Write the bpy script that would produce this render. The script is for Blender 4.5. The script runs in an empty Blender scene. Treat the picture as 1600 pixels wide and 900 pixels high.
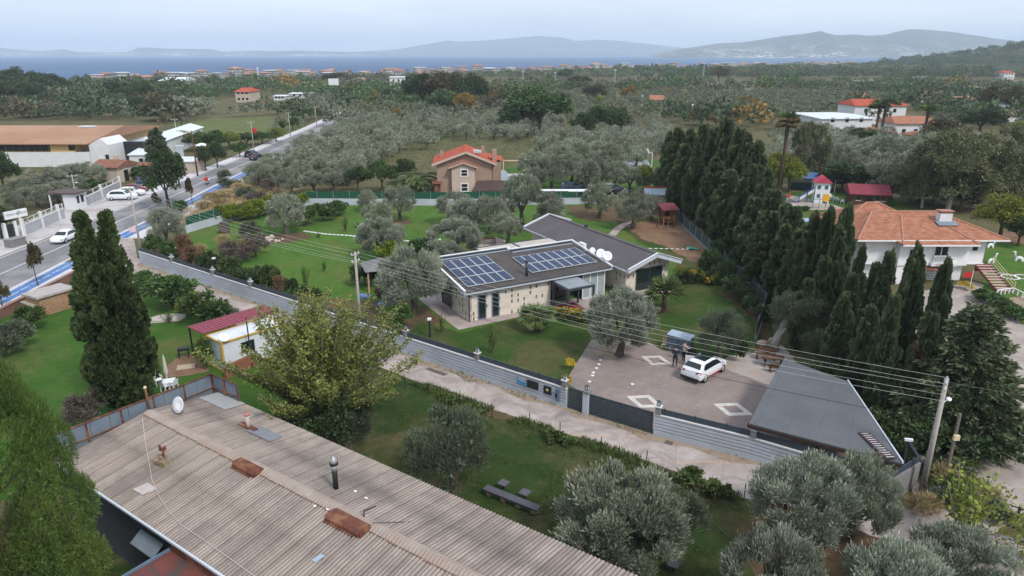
import bpy, bmesh, math, random
import numpy as np
from mathutils import Vector, Matrix
R = math.radians
# ------------------------------------------------------------------ camera, sky, sun, exposure
S = bpy.context.scene
COL = S.collection
FOC, TILT, CAMH = 1081.0, R(18.7), 23.0
cd = bpy.data.cameras.new('camera')
cd.sensor_width = 36.0
cd.lens = FOC / 1600.0 * 36.0
cd.clip_start, cd.clip_end = 0.5, 40000.0
cam = bpy.data.objects.new('camera', cd)
COL.objects.link(cam)
cam.location = (0, 0, CAMH)
cam.rotation_euler = (R(90) - TILT, 0, 0)
S.camera = cam
S.view_settings.view_transform = 'Standard'
S.view_settings.look = 'None'
S.view_settings.exposure = 0.6
S.view_settings.gamma = 1.0
S.cycles.use_denoising = True
S.cycles.max_bounces = 6
S.cycles.diffuse_bounces = 3
S.cycles.glossy_bounces = 2
S.cycles.transmission_bounces = 3
S.cycles.volume_bounces = 1
S.cycles.caustics_reflective = False
S.cycles.caustics_refractive = False
SUN_EL, SUN_AZ = 48.0, 140.0            # azimuth clockwise from +Y (the view direction)
w = bpy.data.worlds.new('World')
S.world = w
w.use_nodes = True
nt = w.node_tree
bg = nt.nodes['Background']
bg.inputs['Strength'].default_value = 0.1
sky = nt.nodes.new('ShaderNodeTexSky')
sky.sky_type = 'NISHITA'
sky.sun_disc = False
sky.sun_elevation = R(SUN_EL)
sky.sun_rotation = R(SUN_AZ)
sky.air_density = 1.2
sky.dust_density = 2.5
tc = nt.nodes.new('ShaderNodeTexCoord')
mp = nt.nodes.new('ShaderNodeMapping')
mp.inputs['Scale'].default_value = (1.6, 1.6, 9.0)
nt.links.new(tc.outputs['Generated'], mp.inputs['Vector'])
nz = nt.nodes.new('ShaderNodeTexNoise')
nz.inputs['Scale'].default_value = 1.3
nz.inputs['Detail'].default_value = 5.0
nz.inputs['Roughness'].default_value = 0.55
nt.links.new(mp.outputs['Vector'], nz.inputs['Vector'])
rp = nt.nodes.new('ShaderNodeValToRGB')
rp.color_ramp.elements[0].position = 0.3
rp.color_ramp.elements[0].color = (5.1, 5.8, 6.9, 1)
rp.color_ramp.elements[1].position = 0.72
rp.color_ramp.elements[1].color = (7.3, 7.9, 8.7, 1)
nt.links.new(nz.outputs['Fac'], rp.inputs['Fac'])
mx = nt.nodes.new('ShaderNodeMix')
mx.data_type = 'RGBA'
mx.inputs['Factor'].default_value = 0.9     # high thin overcast over the clear sky
nt.links.new(sky.outputs['Color'], mx.inputs['A'])
nt.links.new(rp.outputs['Color'], mx.inputs['B'])
nt.links.new(mx.outputs['Result'], bg.inputs['Color'])
sl = bpy.data.lights.new('sun', 'SUN')
sl.energy = 1.9
sl.angle = R(11)
sl.color = (1.0, 0.95, 0.88)
so = bpy.data.objects.new('sun', sl)
COL.objects.link(so)
_d = Vector((math.sin(R(SUN_AZ)) * math.cos(R(SUN_EL)), math.cos(R(SUN_AZ)) * math.cos(R(SUN_EL)), math.sin(R(SUN_EL))))
so.rotation_euler = (-_d).to_track_quat('-Z', 'Y').to_euler()
# ------------------------------------------------------------------ survey: a sight line of the photo meets a level or a distance
def G(px, py, z=0.0):
 u, v = px - 800.0, 450.0 - py
 yd = FOC * math.cos(TILT) + v * math.sin(TILT)
 zd = -FOC * math.sin(TILT) + v * math.cos(TILT)
 t = (z - CAMH) / zd
 return (u * t, yd * t)
def HZ(px, py, Y):
 u, v = px - 800.0, 450.0 - py
 yd = FOC * math.cos(TILT) + v * math.sin(TILT)
 zd = -FOC * math.sin(TILT) + v * math.cos(TILT)
 t = Y / yd
 return (u * t, CAMH + zd * t)
# ------------------------------------------------------------------ objects
XF = {}
def tag(o, label=None, cat=None, group=None, kind=None):
 if label: o['label'] = label
 if cat: o['category'] = cat
 if group: o['group'] = group
 if kind: o['kind'] = kind
 return o
def thing(name, label, cat, loc=(0, 0, 0), rz=0.0, group=None):
 o = bpy.data.objects.new(name, None)
 COL.objects.link(o)
 o.empty_display_size = 0.2
 o.location = loc
 o.rotation_euler = (0, 0, rz)
 XF[o.name] = (Vector(loc), rz)
 return tag(o, label, cat, group)
def copy_tree(o, parent=None):
 c = o.copy()
 COL.objects.link(c)
 if parent: c.parent = parent
 for ch in list(o.children):
  copy_tree(ch, c)
 return c
def link(name, me, m, parent=None, smooth=False):
 o = bpy.data.objects.new(name, me)
 COL.objects.link(o)
 if m is not None:
  me.materials.clear()
  for q in (m if isinstance(m, (list, tuple)) else [m]):
   me.materials.append(q)
 if smooth:
  me.polygons.foreach_set('use_smooth', [True] * len(me.polygons))
 if parent is not None:
  o.parent = parent
  if parent.name in XF: XF[o.name] = XF[parent.name]
 return o
class MB:
 def __init__(self):
  self.v, self.f, self.m, self.mi = [], [], [], 0
 def _a(self, vs, fs):
  n = len(self.v)
  self.v += [tuple(p) for p in vs]
  self.f += [tuple(i + n for i in q) for q in fs]
  self.m += [self.mi] * len(fs)
  return self
 def mark(self): return len(self.v)
 def xf(self, M, start=0):
  self.v[start:] = [tuple(M @ Vector(p)) for p in self.v[start:]]
  return self
 def boxc(self, x0, x1, y0, y1, z0, z1):
  return self._a([(x0, y0, z0), (x1, y0, z0), (x1, y1, z0), (x0, y1, z0), (x0, y0, z1), (x1, y0, z1), (x1, y1, z1), (x0, y1, z1)],
                       [(0, 3, 2, 1), (4, 5, 6, 7), (0, 1, 5, 4), (1, 2, 6, 5), (2, 3, 7, 6), (3, 0, 4, 7)])
 def box(self, c, s, rz=0.0):
  k = self.mark()
  self.boxc(-s[0] / 2, s[0] / 2, -s[1] / 2, s[1] / 2, -s[2] / 2, s[2] / 2)
  return self.xf(Matrix.Translation(c) @ Matrix.Rotation(rz, 4, 'Z'), k)
 def bar(self, a, b, wd, ht):          # box beam from a to b
  a, b = Vector(a), Vector(b)
  d = (b - a).normalized()
  s = d.cross(Vector((0, 0, 1)))
  s = s.normalized() if s.length > 1e-4 else Vector((1, 0, 0))
  u = s.cross(d)
  s, u = s * wd / 2, u * ht / 2
  return self._a([a - s - u, a + s - u, a + s + u, a - s + u, b - s - u, b + s - u, b + s + u, b - s + u],
                       [(0, 1, 2, 3), (7, 6, 5, 4), (0, 4, 5, 1), (1, 5, 6, 2), (2, 6, 7, 3), (3, 7, 4, 0)])
 def prism(self, poly, z0, z1):
  n = len(poly)
  a = sum(poly[i][0] * poly[(i + 1) % n][1] - poly[(i + 1) % n][0] * poly[i][1] for i in range(n))
  if a < 0: poly = poly[::-1]
  za = z0 if isinstance(z0, (list, tuple)) else [z0] * n
  zb = z1 if isinstance(z1, (list, tuple)) else [z1] * n
  if a < 0: za, zb = za[::-1], zb[::-1]
  vs = [(p[0], p[1], z) for p, z in zip(poly, za)] + [(p[0], p[1], z) for p, z in zip(poly, zb)]
  return self._a(vs, [tuple(range(n))[::-1], tuple(range(n, 2 * n))] + [(i, (i + 1) % n, n + (i + 1) % n, n + i) for i in range(n)])
 def slab(self, pts, th):              # flat sheet of thickness th hanging below its top points
  n = len(pts)
  vs = [tuple(p) for p in pts] + [(p[0], p[1], p[2] - th) for p in pts]
  return self._a(vs, [tuple(range(n)), tuple(range(n, 2 * n))[::-1]] + [(i, n + i, n + (i + 1) % n, (i + 1) % n) for i in range(n)])
 def poly(self, pts): return self._a(pts, [tuple(range(len(pts)))])
 def tube(self, path, rad, n=8, cap=True):
  path = [Vector(p) for p in path]
  if not isinstance(rad, (list, tuple)): rad = [rad] * len(path)
  vs, fs = [], []
  t0 = (path[1] - path[0]).normalized()
  s = t0.cross(Vector((0.13, 0.97, 0.21))).normalized()
  for i, p in enumerate(path):
   t = (path[min(i + 1, len(path) - 1)] - path[max(i - 1, 0)]).normalized()
   s = (s - t * s.dot(t)).normalized()
   b = t.cross(s)
   for k in range(n):
    a = 2 * math.pi * k / n
    vs.append(p + (s * math.cos(a) + b * math.sin(a)) * rad[i])
  for i in range(len(path) - 1):
   for k in range(n):
    fs.append((i * n + k, i * n + (k + 1) % n, (i + 1) * n + (k + 1) % n, (i + 1) * n + k))
  if cap:
   fs.append(tuple(range(n))[::-1])
   fs.append(tuple(range((len(path) - 1) * n, len(path) * n)))
  return self._a(vs, fs)
 def cyl(self, x, y, z0, z1, r, r2=None, n=12):
  return self.tube([(x, y, z0), (x, y, z1)], [r, r if r2 is None else r2], n)
 def lathe(self, prof, n=16, c=(0, 0, 0)):
  vs, fs = [], []
  for (r, z) in prof:
   for k in range(n):
    a = 2 * math.pi * k / n
    vs.append((c[0] + r * math.cos(a), c[1] + r * math.sin(a), c[2] + z))
  for i in range(len(prof) - 1):
   for k in range(n):
    fs.append((i * n + k, i * n + (k + 1) % n, (i + 1) * n + (k + 1) % n, (i + 1) * n + k))
  return self._a(vs, fs)
 def ball(self, c, r, nu=10, nv=7):
  r = r if isinstance(r, (list, tuple)) else (r, r, r)
  prof = []
  k = self.mark()
  self.lathe([(math.sin(math.pi * j / nv) + 1e-4, -math.cos(math.pi * j / nv)) for j in range(nv + 1)], nu)
  return self.xf(Matrix.Translation(c) @ Matrix.Diagonal((r[0], r[1], r[2], 1)), k)
 def build(self, name, m, parent=None, smooth=False, world=False):
  vs = self.v
  if world and parent is not None:
   loc, rz = XF[parent.name]
   M = (Matrix.Translation(loc) @ Matrix.Rotation(rz, 4, 'Z')).inverted()
   vs = [tuple(M @ Vector(p)) for p in vs]
  me = bpy.data.meshes.new(name)
  me.from_pydata(vs, [], self.f)
  if any(self.m): me.polygons.foreach_set('material_index', self.m)
  me.update()
  return link(name, me, m, parent, smooth)
def arr_mesh(name, V, Q, uv=None):
 """mesh from numpy arrays of vertices and quads"""
 me = bpy.data.meshes.new(name)
 n, f = len(V), len(Q)
 me.vertices.add(n)
 me.vertices.foreach_set('co', np.ascontiguousarray(V, dtype=np.float32).ravel())
 me.loops.add(f * 4)
 me.loops.foreach_set('vertex_index', np.ascontiguousarray(Q, dtype=np.int32).ravel())
 me.polygons.add(f)
 me.polygons.foreach_set('loop_start', np.arange(0, f * 4, 4, dtype=np.int32))
 me.update(calc_edges=True)
 return me
# ------------------------------------------------------------------ materials
def _n(t, kind, **kw):
 n = t.nodes.new(kind)
 for k, v in kw.items():
  if hasattr(n, k): setattr(n, k, v)
 return n
def c4(c): return (c[0], c[1], c[2], 1.0)
def base_mat(name, rough=0.8, spec=0.3, metal=0.0):
 m = bpy.data.materials.new(name)
 m.use_nodes = True
 t = m.node_tree
 b = t.nodes['Principled BSDF']
 b.inputs['Roughness'].default_value = rough
 b.inputs['Specular IOR Level'].default_value = spec
 b.inputs['Metallic'].default_value = metal
 return m, t, b
def noise(t, scale, detail=5, rough=0.6, vec=None, dist=0.0):
 n = _n(t, 'ShaderNodeTexNoise')
 n.inputs['Scale'].default_value = scale
 n.inputs['Detail'].default_value = detail
 n.inputs['Roughness'].default_value = rough
 n.inputs['Distortion'].default_value = dist
 if vec is not None: t.links.new(vec, n.inputs['Vector'])
 return n.outputs['Fac']
def ramp(t, fac, stops):
 r = _n(t, 'ShaderNodeValToRGB')
 e = r.color_ramp.elements
 while len(e) < len(stops): e.new(0.5)
 for q, (p, c) in zip(e, stops):
  q.position = p
  q.color = c4(c) if not isinstance(c, (int, float)) else (c, c, c, 1)
 t.links.new(fac, r.inputs['Fac'])
 return r.outputs['Color']
def mixc(t, fac, a, b, mode='MIX'):
 m = _n(t, 'ShaderNodeMix')
 m.data_type = 'RGBA'
 m.blend_type = mode
 for key, val in (('Factor', fac), ('A', a), ('B', b)):
  if isinstance(val, (int, float)): m.inputs[key].default_value = val if key == 'Factor' else (val, val, val, 1)
  elif isinstance(val, tuple): m.inputs[key].default_value = c4(val)
  else: t.links.new(val, m.inputs[key])
 return m.outputs['Result']
def mth(t, op, a, b=None):
 m = _n(t, 'ShaderNodeMath', operation=op)
 for i, q in enumerate((a, b)):
  if q is None: continue
  if isinstance(q, (int, float)): m.inputs[i].default_value = q
  else: t.links.new(q, m.inputs[i])
 return m.outputs[0]
def bump(t, b, h, strength, dist=0.05):
 n = _n(t, 'ShaderNodeBump')
 n.inputs['Strength'].default_value = strength
 n.inputs['Distance'].default_value = dist
 t.links.new(h, n.inputs['Height'])
 t.links.new(n.outputs['Normal'], b.inputs['Normal'])
def objvec(t): return _n(t, 'ShaderNodeTexCoord').outputs['Object']
def pm(name, c1, c2=None, scale=3.0, rough=0.75, spec=0.3, bmp=0.0, bscale=None, metal=0.0, lo=0.35, hi=0.68, c3=None, s3=0.5):
 """two-tone weathered surface"""
 m, t, b = base_mat(name, rough, spec, metal)
 if c2 is None: c2 = tuple(x * 0.82 for x in c1)
 v = objvec(t)
 col = ramp(t, noise(t, scale, 6, 0.65, v), [(lo, c1), (hi, c2)])
 if c3 is not None:
  col = mixc(t, ramp(t, noise(t, s3, 5, 0.6, v), [(0.48, 0.0), (0.62, 1.0)]), col, c3)
 t.links.new(col, b.inputs['Base Color'])
 if bmp: bump(t, b, noise(t, bscale or scale * 6, 4, 0.6, v), bmp)
 return m
def leafmat(name, cols, rough=0.55, spec=0.25, clump=0.9, trans=0.15):
 m, t, b = base_mat(name, rough, spec)
 g = _n(t, 'ShaderNodeNewGeometry')
 oi = _n(t, 'ShaderNodeObjectInfo')
 k = len(cols)
 col = ramp(t, g.outputs['Random Per Island'], [(i / max(1, k - 1), c) for i, c in enumerate(cols)])
 h = _n(t, 'ShaderNodeHueSaturation')
 t.links.new(col, h.inputs['Color'])
 t.links.new(mth(t, 'MULTIPLY_ADD', oi.outputs['Random'], 0.45) if False else mth(t, 'ADD', mth(t, 'MULTIPLY', oi.outputs['Random'], 0.45), 0.78), h.inputs['Value'])
 t.links.new(mth(t, 'ADD', mth(t, 'MULTIPLY', oi.outputs['Random'], 0.03), 0.485), h.inputs['Hue'])
 col = mixc(t, ramp(t, noise(t, clump, 2, 0.5, objvec(t)), [(0.35, 0.0), (0.7, 0.55)]), h.outputs['Color'], tuple(x * 1.5 for x in cols[-1]))
 t.links.new(col, b.inputs['Base Color'])
 if trans:
  tr = _n(t, 'ShaderNodeBsdfTranslucent')
  t.links.new(col, tr.inputs['Color'])
  ms = _n(t, 'ShaderNodeMixShader')
  ms.inputs[0].default_value = trans
  t.links.new(b.outputs[0], ms.inputs[1])
  t.links.new(tr.outputs[0], ms.inputs[2])
  t.links.new(ms.outputs[0], t.nodes['Material Output'].inputs['Surface'])
 return m
def text_mesh(name, s, size, m, parent, M, ext=0.01):
 cu = bpy.data.curves.new(name, 'FONT')
 cu.body, cu.size, cu.extrude, cu.align_x, cu.align_y = s, size, ext, 'CENTER', 'CENTER'
 to = bpy.data.objects.new(name, cu)
 COL.objects.link(to)
 dg = bpy.context.evaluated_depsgraph_get()
 me = bpy.data.meshes.new_from_object(to.evaluated_get(dg))
 bpy.data.objects.remove(to)
 me.transform(M)
 return link(name, me, m, parent)
# ------------------------------------------------------------------ ground materials
def lawn_mat(name, g1, g2, dry, amt=0.62):
 m, t, b = base_mat(name, 0.9, 0.1)
 v = objvec(t)
 col = ramp(t, noise(t, 0.3, 8, 0.78, v), [(0.36, g1), (0.62, g2)])
 col = mixc(t, ramp(t, noise(t, 0.16, 6, 0.75, v, 0.6), [(amt - 0.07, 0.0), (amt + 0.1, 0.85)]), col, dry)
 col = mixc(t, ramp(t, noise(t, 1.3, 6, 0.8, v, .5), [(0.42, 0.0), (0.68, 0.45)]), col, tuple(x * 0.7 for x in g1))
 col = mixc(t, ramp(t, noise(t, 0.7, 7, 0.8, v, 1.0), [(0.57, 0.0), (0.7, 0.65)]), col, tuple((p + q) * .5 for p, q in zip(dry, g2)))
 col = mixc(t, ramp(t, noise(t, 9.0, 3, 0.8, v), [(0.4, 0.0), (0.75, 0.5)]), col, tuple(x * 0.45 for x in g2))
 t.links.new(col, b.inputs['Base Color'])
 bump(t, b, noise(t, 14.0, 4, 0.8, v), 0.9, 0.08)
 return m
def soil_mat(name, c1, c2, c3, sc=0.25):
 m, t, b = base_mat(name, 0.95, 0.1)
 v = objvec(t)
 col = ramp(t, noise(t, sc, 7, 0.7, v, 0.4), [(0.36, c1), (0.5, c2), (0.66, c3)])
 col = mixc(t, ramp(t, noise(t, sc * 22, 4, 0.75, v), [(0.4, 0.0), (0.75, 0.5)]), col, tuple(x * 0.5 for x in c1))
 t.links.new(col, b.inputs['Base Color'])
 bump(t, b, noise(t, sc * 30, 4, 0.7, v), 0.8, 0.1)
 return m
M = {}
M['ground'] = soil_mat('ground', (0.085, 0.085, 0.035), (0.14, 0.12, 0.065), (0.065, 0.085, 0.028), 0.12)
M['lawn_garden'] = lawn_mat('lawn_garden', (0.052, 0.135, 0.018), (0.098, 0.185, 0.034), (0.15, 0.145, 0.05), 0.55)
M['lawn_front'] = lawn_mat('lawn_front', (0.03, 0.07, 0.013), (0.054, 0.1, 0.021), (0.13, 0.105, 0.05), 0.52)
M['lawn_plot'] = lawn_mat('lawn_plot', (0.036, 0.105, 0.014), (0.07, 0.145, 0.024), (0.15, 0.135, 0.055), 0.57)
M['lawn_low'] = lawn_mat('lawn_low', (0.024, 0.052, 0.011), (0.046, 0.076, 0.019), (0.15, 0.12, 0.058), 0.52)
M['field'] = lawn_mat('field', (0.09, 0.13, 0.04), (0.13, 0.15, 0.05), (0.2, 0.16, 0.08), 0.55)
M['dryfield'] = soil_mat('dryfield', (0.12, 0.12, 0.05), (0.17, 0.15, 0.075), (0.1, 0.12, 0.045), 0.05)
M['dirt'] = soil_mat('dirt', (0.2, 0.11, 0.07), (0.26, 0.16, 0.105), (0.15, 0.1, 0.06), 0.4)
M['darkdirt'] = soil_mat('darkdirt', (0.11, 0.07, 0.045), (0.15, 0.1, 0.06), (0.07, 0.075, 0.03), 0.5)
M['tan'] = soil_mat('tan_dirt', (0.34, 0.26, 0.19), (0.4, 0.32, 0.25), (0.26, 0.2, 0.13), 0.8)
M['asphalt'] = pm('asphalt', (0.2, 0.195, 0.205), (0.15, 0.145, 0.155), 0.35, 0.9, 0.2, 0.25, 30, c3=(0.26, 0.25, 0.255), s3=0.12)
M['concrete'] = pm('pale_concrete', (0.42, 0.4, 0.4), (0.5, 0.48, 0.475), 0.8, 0.9, 0.2, 0.15, 20, c3=(0.35, 0.32, 0.31), s3=0.3)
M['pave'] = pm('pale_pavement', (0.56, 0.55, 0.57), (0.47, 0.46, 0.48), 1.5, 0.9, 0.2)
M['blue'] = pm('blue_paint', (0.05, 0.135, 0.36), (0.08, 0.18, 0.4), 0.7, 0.75, 0.3, c3=(0.13, 0.21, 0.37), s3=0.5)
M['white_line'] = pm('white_paint', (0.75, 0.75, 0.75), (0.6, 0.6, 0.6), 3, 0.8, 0.2)
def lane_mat():
 m, t, b = base_mat('worn_lane', 0.92, 0.15)
 v = objvec(t)
 col = ramp(t, noise(t, 0.55, 7, 0.65, v, 0.8), [(0.32, (0.22, 0.19, 0.185)), (0.5, (0.35, 0.302, 0.285)), (0.66, (0.45, 0.395, 0.37))])
 mp_ = _n(t, 'ShaderNodeMapping')
 mp_.inputs['Rotation'].default_value = (0, 0, R(37))
 mp_.inputs['Scale'].default_value = (0.12, 1.4, 1)
 t.links.new(v, mp_.inputs['Vector'])
 col = mixc(t, ramp(t, noise(t, 1.0, 5, 0.6, mp_.outputs[0], 0.4), [(0.52, 0.0), (0.66, 0.8)]), col, (0.4, 0.31, 0.24))
 cr = _n(t, 'ShaderNodeTexVoronoi', feature='DISTANCE_TO_EDGE')
 cr.inputs['Scale'].default_value = 0.55
 t.links.new(v, cr.inputs['Vector'])
 col = mixc(t, ramp(t, cr.outputs['Distance'], [(0.0, 0.4), (0.015, 0.0)]), col, (0.17, 0.14, 0.13))
 col = mixc(t, ramp(t, noise(t, 24, 3, 0.7, v), [(0.5, 0.0), (0.8, 0.35)]), col, (0.2, 0.17, 0.16))
 t.links.new(col, b.inputs['Base Color'])
 bump(t, b, noise(t, 12, 5, 0.7, v), 0.4)
 return m
M['lane'] = lane_mat()
def brick_mat(name, c1, c2, mortar, bw, bh, ang=0.0, msize=0.02, vert=False, rough=0.85):
 m, t, b = base_mat(name, rough, 0.2)
 v = objvec(t)
 mp_ = _n(t, 'ShaderNodeMapping')
 mp_.inputs['Rotation'].default_value = (0, 0, ang)
 t.links.new(v, mp_.inputs['Vector'])
 vec = mp_.outputs[0]
 if vert:
  sp = _n(t, 'ShaderNodeSeparateXYZ')
  t.links.new(vec, sp.inputs[0])
  cb = _n(t, 'ShaderNodeCombineXYZ')
  t.links.new(mth(t, 'ADD', sp.outputs[0], sp.outputs[1]), cb.inputs[0])
  t.links.new(sp.outputs[2], cb.inputs[1])
  vec = cb.outputs[0]
 bk = _n(t, 'ShaderNodeTexBrick')
 bk.inputs['Scale'].default_value = 1.0
 bk.inputs['Brick Width'].default_value = bw
 bk.inputs['Row Height'].default_value = bh
 bk.inputs['Mortar Size'].default_value = msize
 bk.inputs['Color1'].default_value = c4(c1)
 bk.inputs['Color2'].default_value = c4(c2)
 bk.inputs['Mortar'].default_value = c4(mortar)
 t.links.new(vec, bk.inputs['Vector'])
 col = mixc(t, ramp(t, noise(t, 0.45, 8, 0.75, v, .5), [(0.38, 0.0), (0.62, 0.9)]), bk.outputs['Color'], tuple(x * 0.62 for x in c1))
 col = mixc(t, ramp(t, noise(t, 1.7, 5, 0.7, v), [(0.58, 0.0), (0.72, 0.5)]), col, tuple(min(.8, x * 1.25) for x in c1))
 t.links.new(col, b.inputs['Base Color'])
 bump(t, b, bk.outputs['Fac'], -0.25, 0.02)
 return m
M['pavers'] = brick_mat('courtyard_pavers', (0.32, 0.26, 0.238), (0.27, 0.218, 0.2), (0.19, 0.155, 0.142), 0.24, 0.12, R(12), 0.012)
M['pink_pave'] = brick_mat('pink_paving', (0.47, 0.385, 0.36), (0.4, 0.33, 0.31), (0.3, 0.25, 0.24), 0.4, 0.4, R(29), 0.015)
M['white_pave'] = brick_mat('cream_pavers', (0.72, 0.68, 0.63), (0.62, 0.58, 0.54), (0.3, 0.26, 0.24), 0.22, 0.12, R(0), 0.012)
M['gravel'] = pm('gravel', (0.47, 0.42, 0.4), (0.3, 0.27, 0.25), 14, 0.95, 0.1, 0.9, 25, c3=(0.4, 0.32, 0.27), s3=0.6)
M['beige_pave'] = brick_mat('beige_yard', (0.43, 0.37, 0.33), (0.38, 0.33, 0.3), (0.3, 0.26, 0.24), 0.5, 0.5, 0, 0.012)
# ------------------------------------------------------------------ sheets
_rs = random.Random(5)
def sheet(name, pts, z, m, jag=0.0, px=True, kind='structure'):
 P = [Vector((*G(*p), 0)) if px else Vector((p[0], p[1], 0)) for p in pts]
 if jag:
  Q = []
  for i, a in enumerate(P):
   b_ = P[(i + 1) % len(P)]
   L = (b_ - a).length
   k = max(1, int(min(L / (jag * 2.2), 60)))
   nrm = Vector((-(b_ - a).y, (b_ - a).x, 0)).normalized() if L > 1e-6 else Vector((0, 0, 0))
   for j in range(k):
    Q.append(a.lerp(b_, j / k) + nrm * _rs.uniform(-jag, jag) * (1 if j else 0.3))
  P = Q
 bm = bmesh.new()
 f = bm.faces.new([bm.verts.new((p.x, p.y, z)) for p in P])
 bm.normal_update()
 if f.normal.z < 0: bmesh.ops.reverse_faces(bm, faces=[f])
 bmesh.ops.triangulate(bm, faces=bm.faces[:], ngon_method='EAR_CLIP')
 me = bpy.data.meshes.new(name)
 bm.to_mesh(me)
 bm.free()
 return tag(link(name, me, m), kind=kind)
def strip(name, A, B, z, m, kind='structure'):
 b = MB()
 for i in range(len(A) - 1):
  b._a([(*A[i], z), (*B[i], z), (*B[i + 1], z), (*A[i + 1], z)], [(0, 1, 2, 3)])
 return tag(b.build(name, m), kind=kind)
def offset(P, d):
 out = []
 for i, p in enumerate(P):
  a, c = Vector(P[max(0, i - 1)]), Vector(P[min(len(P) - 1, i + 1)])
  t = (c - a).normalized()
  out.append((p[0] - t.y * d, p[1] + t.x * d))
 return out
def lerp_line(P, s):                      # point and direction at arc length s
 for i in range(len(P) - 1):
  a, c = Vector(P[i][:2]), Vector(P[i + 1][:2])
  L = (c - a).length
  if s <= L or i == len(P) - 2:
   return a.lerp(c, s / L), (c - a).normalized()
  s -= L
def line_len(P): return sum((Vector(P[i + 1][:2]) - Vector(P[i][:2])).length for i in range(len(P) - 1))
# land and sea
sheet('ground', [(-1500, 60), (-900, 250), (-464, 654), (-426, 690), (-300, 800), (-162, 905), (0, 1080), (106, 1195), (330, 1370), (543, 1540), (978, 1852), (1700, 2100), (3200, 1700), (3200, -150), (-1500, -150)], 0.0, M['ground'], px=False)
def sea_mat():
 m, t, b = base_mat('sea', 0.45, 0.15)
 v = objvec(t)
 mp_ = _n(t, 'ShaderNodeMapping')
 mp_.inputs['Scale'].default_value = (0.0011, 0.004, 1)
 t.links.new(v, mp_.inputs['Vector'])
 col = ramp(t, noise(t, 1.0, 6, 0.65, mp_.outputs[0], 0.5), [(0.34, (0.014, 0.06, 0.165)), (0.55, (0.022, 0.085, 0.21)), (0.72, (0.04, 0.125, 0.25))])
 t.links.new(col, b.inputs['Base Color'])
 mp2 = _n(t, 'ShaderNodeMapping')
 mp2.inputs['Scale'].default_value = (0.03, 0.05, 1)
 t.links.new(v, mp2.inputs['Vector'])
 bump(t, b, noise(t, 1.0, 8, 0.7, mp2.outputs[0]), 1.0, 6.0)
 return m
sheet('sea', [(-9000, -150), (9000, -150), (9000, 11400), (-9000, 11400)], -0.6, sea_mat(), px=False)
# far coasts: heightfields with their own distance and depth
def hill_mat(name, c1, c2, town, tz, dens, sc):
 m, t, b = base_mat(name, 0.95, 0.1)
 v = objvec(t)
 col = ramp(t, noise(t, 0.004 * sc, 7, 0.7, v), [(0.38, c1), (0.64, c2)])
 if town:
  vo = _n(t, 'ShaderNodeTexVoronoi')
  vo.inputs['Scale'].default_value = 0.035 * sc
  t.links.new(v, vo.inputs['Vector'])
  sp = _n(t, 'ShaderNodeSeparateColor')
  t.links.new(vo.outputs['Color'], sp.inputs[0])
  sz = _n(t, 'ShaderNodeSeparateXYZ')
  t.links.new(v, sz.inputs[0])
  low = ramp(t, mth(t, 'DIVIDE', sz.outputs[2], tz), [(0.25, 1.0), (1.0, 0.0)])
  msk = mth(t, 'MULTIPLY', ramp(t, noise(t, 0.0022 * sc, 5, 0.6, v), [(0.42, 0.0), (0.6, 1.0)]), low)
  msk = mth(t, 'MULTIPLY', msk, ramp(t, sp.outputs[0], [(1 - dens - 0.02, 0.0), (1 - dens, 1.0)]))
  col = mixc(t, msk, col, (0.6, 0.56, 0.53))
 t.links.new(col, b.inputs['Base Color'])
 return m
def hills(crest, Yb, Yc, m, seed, rough=0.3):
 rng = np.random.default_rng(seed)
 W = [HZ(px, py, Yc) for px, py in crest]
 xs = np.linspace(W[0][0], W[-1][0], 220)
 zc = np.interp(xs, [q[0] for q in W], [q[1] for q in W])
 ny = 30
 V = []
 ph = rng.uniform(0, 6.28, 24)
 for j in range(ny + 1):
  s = j / ny
  y = Yb + (Yc - Yb) * s * 1.6
  prof = math.sin(min(s * 1.6, 1.0) * math.pi / 2) ** 1.2 if s * 1.6 <= 1 else max(0.0, 1 - ((s * 1.6 - 1) / 0.6) ** 2)
  rid = sum(np.sin(xs * (0.002 + 0.0016 * k) * (7000 / Yc) * 1.7 + ph[k] + s * ph[k + 8] * 2) for k in range(8)) / 8
  z = zc * prof * (1 + rough * rid * (4 * prof * (1 - prof)))
  V.append(np.stack([xs * (y / Yc), np.full_like(xs, y), np.maximum(z, -2) - (2.0 if j in (0, ny) else 0.0)], 1))
 V = np.concatenate(V)
 n = len(xs)
 i = np.arange(ny * n).reshape(ny, n)[:, :-1].ravel()
 Q = np.stack([i, i + 1, i + n + 1, i + n], 1)
 o = tag(link('hills', arr_mesh('hills', V, Q), m, smooth=True), kind='structure')
 return o
hills([(1020, 84), (1045, 79), (1080, 74), (1120, 68), (1165, 66), (1200, 60), (1235, 55), (1260, 53), (1285, 50), (1305, 55), (1335, 54), (1360, 56), (1385, 54), (1400, 50), (1420, 46), (1455, 47), (1490, 51), (1520, 55), (1560, 61), (1600, 65), (1680, 73), (1800, 83)], 4700, 6000,
      hill_mat('town_hills', (0.03, 0.045, 0.03), (0.1, 0.095, 0.06), True, 110.0, 0.36, 1.4), 3, 0.5)
hills([(540, 82), (620, 77), (660, 70), (700, 63), (720, 65), (760, 63), (800, 60), (840, 56), (880, 59), (900, 64), (930, 62), (960, 63), (1000, 67), (1050, 73), (1090, 77), (1150, 82)], 9600, 10400,
      hill_mat('far_hills', (0.05, 0.06, 0.05), (0.08, 0.08, 0.06), False, 1, 0, 0.5), 4)
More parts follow.
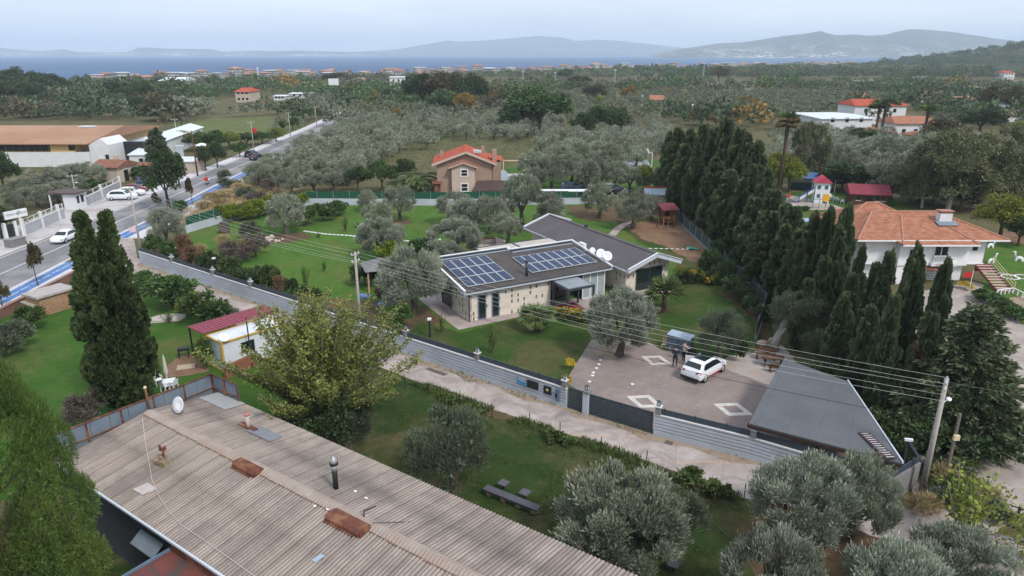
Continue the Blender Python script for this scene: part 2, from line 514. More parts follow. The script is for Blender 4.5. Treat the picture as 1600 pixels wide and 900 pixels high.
hills([(-140, 80), (-60, 74), (0, 75), (20, 77), (60, 80), (100, 77), (120, 81), (160, 82), (200, 81), (215, 75), (225, 74), (260, 76), (330, 77), (350, 81), (400, 79), (420, 80), (470, 79), (540, 81), (620, 83)], 7700, 8300,
      hill_mat('left_hills', (0.04, 0.055, 0.04), (0.08, 0.08, 0.06), True, 60.0, 0.45, 0.8), 6)
hills([(560, 84.6), (640, 84.2), (700, 83.6), (760, 82.6), (850, 82.3), (940, 83.2), (1000, 84.2), (1060, 84.8)], 8600, 8800,
      pm('spit', (0.02, 0.03, 0.025), (0.04, 0.045, 0.035), 0.01), 7)
# dark wooded headland on the right
def headland():
 nx, ny = 90, 60
 xs, ys = np.linspace(300, 2200, nx), np.linspace(620, 1700, ny)
 X, Y = np.meshgrid(xs, ys)
 cx, cy = 1180.0, 1060.0
 z = 66 * np.exp(-(((X - cx) / 330.0) ** 2) - (((Y - cy) / 300.0) ** 2)) + 22 * np.exp(-(((X - 850) / 160.0) ** 2) - (((Y - 1150) / 200.0) ** 2)) - 1.2
 z += 1.5 * np.sin(X * 0.03 + Y * 0.021) * np.clip(z / 20, 0, 1)
 V = np.stack([X.ravel(), Y.ravel(), z.ravel()], 1)
 i = np.arange((ny - 1) * nx).reshape(ny - 1, nx)[:, :-1].ravel()
 return tag(link('hills', arr_mesh('hills', V, np.stack([i, i + 1, i + nx + 1, i + nx], 1)),
               soil_mat('headland', (0.035, 0.04, 0.025), (0.05, 0.052, 0.03), (0.13, 0.12, 0.06), 0.012), smooth=True), kind='structure'), (xs, ys, z)
_h, HEAD = headland()
def head_z(x, y):
 if x < 300 or y < 620 or x > 2190 or y > 1690: return 0.0
 i, j = int((x - 300) / (1900 / 89)), int((y - 620) / (1080 / 59))
 return max(0.0, float(HEAD[2][j, i]))
# roads
NEAR = [(-51.0, 25), (-51.3, 65), (-52.0, 77), (-52.7, 90), (-53.0, 101), (-54.6, 127), (-55.2, 150), (-56.5, 190), (-59, 230), (-68, 367), (-74, 450)]
FAR_ = [(-61.1, 25), (-61.1, 65), (-61.1, 80), (-61.0, 96), (-61.8, 115), (-62.7, 139), (-63.0, 160), (-64.5, 193), (-66, 233), (-75, 383), (-81, 450)]
strip('road', [(a[0], a[1]) for a in FAR_], [(a[0], a[1]) for a in NEAR], 0.008, M['asphalt'])
cl = [((a[0] + b_[0]) / 2, (a[1] + b_[1]) / 2) for a, b_ in zip(NEAR, FAR_)]
mb = MB()
for P, wd in ((offset(NEAR, 0.35), 0.14), (offset(FAR_, -0.3), 0.12), (cl, 0.13)):
 A, B = offset(P, wd / 2), offset(P, -wd / 2)
 for i in range(len(P) - 1):
  mb._a([(*A[i], 0.012), (*B[i], 0.012), (*B[i + 1], 0.012), (*A[i + 1], 0.012)], [(3, 2, 1, 0)])
tag(mb.build('road_marking', M['white_line']), kind='structure')
def cut(P, y0, y1):
 ys = sorted([y0, y1] + [p[1] for p in P if y0 < p[1] < y1])
 return [(float(np.interp(y, [p[1] for p in P], [p[0] for p in P])), y) for y in ys]
for y0, y1 in ((25, 77), (88, 200)):
 a = cut(NEAR, y0, y1)
 mb = MB()
 bq = offset(a, -4.3)
 for i in range(len(a) - 1):
  mb.prism([a[i], bq[i], bq[i + 1], a[i + 1]], 0.0, 0.12)
 tag(mb.build('pavement', M['pave']), kind='structure')
 k = offset(a, -0.32), offset(a, -2.1)
 strip('bicycle_lane', k[0], k[1], 0.124, M['blue'])
 mb = MB()
 for P in (offset(a, -1.2),):
  L = line_len(P)
  s = 0
  while s < L:
   p, d = lerp_line(P, s)
   n_ = Vector((-d.y, d.x)) * 0.045
   q = p + d * 1.6
   mb._a([(*(p - n_), 0.128), (*(q - n_), 0.128), (*(q + n_), 0.128), (*(p + n_), 0.128)], [(0, 1, 2, 3)])
   s += 2.4 if y0 < 80 and False else 1.9
 tag(mb.build('lane_marking', M['white_line']), kind='structure')
# far pavement, forecourt
a = cut(FAR_, 118, 330)
bq = offset(a, 2.4)
mb = MB()
for i in range(len(a) - 1): mb.prism([bq[i], a[i], a[i + 1], bq[i + 1]], 0.0, 0.12)
tag(mb.build('pavement', M['pave']), kind='structure')
sheet('forecourt', [(-61.3, 60), (-61.2, 118), (-70, 117), (-71.5, 108), (-70.5, 98), (-68.2, 88), (-67.2, 78), (-68, 60)], 0.006, M['concrete'], px=False)
# boundary line of the villa's grounds
WALL_A = [(-42.9, 76.8), (-21.8, 61.3), (-10.55, 52.85), (2.95, 42.95), (3.75, 42.35)]
WALL_B = [(9.05, 38.85), (14.18, 36.05), (20.2, 31.9)]
FENCE_R = [G(*p) for p in [(1047, 322), (1056, 345), (1130, 415), (1196, 484)]]
BACK = [G(*p) for p in [(292, 364), (345, 348), (482, 320), (690, 321), (905, 319), (1047, 322)]]
prop = WALL_A + WALL_B + [(22.4, 35.0), (22.8, 41.5), (20.0, 50), (20.3, 57)] + FENCE_R[::-1] + BACK[::-1]
sheet('lawn', prop, 0.004, M['lawn_garden'], px=False)
sheet('lawn', [G(*p) for p in [(640, 525), (655, 500), (720, 520), (800, 500), (840, 490), (900, 480), (960, 480), (1000, 460), (1050, 430), (1060, 405), (1000, 380), (960, 345), (1045, 345), (1130, 412), (1196, 484), (1215, 530), (1190, 560), (1040, 560), (1000, 532), (925, 532), (884, 596), (770, 560)]], 0.012, M['lawn_front'], 0.15, px=False)
ln = [(-51.2, 90), (-49.0, 87), (-44.5, 79)] + [(p[0], p[1]) for p in WALL_A[1:]] + [(9.0, 38.8)] + WALL_B + [(24, 29.2), (34, 22), (34, 12), (26, 18)]
low = [G(*p) for p in [(1390, 850), (1240, 792), (1160, 778), (1083, 748), (1000, 716), (880, 676), (780, 643), (700, 616), (640, 592), (560, 560)]] + [(-19, 53.5), (-30, 61.5), (-42, 71), (-48, 75), (-51.2, 75.5)]
sheet('lane', ln + low, 0.008, M['lane'], px=False)
wl = [(-42.9, 76.8), (-21.8, 61.3), (-10.55, 52.85), (2.95, 42.95), (9.05, 38.85), (14.18, 36.05), (20.2, 31.9)]
tanb = []
for k in range(60):
 p, d = lerp_line(wl, 0.2 + (line_len(wl) - 0.4) * k / 59)
 n_ = Vector((d.y, -d.x))
 tanb.append(p + n_ * (0.75 + 0.35 * math.sin(k * 1.7) + _rs.uniform(-0.2, 0.2)))
sheet('verge', [(p[0], p[1]) for p in wl] + [(p.x, p.y) for p in tanb[::-1]], 0.014, M['tan'], px=False)
sheet('lawn', [(-50.5, 62), (-46.6, 62), (-45.2, 74.5)] + [(-42, 71), (-30, 61.5), (-19, 53.5)] + [G(*p) for p in [(520, 548)]] + [(-14.5, 41), (-15.5, 37.5), (-24, 32), (-40, 32), (-47, 45)], 0.004, M['lawn_plot'], px=False)
sheet('lawn', [G(*p) for p in [(525, 550), (560, 560), (640, 592), (700, 616), (780, 643), (880, 676), (1000, 716), (1083, 748), (1160, 778), (1200, 800)]] + [(13, 24), (10, 10), (-20, 10), (-26, 26), (-17, 36.8), (-14.5, 41)], 0.006, M['lawn_low'], 0.12, px=False)
sheet('verge', [G(*p) for p in [(640, 596), (700, 616), (780, 643), (880, 676), (1000, 716), (1083, 748), (1160, 780), (1150, 795), (1070, 762), (990, 728), (880, 690), (780, 655), (700, 628)]], 0.010, M['darkdirt'], 0.12, px=False)
sheet('ground_patch', [G(*p) for p in [(1195, 800), (1250, 790), (1390, 850), (1430, 900), (1180, 900), (1150, 830)]], 0.012, M['darkdirt'], 0.2, px=False)
# villa courtyard and paths
sheet('courtyard', [G(*p) for p in [(882, 598), (924, 531), (1003, 529), (1036, 548), (1130, 560)]] + [(19.6, 47.0), (22.3, 41.6), (20.3, 32.6), (14.2, 36.4), (9.1, 39.3)], 0.020, M['pavers'], px=False)
sheet('gravel_pad', [G(*p) for p in [(1118, 572), (1140, 556), (1178, 552), (1195, 532), (1222, 540), (1245, 566), (1214, 606)]], 0.026, M['gravel'], 0.1, px=False)
def diamond(c):
 b = MB()
 o_, i_ = [Vector((*G(*p), 0.026)) for p in c], None
 ce = sum(o_, Vector()) / 4
 i_ = [ce + (p - ce) * 0.56 for p in o_]
 for k in range(4):
  j = (k + 1) % 4
  b._a([o_[k], o_[j], i_[j], i_[k]], [(0, 1, 2, 3)])
 o = b.build('paving_diamond', M['white_pave'])
 tag(o, kind='structure')
for c in ([(1001, 557), (1031.7, 556), (1050, 569.7), (1018, 570.7)], [(978.5, 619.5), (1015, 617.5), (1036, 637), (1000, 637.5)], [(1114, 631.3), (1152.5, 629.9), (1177.4, 648.9), (1138.3, 650.3)]):
 diamond(c)
mb = MB()
for p in [(938, 563), (936, 569.5), (932, 575.5), (927.5, 582.5), (925.5, 587), (921.5, 596.5), (917, 606), (988, 600.5)]:
 x, y = G(*p)
 mb.prism([(x + 0.13 * math.cos(a) * (1 + 0.3 * math.sin(3 * a + p[0])), y + 0.16 * math.sin(a)) for a in [k * 1.05 for k in range(6)]], 0.02, 0.03)
tag(mb.build('paving_inset', M['white_line']), kind='structure')
def along(name, pts, n, sz, z, m, gap=0.85):
 P = [G(*p) for p in pts]
 L = line_len(P)
 b = MB()
 for k in range(n):
  p, d = lerp_line(P, L * (k + 0.5) / n)
  b.box((p.x, p.y, z), (L / n * gap, sz, 0.03), math.atan2(d.y, d.x) + _rs.uniform(-.06, .06))
 return tag(b.build(name, m), kind='structure')
along('stepping_stones', [(474, 361), (510, 366), (545, 368), (570, 371), (640, 377), (690, 374)], 34, 0.4, 0.02, M['white_line'], 0.72)
along('stepping_stones', [(1012, 388.5), (1045, 389), (1080, 390)], 8, 0.22, 0.03, M['white_line'], 0.6)
strip('path', [G(*p) for p in [(950, 367), (960, 356), (972, 349), (986, 346)]], [G(*p) for p in [(962, 369), (970, 359), (980, 352), (989, 348)]], 0.02, M['pink_pave'])
sheet('dirt_patch', [G(*p) for p in [(1000, 372), (978, 352), (1010, 344), (1056, 345), (1100, 385), (1128, 414), (1100, 418), (1060, 398), (1040, 385)]], 0.016, M['dirt'], 0.3, px=False)
sheet('dirt_patch', [G(*p) for p in [(885, 322), (1040, 322), (1035, 336), (985, 348), (915, 345), (890, 335)]], 0.016, M['darkdirt'], 0.3, px=False)
sheet('dirt_patch', [G(*p) for p in [(1120, 455), (1140, 452), (1190, 480), (1212, 530), (1195, 545), (1180, 505)]], 0.018, M['darkdirt'], 0.3, px=False)
sheet('flower_bed', [G(*p) for p in [(222, 400), (250, 385), (330, 400), (400, 440), (455, 460), (560, 470), (640, 470), (690, 500), (650, 520), (600, 512), (437, 460), (330, 428)]], 0.010, M['darkdirt'], 0.3, px=False)
sheet('dirt_patch', [G(*p) for p in [(400, 368), (470, 362), (490, 370), (450, 380), (400, 378)]], 0.012, M['darkdirt'], 0.25, px=False)
sheet('dirt_patch', [G(*p) for p in [(600, 343), (640, 343), (645, 349), (615, 351)]], 0.012, M['darkdirt'], 0.2, px=False)
for c, r_ in (((836, 512), 0.75), ((1030, 484), 0.7), ((948, 552), 1.15)):
 x, y = G(*c)
 sheet('tree_bed', [(x + r_ * math.cos(k * 0.524), y + r_ * math.sin(k * 0.524)) for k in range(12)], 0.03, M['tan'], px=False)
# yards on the right
sheet('lawn', [G(*p) for p in [(1195, 300), (1330, 300), (1430, 318), (1420, 345), (1240, 350), (1200, 330)]], 0.004, M['lawn_plot'], 0.3, px=False)
sheet('playground', [G(*p) for p in [(1212, 308), (1240, 306), (1290, 316), (1320, 326), (1290, 328), (1216, 328)]], 0.010, M['beige_pave'], px=False)
sheet('rubber_mat', [G(*p) for p in [(1214, 306.5), (1228, 306.5), (1248, 317), (1216, 318)]], 0.016, pm('rubber', (0.09, 0.085, 0.09), (0.12, 0.11, 0.11), 3), px=False)
sheet('lawn', [G(*p) for p in [(1535, 470), (1540, 378), (1680, 380), (1700, 520), (1610, 520), (1560, 465)]], 0.004, M['lawn_garden'], 0.2, px=False)
sheet('soil_field', [G(*p) for p in [(1535, 362), (1540, 378), (1700, 385), (1700, 366)]], 0.006, M['dirt'], 0.3, px=False)
sheet('yard', [G(*p) for p in [(1395, 490), (1440, 455), (1520, 440), (1545, 447), (1600, 470), (1640, 500), (1680, 640), (1600, 800), (1520, 860), (1440, 900)]], 0.002, M['beige_pave'], px=False)
sheet('yard', [(29.5, 33.5), (31.5, 35.8), (44, 36), (44, 20), (30.5, 27)], 0.010, M['concrete'], px=False)
sheet('hedge_bed', [G(*p) for p in [(1555, 470), (1610, 490), (1640, 480), (1600, 462)]], 0.006, M['tan'], 0.15, px=False)
sheet('lane', [(24, 29.3), (30.5, 27), (44, 20), (44, 8), (20, 14)], 0.006, M['asphalt'], px=False)
# fields
sheet('field', [G(*p) for p in [(262, 192), (330, 185), (420, 182), (470, 192), (462, 208), (300, 216)]], 0.004, M['field'], 2.0, px=False)
sheet('lawn', [G(*p) for p in [(790, 262), (1030, 250), (1045, 300), (905, 302), (790, 300)]], 0.004, M['lawn_plot'], 0.5, px=False)
sheet('lawn', [G(*p) for p in [(575, 300), (640, 272), (690, 300)]], 0.004, M['lawn_front'], 0.4, px=False)
sheet('driveway', [G(*p) for p in [(662, 301), (677, 285), (690, 285), (692, 301)]], 0.010, M['pink_pave'], px=False)
sheet('dry_field', [G(*p) for p in [(1395, 127), (1600, 124), (1720, 126), (1720, 140), (1600, 138), (1440, 135)]], 0.01, M['dryfield'], 4.0, px=False)
sheet('dry_grass', [(-51, 92), (-52.5, 150), (-44, 150), (-38, 125), (-46, 99)], 0.004, soil_mat('straw', (0.24, 0.19, 0.1), (0.3, 0.24, 0.13), (0.16, 0.14, 0.06), 0.4), 0.4, px=False)
strip('road', [G(*p) for p in [(760, 131), (1000, 129), (1200, 128.5), (1330, 126), (1440, 119), (1520, 112)]], [G(*p) for p in [(760, 134), (1000, 132), (1200, 131.5), (1330, 129), (1440, 121), (1520, 113.5)]], 0.02, M['asphalt'])
strip('road', [G(*p) for p in [(978, 199), (1000, 203), (1040, 210), (1100, 215)]], [G(*p) for p in [(980, 206), (1000, 209), (1040, 215), (1100, 220)]], 0.02, M['asphalt'])
# ------------------------------------------------------------------ building materials
def stone_mat():
 m, t, b = base_mat('stone_facing', 0.9, 0.15)
 v = objvec(t)
 sp = _n(t, 'ShaderNodeSeparateXYZ')
 t.links.new(v, sp.inputs[0])
 u = mth(t, 'ADD', sp.outputs[0], sp.outputs[1])
 def cells(cw, ch, shift):
  a, c = mth(t, 'DIVIDE', mth(t, 'ADD', u, shift), cw), mth(t, 'DIVIDE', sp.outputs[2], ch)
  cb = _n(t, 'ShaderNodeCombineXYZ')
  t.links.new(mth(t, 'FLOOR', a), cb.inputs[0])
  t.links.new(mth(t, 'FLOOR', c), cb.inputs[1])
  wn = _n(t, 'ShaderNodeTexWhiteNoise')
  t.links.new(cb.outputs[0], wn.inputs['Vector'])
  return wn.outputs['Value'], mth(t, 'FRACT', a), mth(t, 'FRACT', c)
 w1, fx, fz = cells(0.62, 0.31, 0.0)
 col = ramp(t, w1, [(0.0, (0.6, 0.54, 0.475)), (0.5, (0.72, 0.66, 0.59)), (1.0, (0.66, 0.59, 0.52))])
 col = mixc(t, ramp(t, noise(t, 7, 5, 0.7, v), [(0.35, 0.0), (0.7, 0.4)]), col, (0.45, 0.36, 0.28))
 w2, gx, gz = cells(0.66, 0.52, 0.21)
 slot = mth(t, 'MULTIPLY', mth(t, 'GREATER_THAN', w2, 0.55), mth(t, 'MULTIPLY', mth(t, 'LESS_THAN', gx, 0.24), mth(t, 'LESS_THAN', gz, 0.66)))
 col = mixc(t, slot, col, (0.13, 0.085, 0.06))
 t.links.new(col, b.inputs['Base Color'])
 bump(t, b, noise(t, 9, 4, 0.7, v), 0.4, 0.04)
 return m
M['stone'] = stone_mat()
def shingle_mat(name, c1, c2, course=0.33):
 return brick_mat(name, c1, c2, tuple(x * 0.6 for x in c1), 0.34, course, 0, 0.018)
M['shingle'] = shingle_mat('dark_shingle', (0.088, 0.078, 0.076), (0.108, 0.094, 0.09))
M['membrane'] = pm('roof_membrane', (0.1, 0.092, 0.098), (0.085, 0.078, 0.084), 1.2, 0.85, 0.2, c3=(0.115, 0.105, 0.108), s3=0.3)
M['white'] = pm('white_trim', (0.74, 0.75, 0.77), (0.66, 0.67, 0.69), 1.2, 0.6)
M['trim'] = pm('grey_white_fascia', (0.52, 0.56, 0.62), (0.46, 0.5, 0.56), 1.0, 0.6)
M['dark'] = pm('anthracite_metal', (0.035, 0.045, 0.058), (0.045, 0.055, 0.07), 2.0, 0.5, 0.4)
M['slate'] = pm('slate_blue_metal', (0.12, 0.17, 0.24), (0.1, 0.145, 0.21), 0.8, 0.5, 0.4)
M['slate_top'] = pm('pale_blue_metal', (0.33, 0.41, 0.5), (0.28, 0.36, 0.45), 1.0, 0.5, 0.4)
M['black'] = pm('black_metal', (0.015, 0.016, 0.018), (0.025, 0.026, 0.028), 3, 0.5)
M['glass'] = base_mat('dark_glass', 0.06, 0.6)[0]
M['glass'].node_tree.nodes['Principled BSDF'].inputs['Base Color'].default_value = (0.012, 0.02, 0.022, 1)
M['frost'] = base_mat('pale_glass', 0.15, 0.5)[0]
M['frost'].node_tree.nodes['Principled BSDF'].inputs['Base Color'].default_value = (0.3, 0.36, 0.36, 1)
M['wood'] = pm('brown_timber', (0.12, 0.055, 0.03), (0.08, 0.036, 0.02), 6, 0.7)
M['orange_wood'] = brick_mat('orange_timber', (0.36, 0.15, 0.06), (0.3, 0.12, 0.045), (0.15, 0.06, 0.025), 4.0, 0.14, 0, 0.012, True)
M['grey_post'] = pm('concrete_post', (0.4, 0.36, 0.33), (0.32, 0.29, 0.27), 3, 0.9)
M['rust'] = pm('rusty_metal', (0.16, 0.055, 0.035), (0.09, 0.035, 0.025), 4, 0.85, c3=(0.24, 0.11, 0.06), s3=1.5)
M['galv'] = pm('grey_sheet', (0.17, 0.21, 0.26), (0.14, 0.18, 0.225), 0.9, 0.5, 0.4, c3=(0.2, 0.23, 0.27), s3=0.5)
M['steel'] = pm('galvanised_steel', (0.4, 0.42, 0.44), (0.3, 0.32, 0.34), 3, 0.45, 0.5, metal=0.4)
M['red'] = pm('red_paint', (0.5, 0.03, 0.03), (0.42, 0.025, 0.025), 3, 0.5)
M['cream'] = pm('cream_wood', (0.66, 0.55, 0.36), (0.55, 0.44, 0.27), 4)
def solar_mat():
 m, t, b = base_mat('solar_cells', 0.25, 0.22)
 bk = _n(t, 'ShaderNodeTexBrick')
 bk.offset = 0.0
 bk.inputs['Scale'].default_value = 1.0
 bk.inputs['Brick Width'].default_value = 0.165
 bk.inputs['Row Height'].default_value = 0.165
 bk.inputs['Mortar Size'].default_value = 0.006
 bk.inputs['Color1'].default_value = (0.009, 0.019, 0.06, 1)
 bk.inputs['Color2'].default_value = (0.013, 0.026, 0.075, 1)
 bk.inputs['Mortar'].default_value = (0.06, 0.08, 0.13, 1)
 t.links.new(objvec(t), bk.inputs['Vector'])
 t.links.new(bk.outputs['Color'], b.inputs['Base Color'])
 return m
M['solar'] = solar_mat()
M['panelframe'] = pm('panel_frame', (0.5, 0.52, 0.55), (0.45, 0.47, 0.5), 2, 0.4)
# ------------------------------------------------------------------ the villa
V0, VR = (-3.94, 58.37), R(28.9)
def VL(x, y):                             # villa plan to world
 return (V0[0] + x * math.cos(VR) - y * math.sin(VR), V0[1] + x * math.sin(VR) + y * math.cos(VR))
villa = thing('villa', 'single-storey villa of pale stone with dark roofs and solar panels inside the grey boundary wall', 'house', (V0[0], V0[1], 0), VR)
rz = lambda y: 3.02 + (y + 0.52) * 0.125
b = MB()
b.prism([(0, 0), (8.7, 0), (8.7, 7.0), (0, 7.0)], 0, [2.75, 2.75, 3.6, 3.6])
b.prism([(8.705, 1.3), (12.3, 1.3), (12.3, 6.3), (8.705, 6.3)], 0, [2.9, 2.9, 3.5, 3.5])
b.prism([(12.305, 3.0), (15.0, 3.0), (15.0, 6.3), (12.305, 6.3)], 0, [3.1, 3.1, 3.5, 3.5])
wall1 = b.build('wall', M['stone'], villa)
b = MB()
b.prism([(17.3, -0.55), (22.8, -0.55), (22.8, 18.1), (17.3, 18.1)], 0, 2.72)
b._a([(17.3, -0.55, 2.72), (22.8, -0.55, 2.72), (20.2, -0.55, 3.7)], [(0, 1, 2)])
b.prism([(15.1, 2.6), (17.25, 2.6), (17.25, 3.0), (15.1, 3.0)], 0, 2.7)
b.build('wall', M['stone'], villa)
b = MB()
RP = [(-0.45, -0.48), (15.5, -0.48), (15.5, 6.75), (7.95, 6.75), (7.95, 7.4), (-0.45, 7.4)]
b.slab([(x, y, rz(y)) for x, y in RP], 0.16)
roof1 = b.build('roof', M['shingle'], villa)
b = MB()
b.slab([(16.6, -1.6, 2.8), (20.2, -1.6, 4.0), (20.2, 18.8, 4.0), (16.6, 18.8, 2.8)], 0.14)
b.slab([(20.2, -1.6, 4.0), (23.5, -1.6, 2.86), (23.5, 18.8, 2.86), (20.2, 18.8, 4.0)], 0.14)
b.bar((20.2, -1.55, 4.03), (20.2, 18.75, 4.03), 0.22, 0.05)
roof2 = b.build('roof', M['membrane'], villa)
b = MB()
def rake(a, c, h, wd=0.09): b.bar((a[0], a[1], a[2] - h / 2 + 0.14), (c[0], c[1], c[2] - h / 2 + 0.14), wd, h)
rake((16.6, -1.66, 2.8), (20.2, -1.66, 4.0), 0.46)
rake((20.2, -1.66, 4.0), (23.5, -1.66, 2.86), 0.46)
rake((16.6, 18.86, 2.8), (20.2, 18.86, 4.0), 0.3)
rake((20.2, 18.86, 4.0), (23.5, 18.86, 2.86), 0.3)
b.bar((16.52, -1.6, 2.68), (16.52, 18.8, 2.68), 0.1, 0.16)
b.build('fascia', M['trim'], roof2)
for yy in (-1.72, 18.9):
 MB().bar((16.6, yy, 2.96), (20.2, yy, 4.16), 0.17, 0.05).bar((20.2, yy, 4.16), (23.55, yy, 3.02), 0.17, 0.05).build('flashing', M['white'], roof2)
b = MB()
rake((-0.52, -0.5, rz(-0.5)), (-0.52, 7.4, rz(7.4)), 0.5)
b.bar((-0.45, -0.54, 2.9), (15.5, -0.54, 2.9), 0.08, 0.2)
b.build('fascia', M['trim'], roof1)
b = MB()
b.bar((-0.52, -0.52, rz(-0.52) + 0.17), (-0.52, 7.5, rz(7.5) + 0.17), 0.2, 0.06)
b.bar((15.55, -0.52, rz(-0.52) + 0.1), (15.55, 6.85, rz(6.85) + 0.17), 0.16, 0.16)
b.bar((-0.45, 7.5, rz(7.5) + 0.17), (8.05, 7.5, rz(7.5) + 0.17), 0.2, 0.07)
b.bar((8.05, 7.45, rz(7.5) + 0.172), (8.05, 6.85, rz(6.85) + 0.17), 0.2, 0.07)
b.bar((8.1, 6.85, rz(6.85) + 0.17), (15.5, 6.85, rz(6.85) + 0.17), 0.2, 0.07)
b.build('flashing', M['white'], roof1)
b = MB()
b.boxc(-0.4, 7.9, 7.28, 7.4, rz(7.4) - 0.05, rz(7.4) + 0.13)
b.boxc(8.0, 15.4, 6.63, 6.75, rz(6.75) - 0.05, rz(6.75) + 0.13)
b.boxc(-0.4, 15.4, -0.62, -0.585, 2.98, 3.05)
b.build('gutter', M['dark'], roof1)
b = MB()
b.bar((-0.2, 6.95, rz(6.95) + 0.04), (7.7, 6.95, rz(6.95) + 0.04), 0.16, 0.05)
b.bar((8.0, 6.25, rz(6.25) + 0.04), (15.2, 6.25, rz(6.25) + 0.04), 0.16, 0.05)
b.build('snow_rail', M['slate_top'], roof1)
# solar panels: two arrays on the front roof
def panel_mesh(pw, pl):
 b = MB()
 b.boxc(0.02, pw - 0.02, 0.02, pl - 0.02, 0.0, 0.035)
 return b
slope = math.atan(0.125)
for (x0, y0, nc, nr, pw, pl, skip) in ((0.12, 0.32, 5, 3, 0.97, 2.02, ()), (7.2, 0.95, 8, 2, 0.945, 2.0, ())):
 proto = None
 for r_ in range(nr):
  for c_ in range(nc):
   x, y = x0 + c_ * pw + 0.02 * r_, y0 + r_ * pl
   if proto is None:
    p = panel_mesh(pw - 0.035, pl - 0.035).build('solar_panel', M['solar'], villa)
    f = MB()
    W_, L_ = pw - 0.035, pl - 0.035
    for q in ((0, W_, 0, 0.045), (0, W_, L_ - 0.03, L_), (0, 0.045, 0.03, L_ - 0.045), (W_ - 0.045, W_, 0.03, L_ - 0.045)):
     f.boxc(q[0], q[1], q[2], q[3], -0.01, 0.045)
    f.build('frame', M['panelframe'], p)
    proto = p
   else:
    p = copy_tree(proto, villa)
   p.location = (x, y, rz(y) + 0.1)
   p.rotation_euler = (slope, 0, 0)
b = MB()
b.cyl(6.5, 0.75, rz(0.75) - 0.1, rz(0.75) + 1.35, 0.14, n=14)
b.lathe([(0.14, 0), (0.22, 0.02), (0.22, 0.1), (0.05, 0.24), (0.001, 0.25)], 14, (6.5, 0.75, rz(0.75) + 1.36))
b.build('flue_pipe', M['dark'], villa, True)
# openings
def glazed(x0, x1, z0, z1, y, n=1, mt='glass', fr='slate'):
 wn = MB().boxc(x0, x1, y - 0.03, y + 0.02, z0, z1).build('window', M[mt], villa)
 f = MB()
 for k in range(n + 1):
  x = x0 + (x1 - x0) * k / n
  f.boxc(x - 0.05, x + 0.05, y - 0.07, y + 0.03, z0, z1)
 for z in (z0, z1): f.boxc(x0 + 0.05, x1 - 0.05, y - 0.065, y + 0.028, z - 0.05, z + 0.05)
 f.build('frame', M[fr], wn)
glazed(1.0, 1.75, 0.08, 2.35, 0.0)
glazed(2.42, 3.1, 0.08, 2.35, 0.0)
glazed(18.6, 21.9, 0.1, 2.3, -0.55, 2, 'glass', 'dark')
glazed(8.9, 12.2, 0.1, 2.45, 1.3, 3, 'glass', 'dark')
glazed(12.4, 15.0, 0.1, 2.75, 0.0, 3, 'frost', 'white')
wn = MB().boxc(14.97, 15.02, 0.1, 2.9, 0.1, 2.75).build('window', M['frost'], villa)
f = MB()
for y in (0.1, 1.0, 1.95, 2.9): f.boxc(14.94, 15.06, y - 0.06, y + 0.06, 0.08, 2.9)
f.build('frame', M['white'], wn)
wn = MB().boxc(-0.03, 0.02, 3.6, 5.8, 0.1, 2.2).build('window', M['glass'], villa)
MB().boxc(-0.07, 0.01, 3.5, 3.6, 0.05, 2.3).boxc(-0.07, 0.01, 5.8, 5.9, 0.05, 2.3).boxc(-0.07, 0.01, 3.6, 5.8, 2.2, 2.3).build('frame', M['slate'], wn)
MB().tube([(0.06, -0.1, 0.05), (0.06, -0.1, 2.8), (0.06, -0.5, 2.95)], 0.06).build('downpipe', M['dark'], villa)
MB().boxc(0.02, 0.35, -0.02, -0.005, 0.05, 2.7).build('corner_stones', pm('quoin', (0.3, 0.24, 0.2), (0.5, 0.42, 0.35), 3, lo=0.45, hi=0.55), villa)
# entrance canopy
b = MB().boxc(8.6, 11.6, -3.2, -0.1, 2.42, 2.62)
cn = b.build('porch_canopy', M['dark'], villa)
MB().boxc(8.75, 11.45, -3.05, -0.15, 2.62, 2.65).build('cover', pm('porch_cover', (0.25, 0.28, 0.31), (0.2, 0.225, 0.25), 1.0), cn)
for x, y in ((8.7, -3.1), (11.5, -3.1), (11.5, -0.6), (8.7, -0.6)):
 MB().boxc(x - 0.08, x + 0.08, y - 0.08, y + 0.08, 0, 2.42).build('column', M['dark'], cn)
tag(MB().boxc(9.3, 11.2, -2.4, -0.4, 0.03, 0.05).xf(Matrix.Translation((V0[0], V0[1], 0)) @ Matrix.Rotation(VR, 4, 'Z')).build('door_mat', pm('red_mat', (0.2, 0.03, 0.04), (0.16, 0.025, 0.03), 4)), 'dark red entrance mat lying under the villa porch canopy', 'mat')
# terrace awning at the back and pieces on the roof
b = MB()
b.boxc(6.9, 11.3, 8.7, 12.5, 2.9, 2.95).boxc(11.5, 16.3, 8.7, 12.5, 2.9, 2.95)
aw = b.build('terrace_awning', pm('beige_awning', (0.46, 0.41, 0.36), (0.4, 0.36, 0.32), 0.8), villa)
b = MB()
for x in (6.8, 11.4, 16.4): b.boxc(x - 0.09, x + 0.09, 7.6, 12.6, 2.82, 3.02)
for y in (8.6, 12.6): b.boxc(6.89, 16.31, y - 0.08, y + 0.08, 2.83, 3.01)
for x in (6.8, 11.4, 16.4): b.boxc(x - 0.08, x + 0.08, 12.52, 12.68, 0, 2.82)
b.build('frame', M['dark'], aw)
MB().boxc(6.9, 16.3, 7.5, 8.5, 2.85, 2.92).build('glass_strip', M['slate'], aw)
tag(MB().boxc(9.3, 9.75, 8.9, 9.3, 2.96, 3.3).xf(Matrix.Translation((V0[0], V0[1], 0)) @ Matrix.Rotation(VR, 4, 'Z')).build('blue_bucket', pm('blue_plastic', (0.02, 0.09, 0.5), (0.02, 0.1, 0.55), 3)), 'bright blue bucket on the terrace awning behind the villa roof', 'bucket')
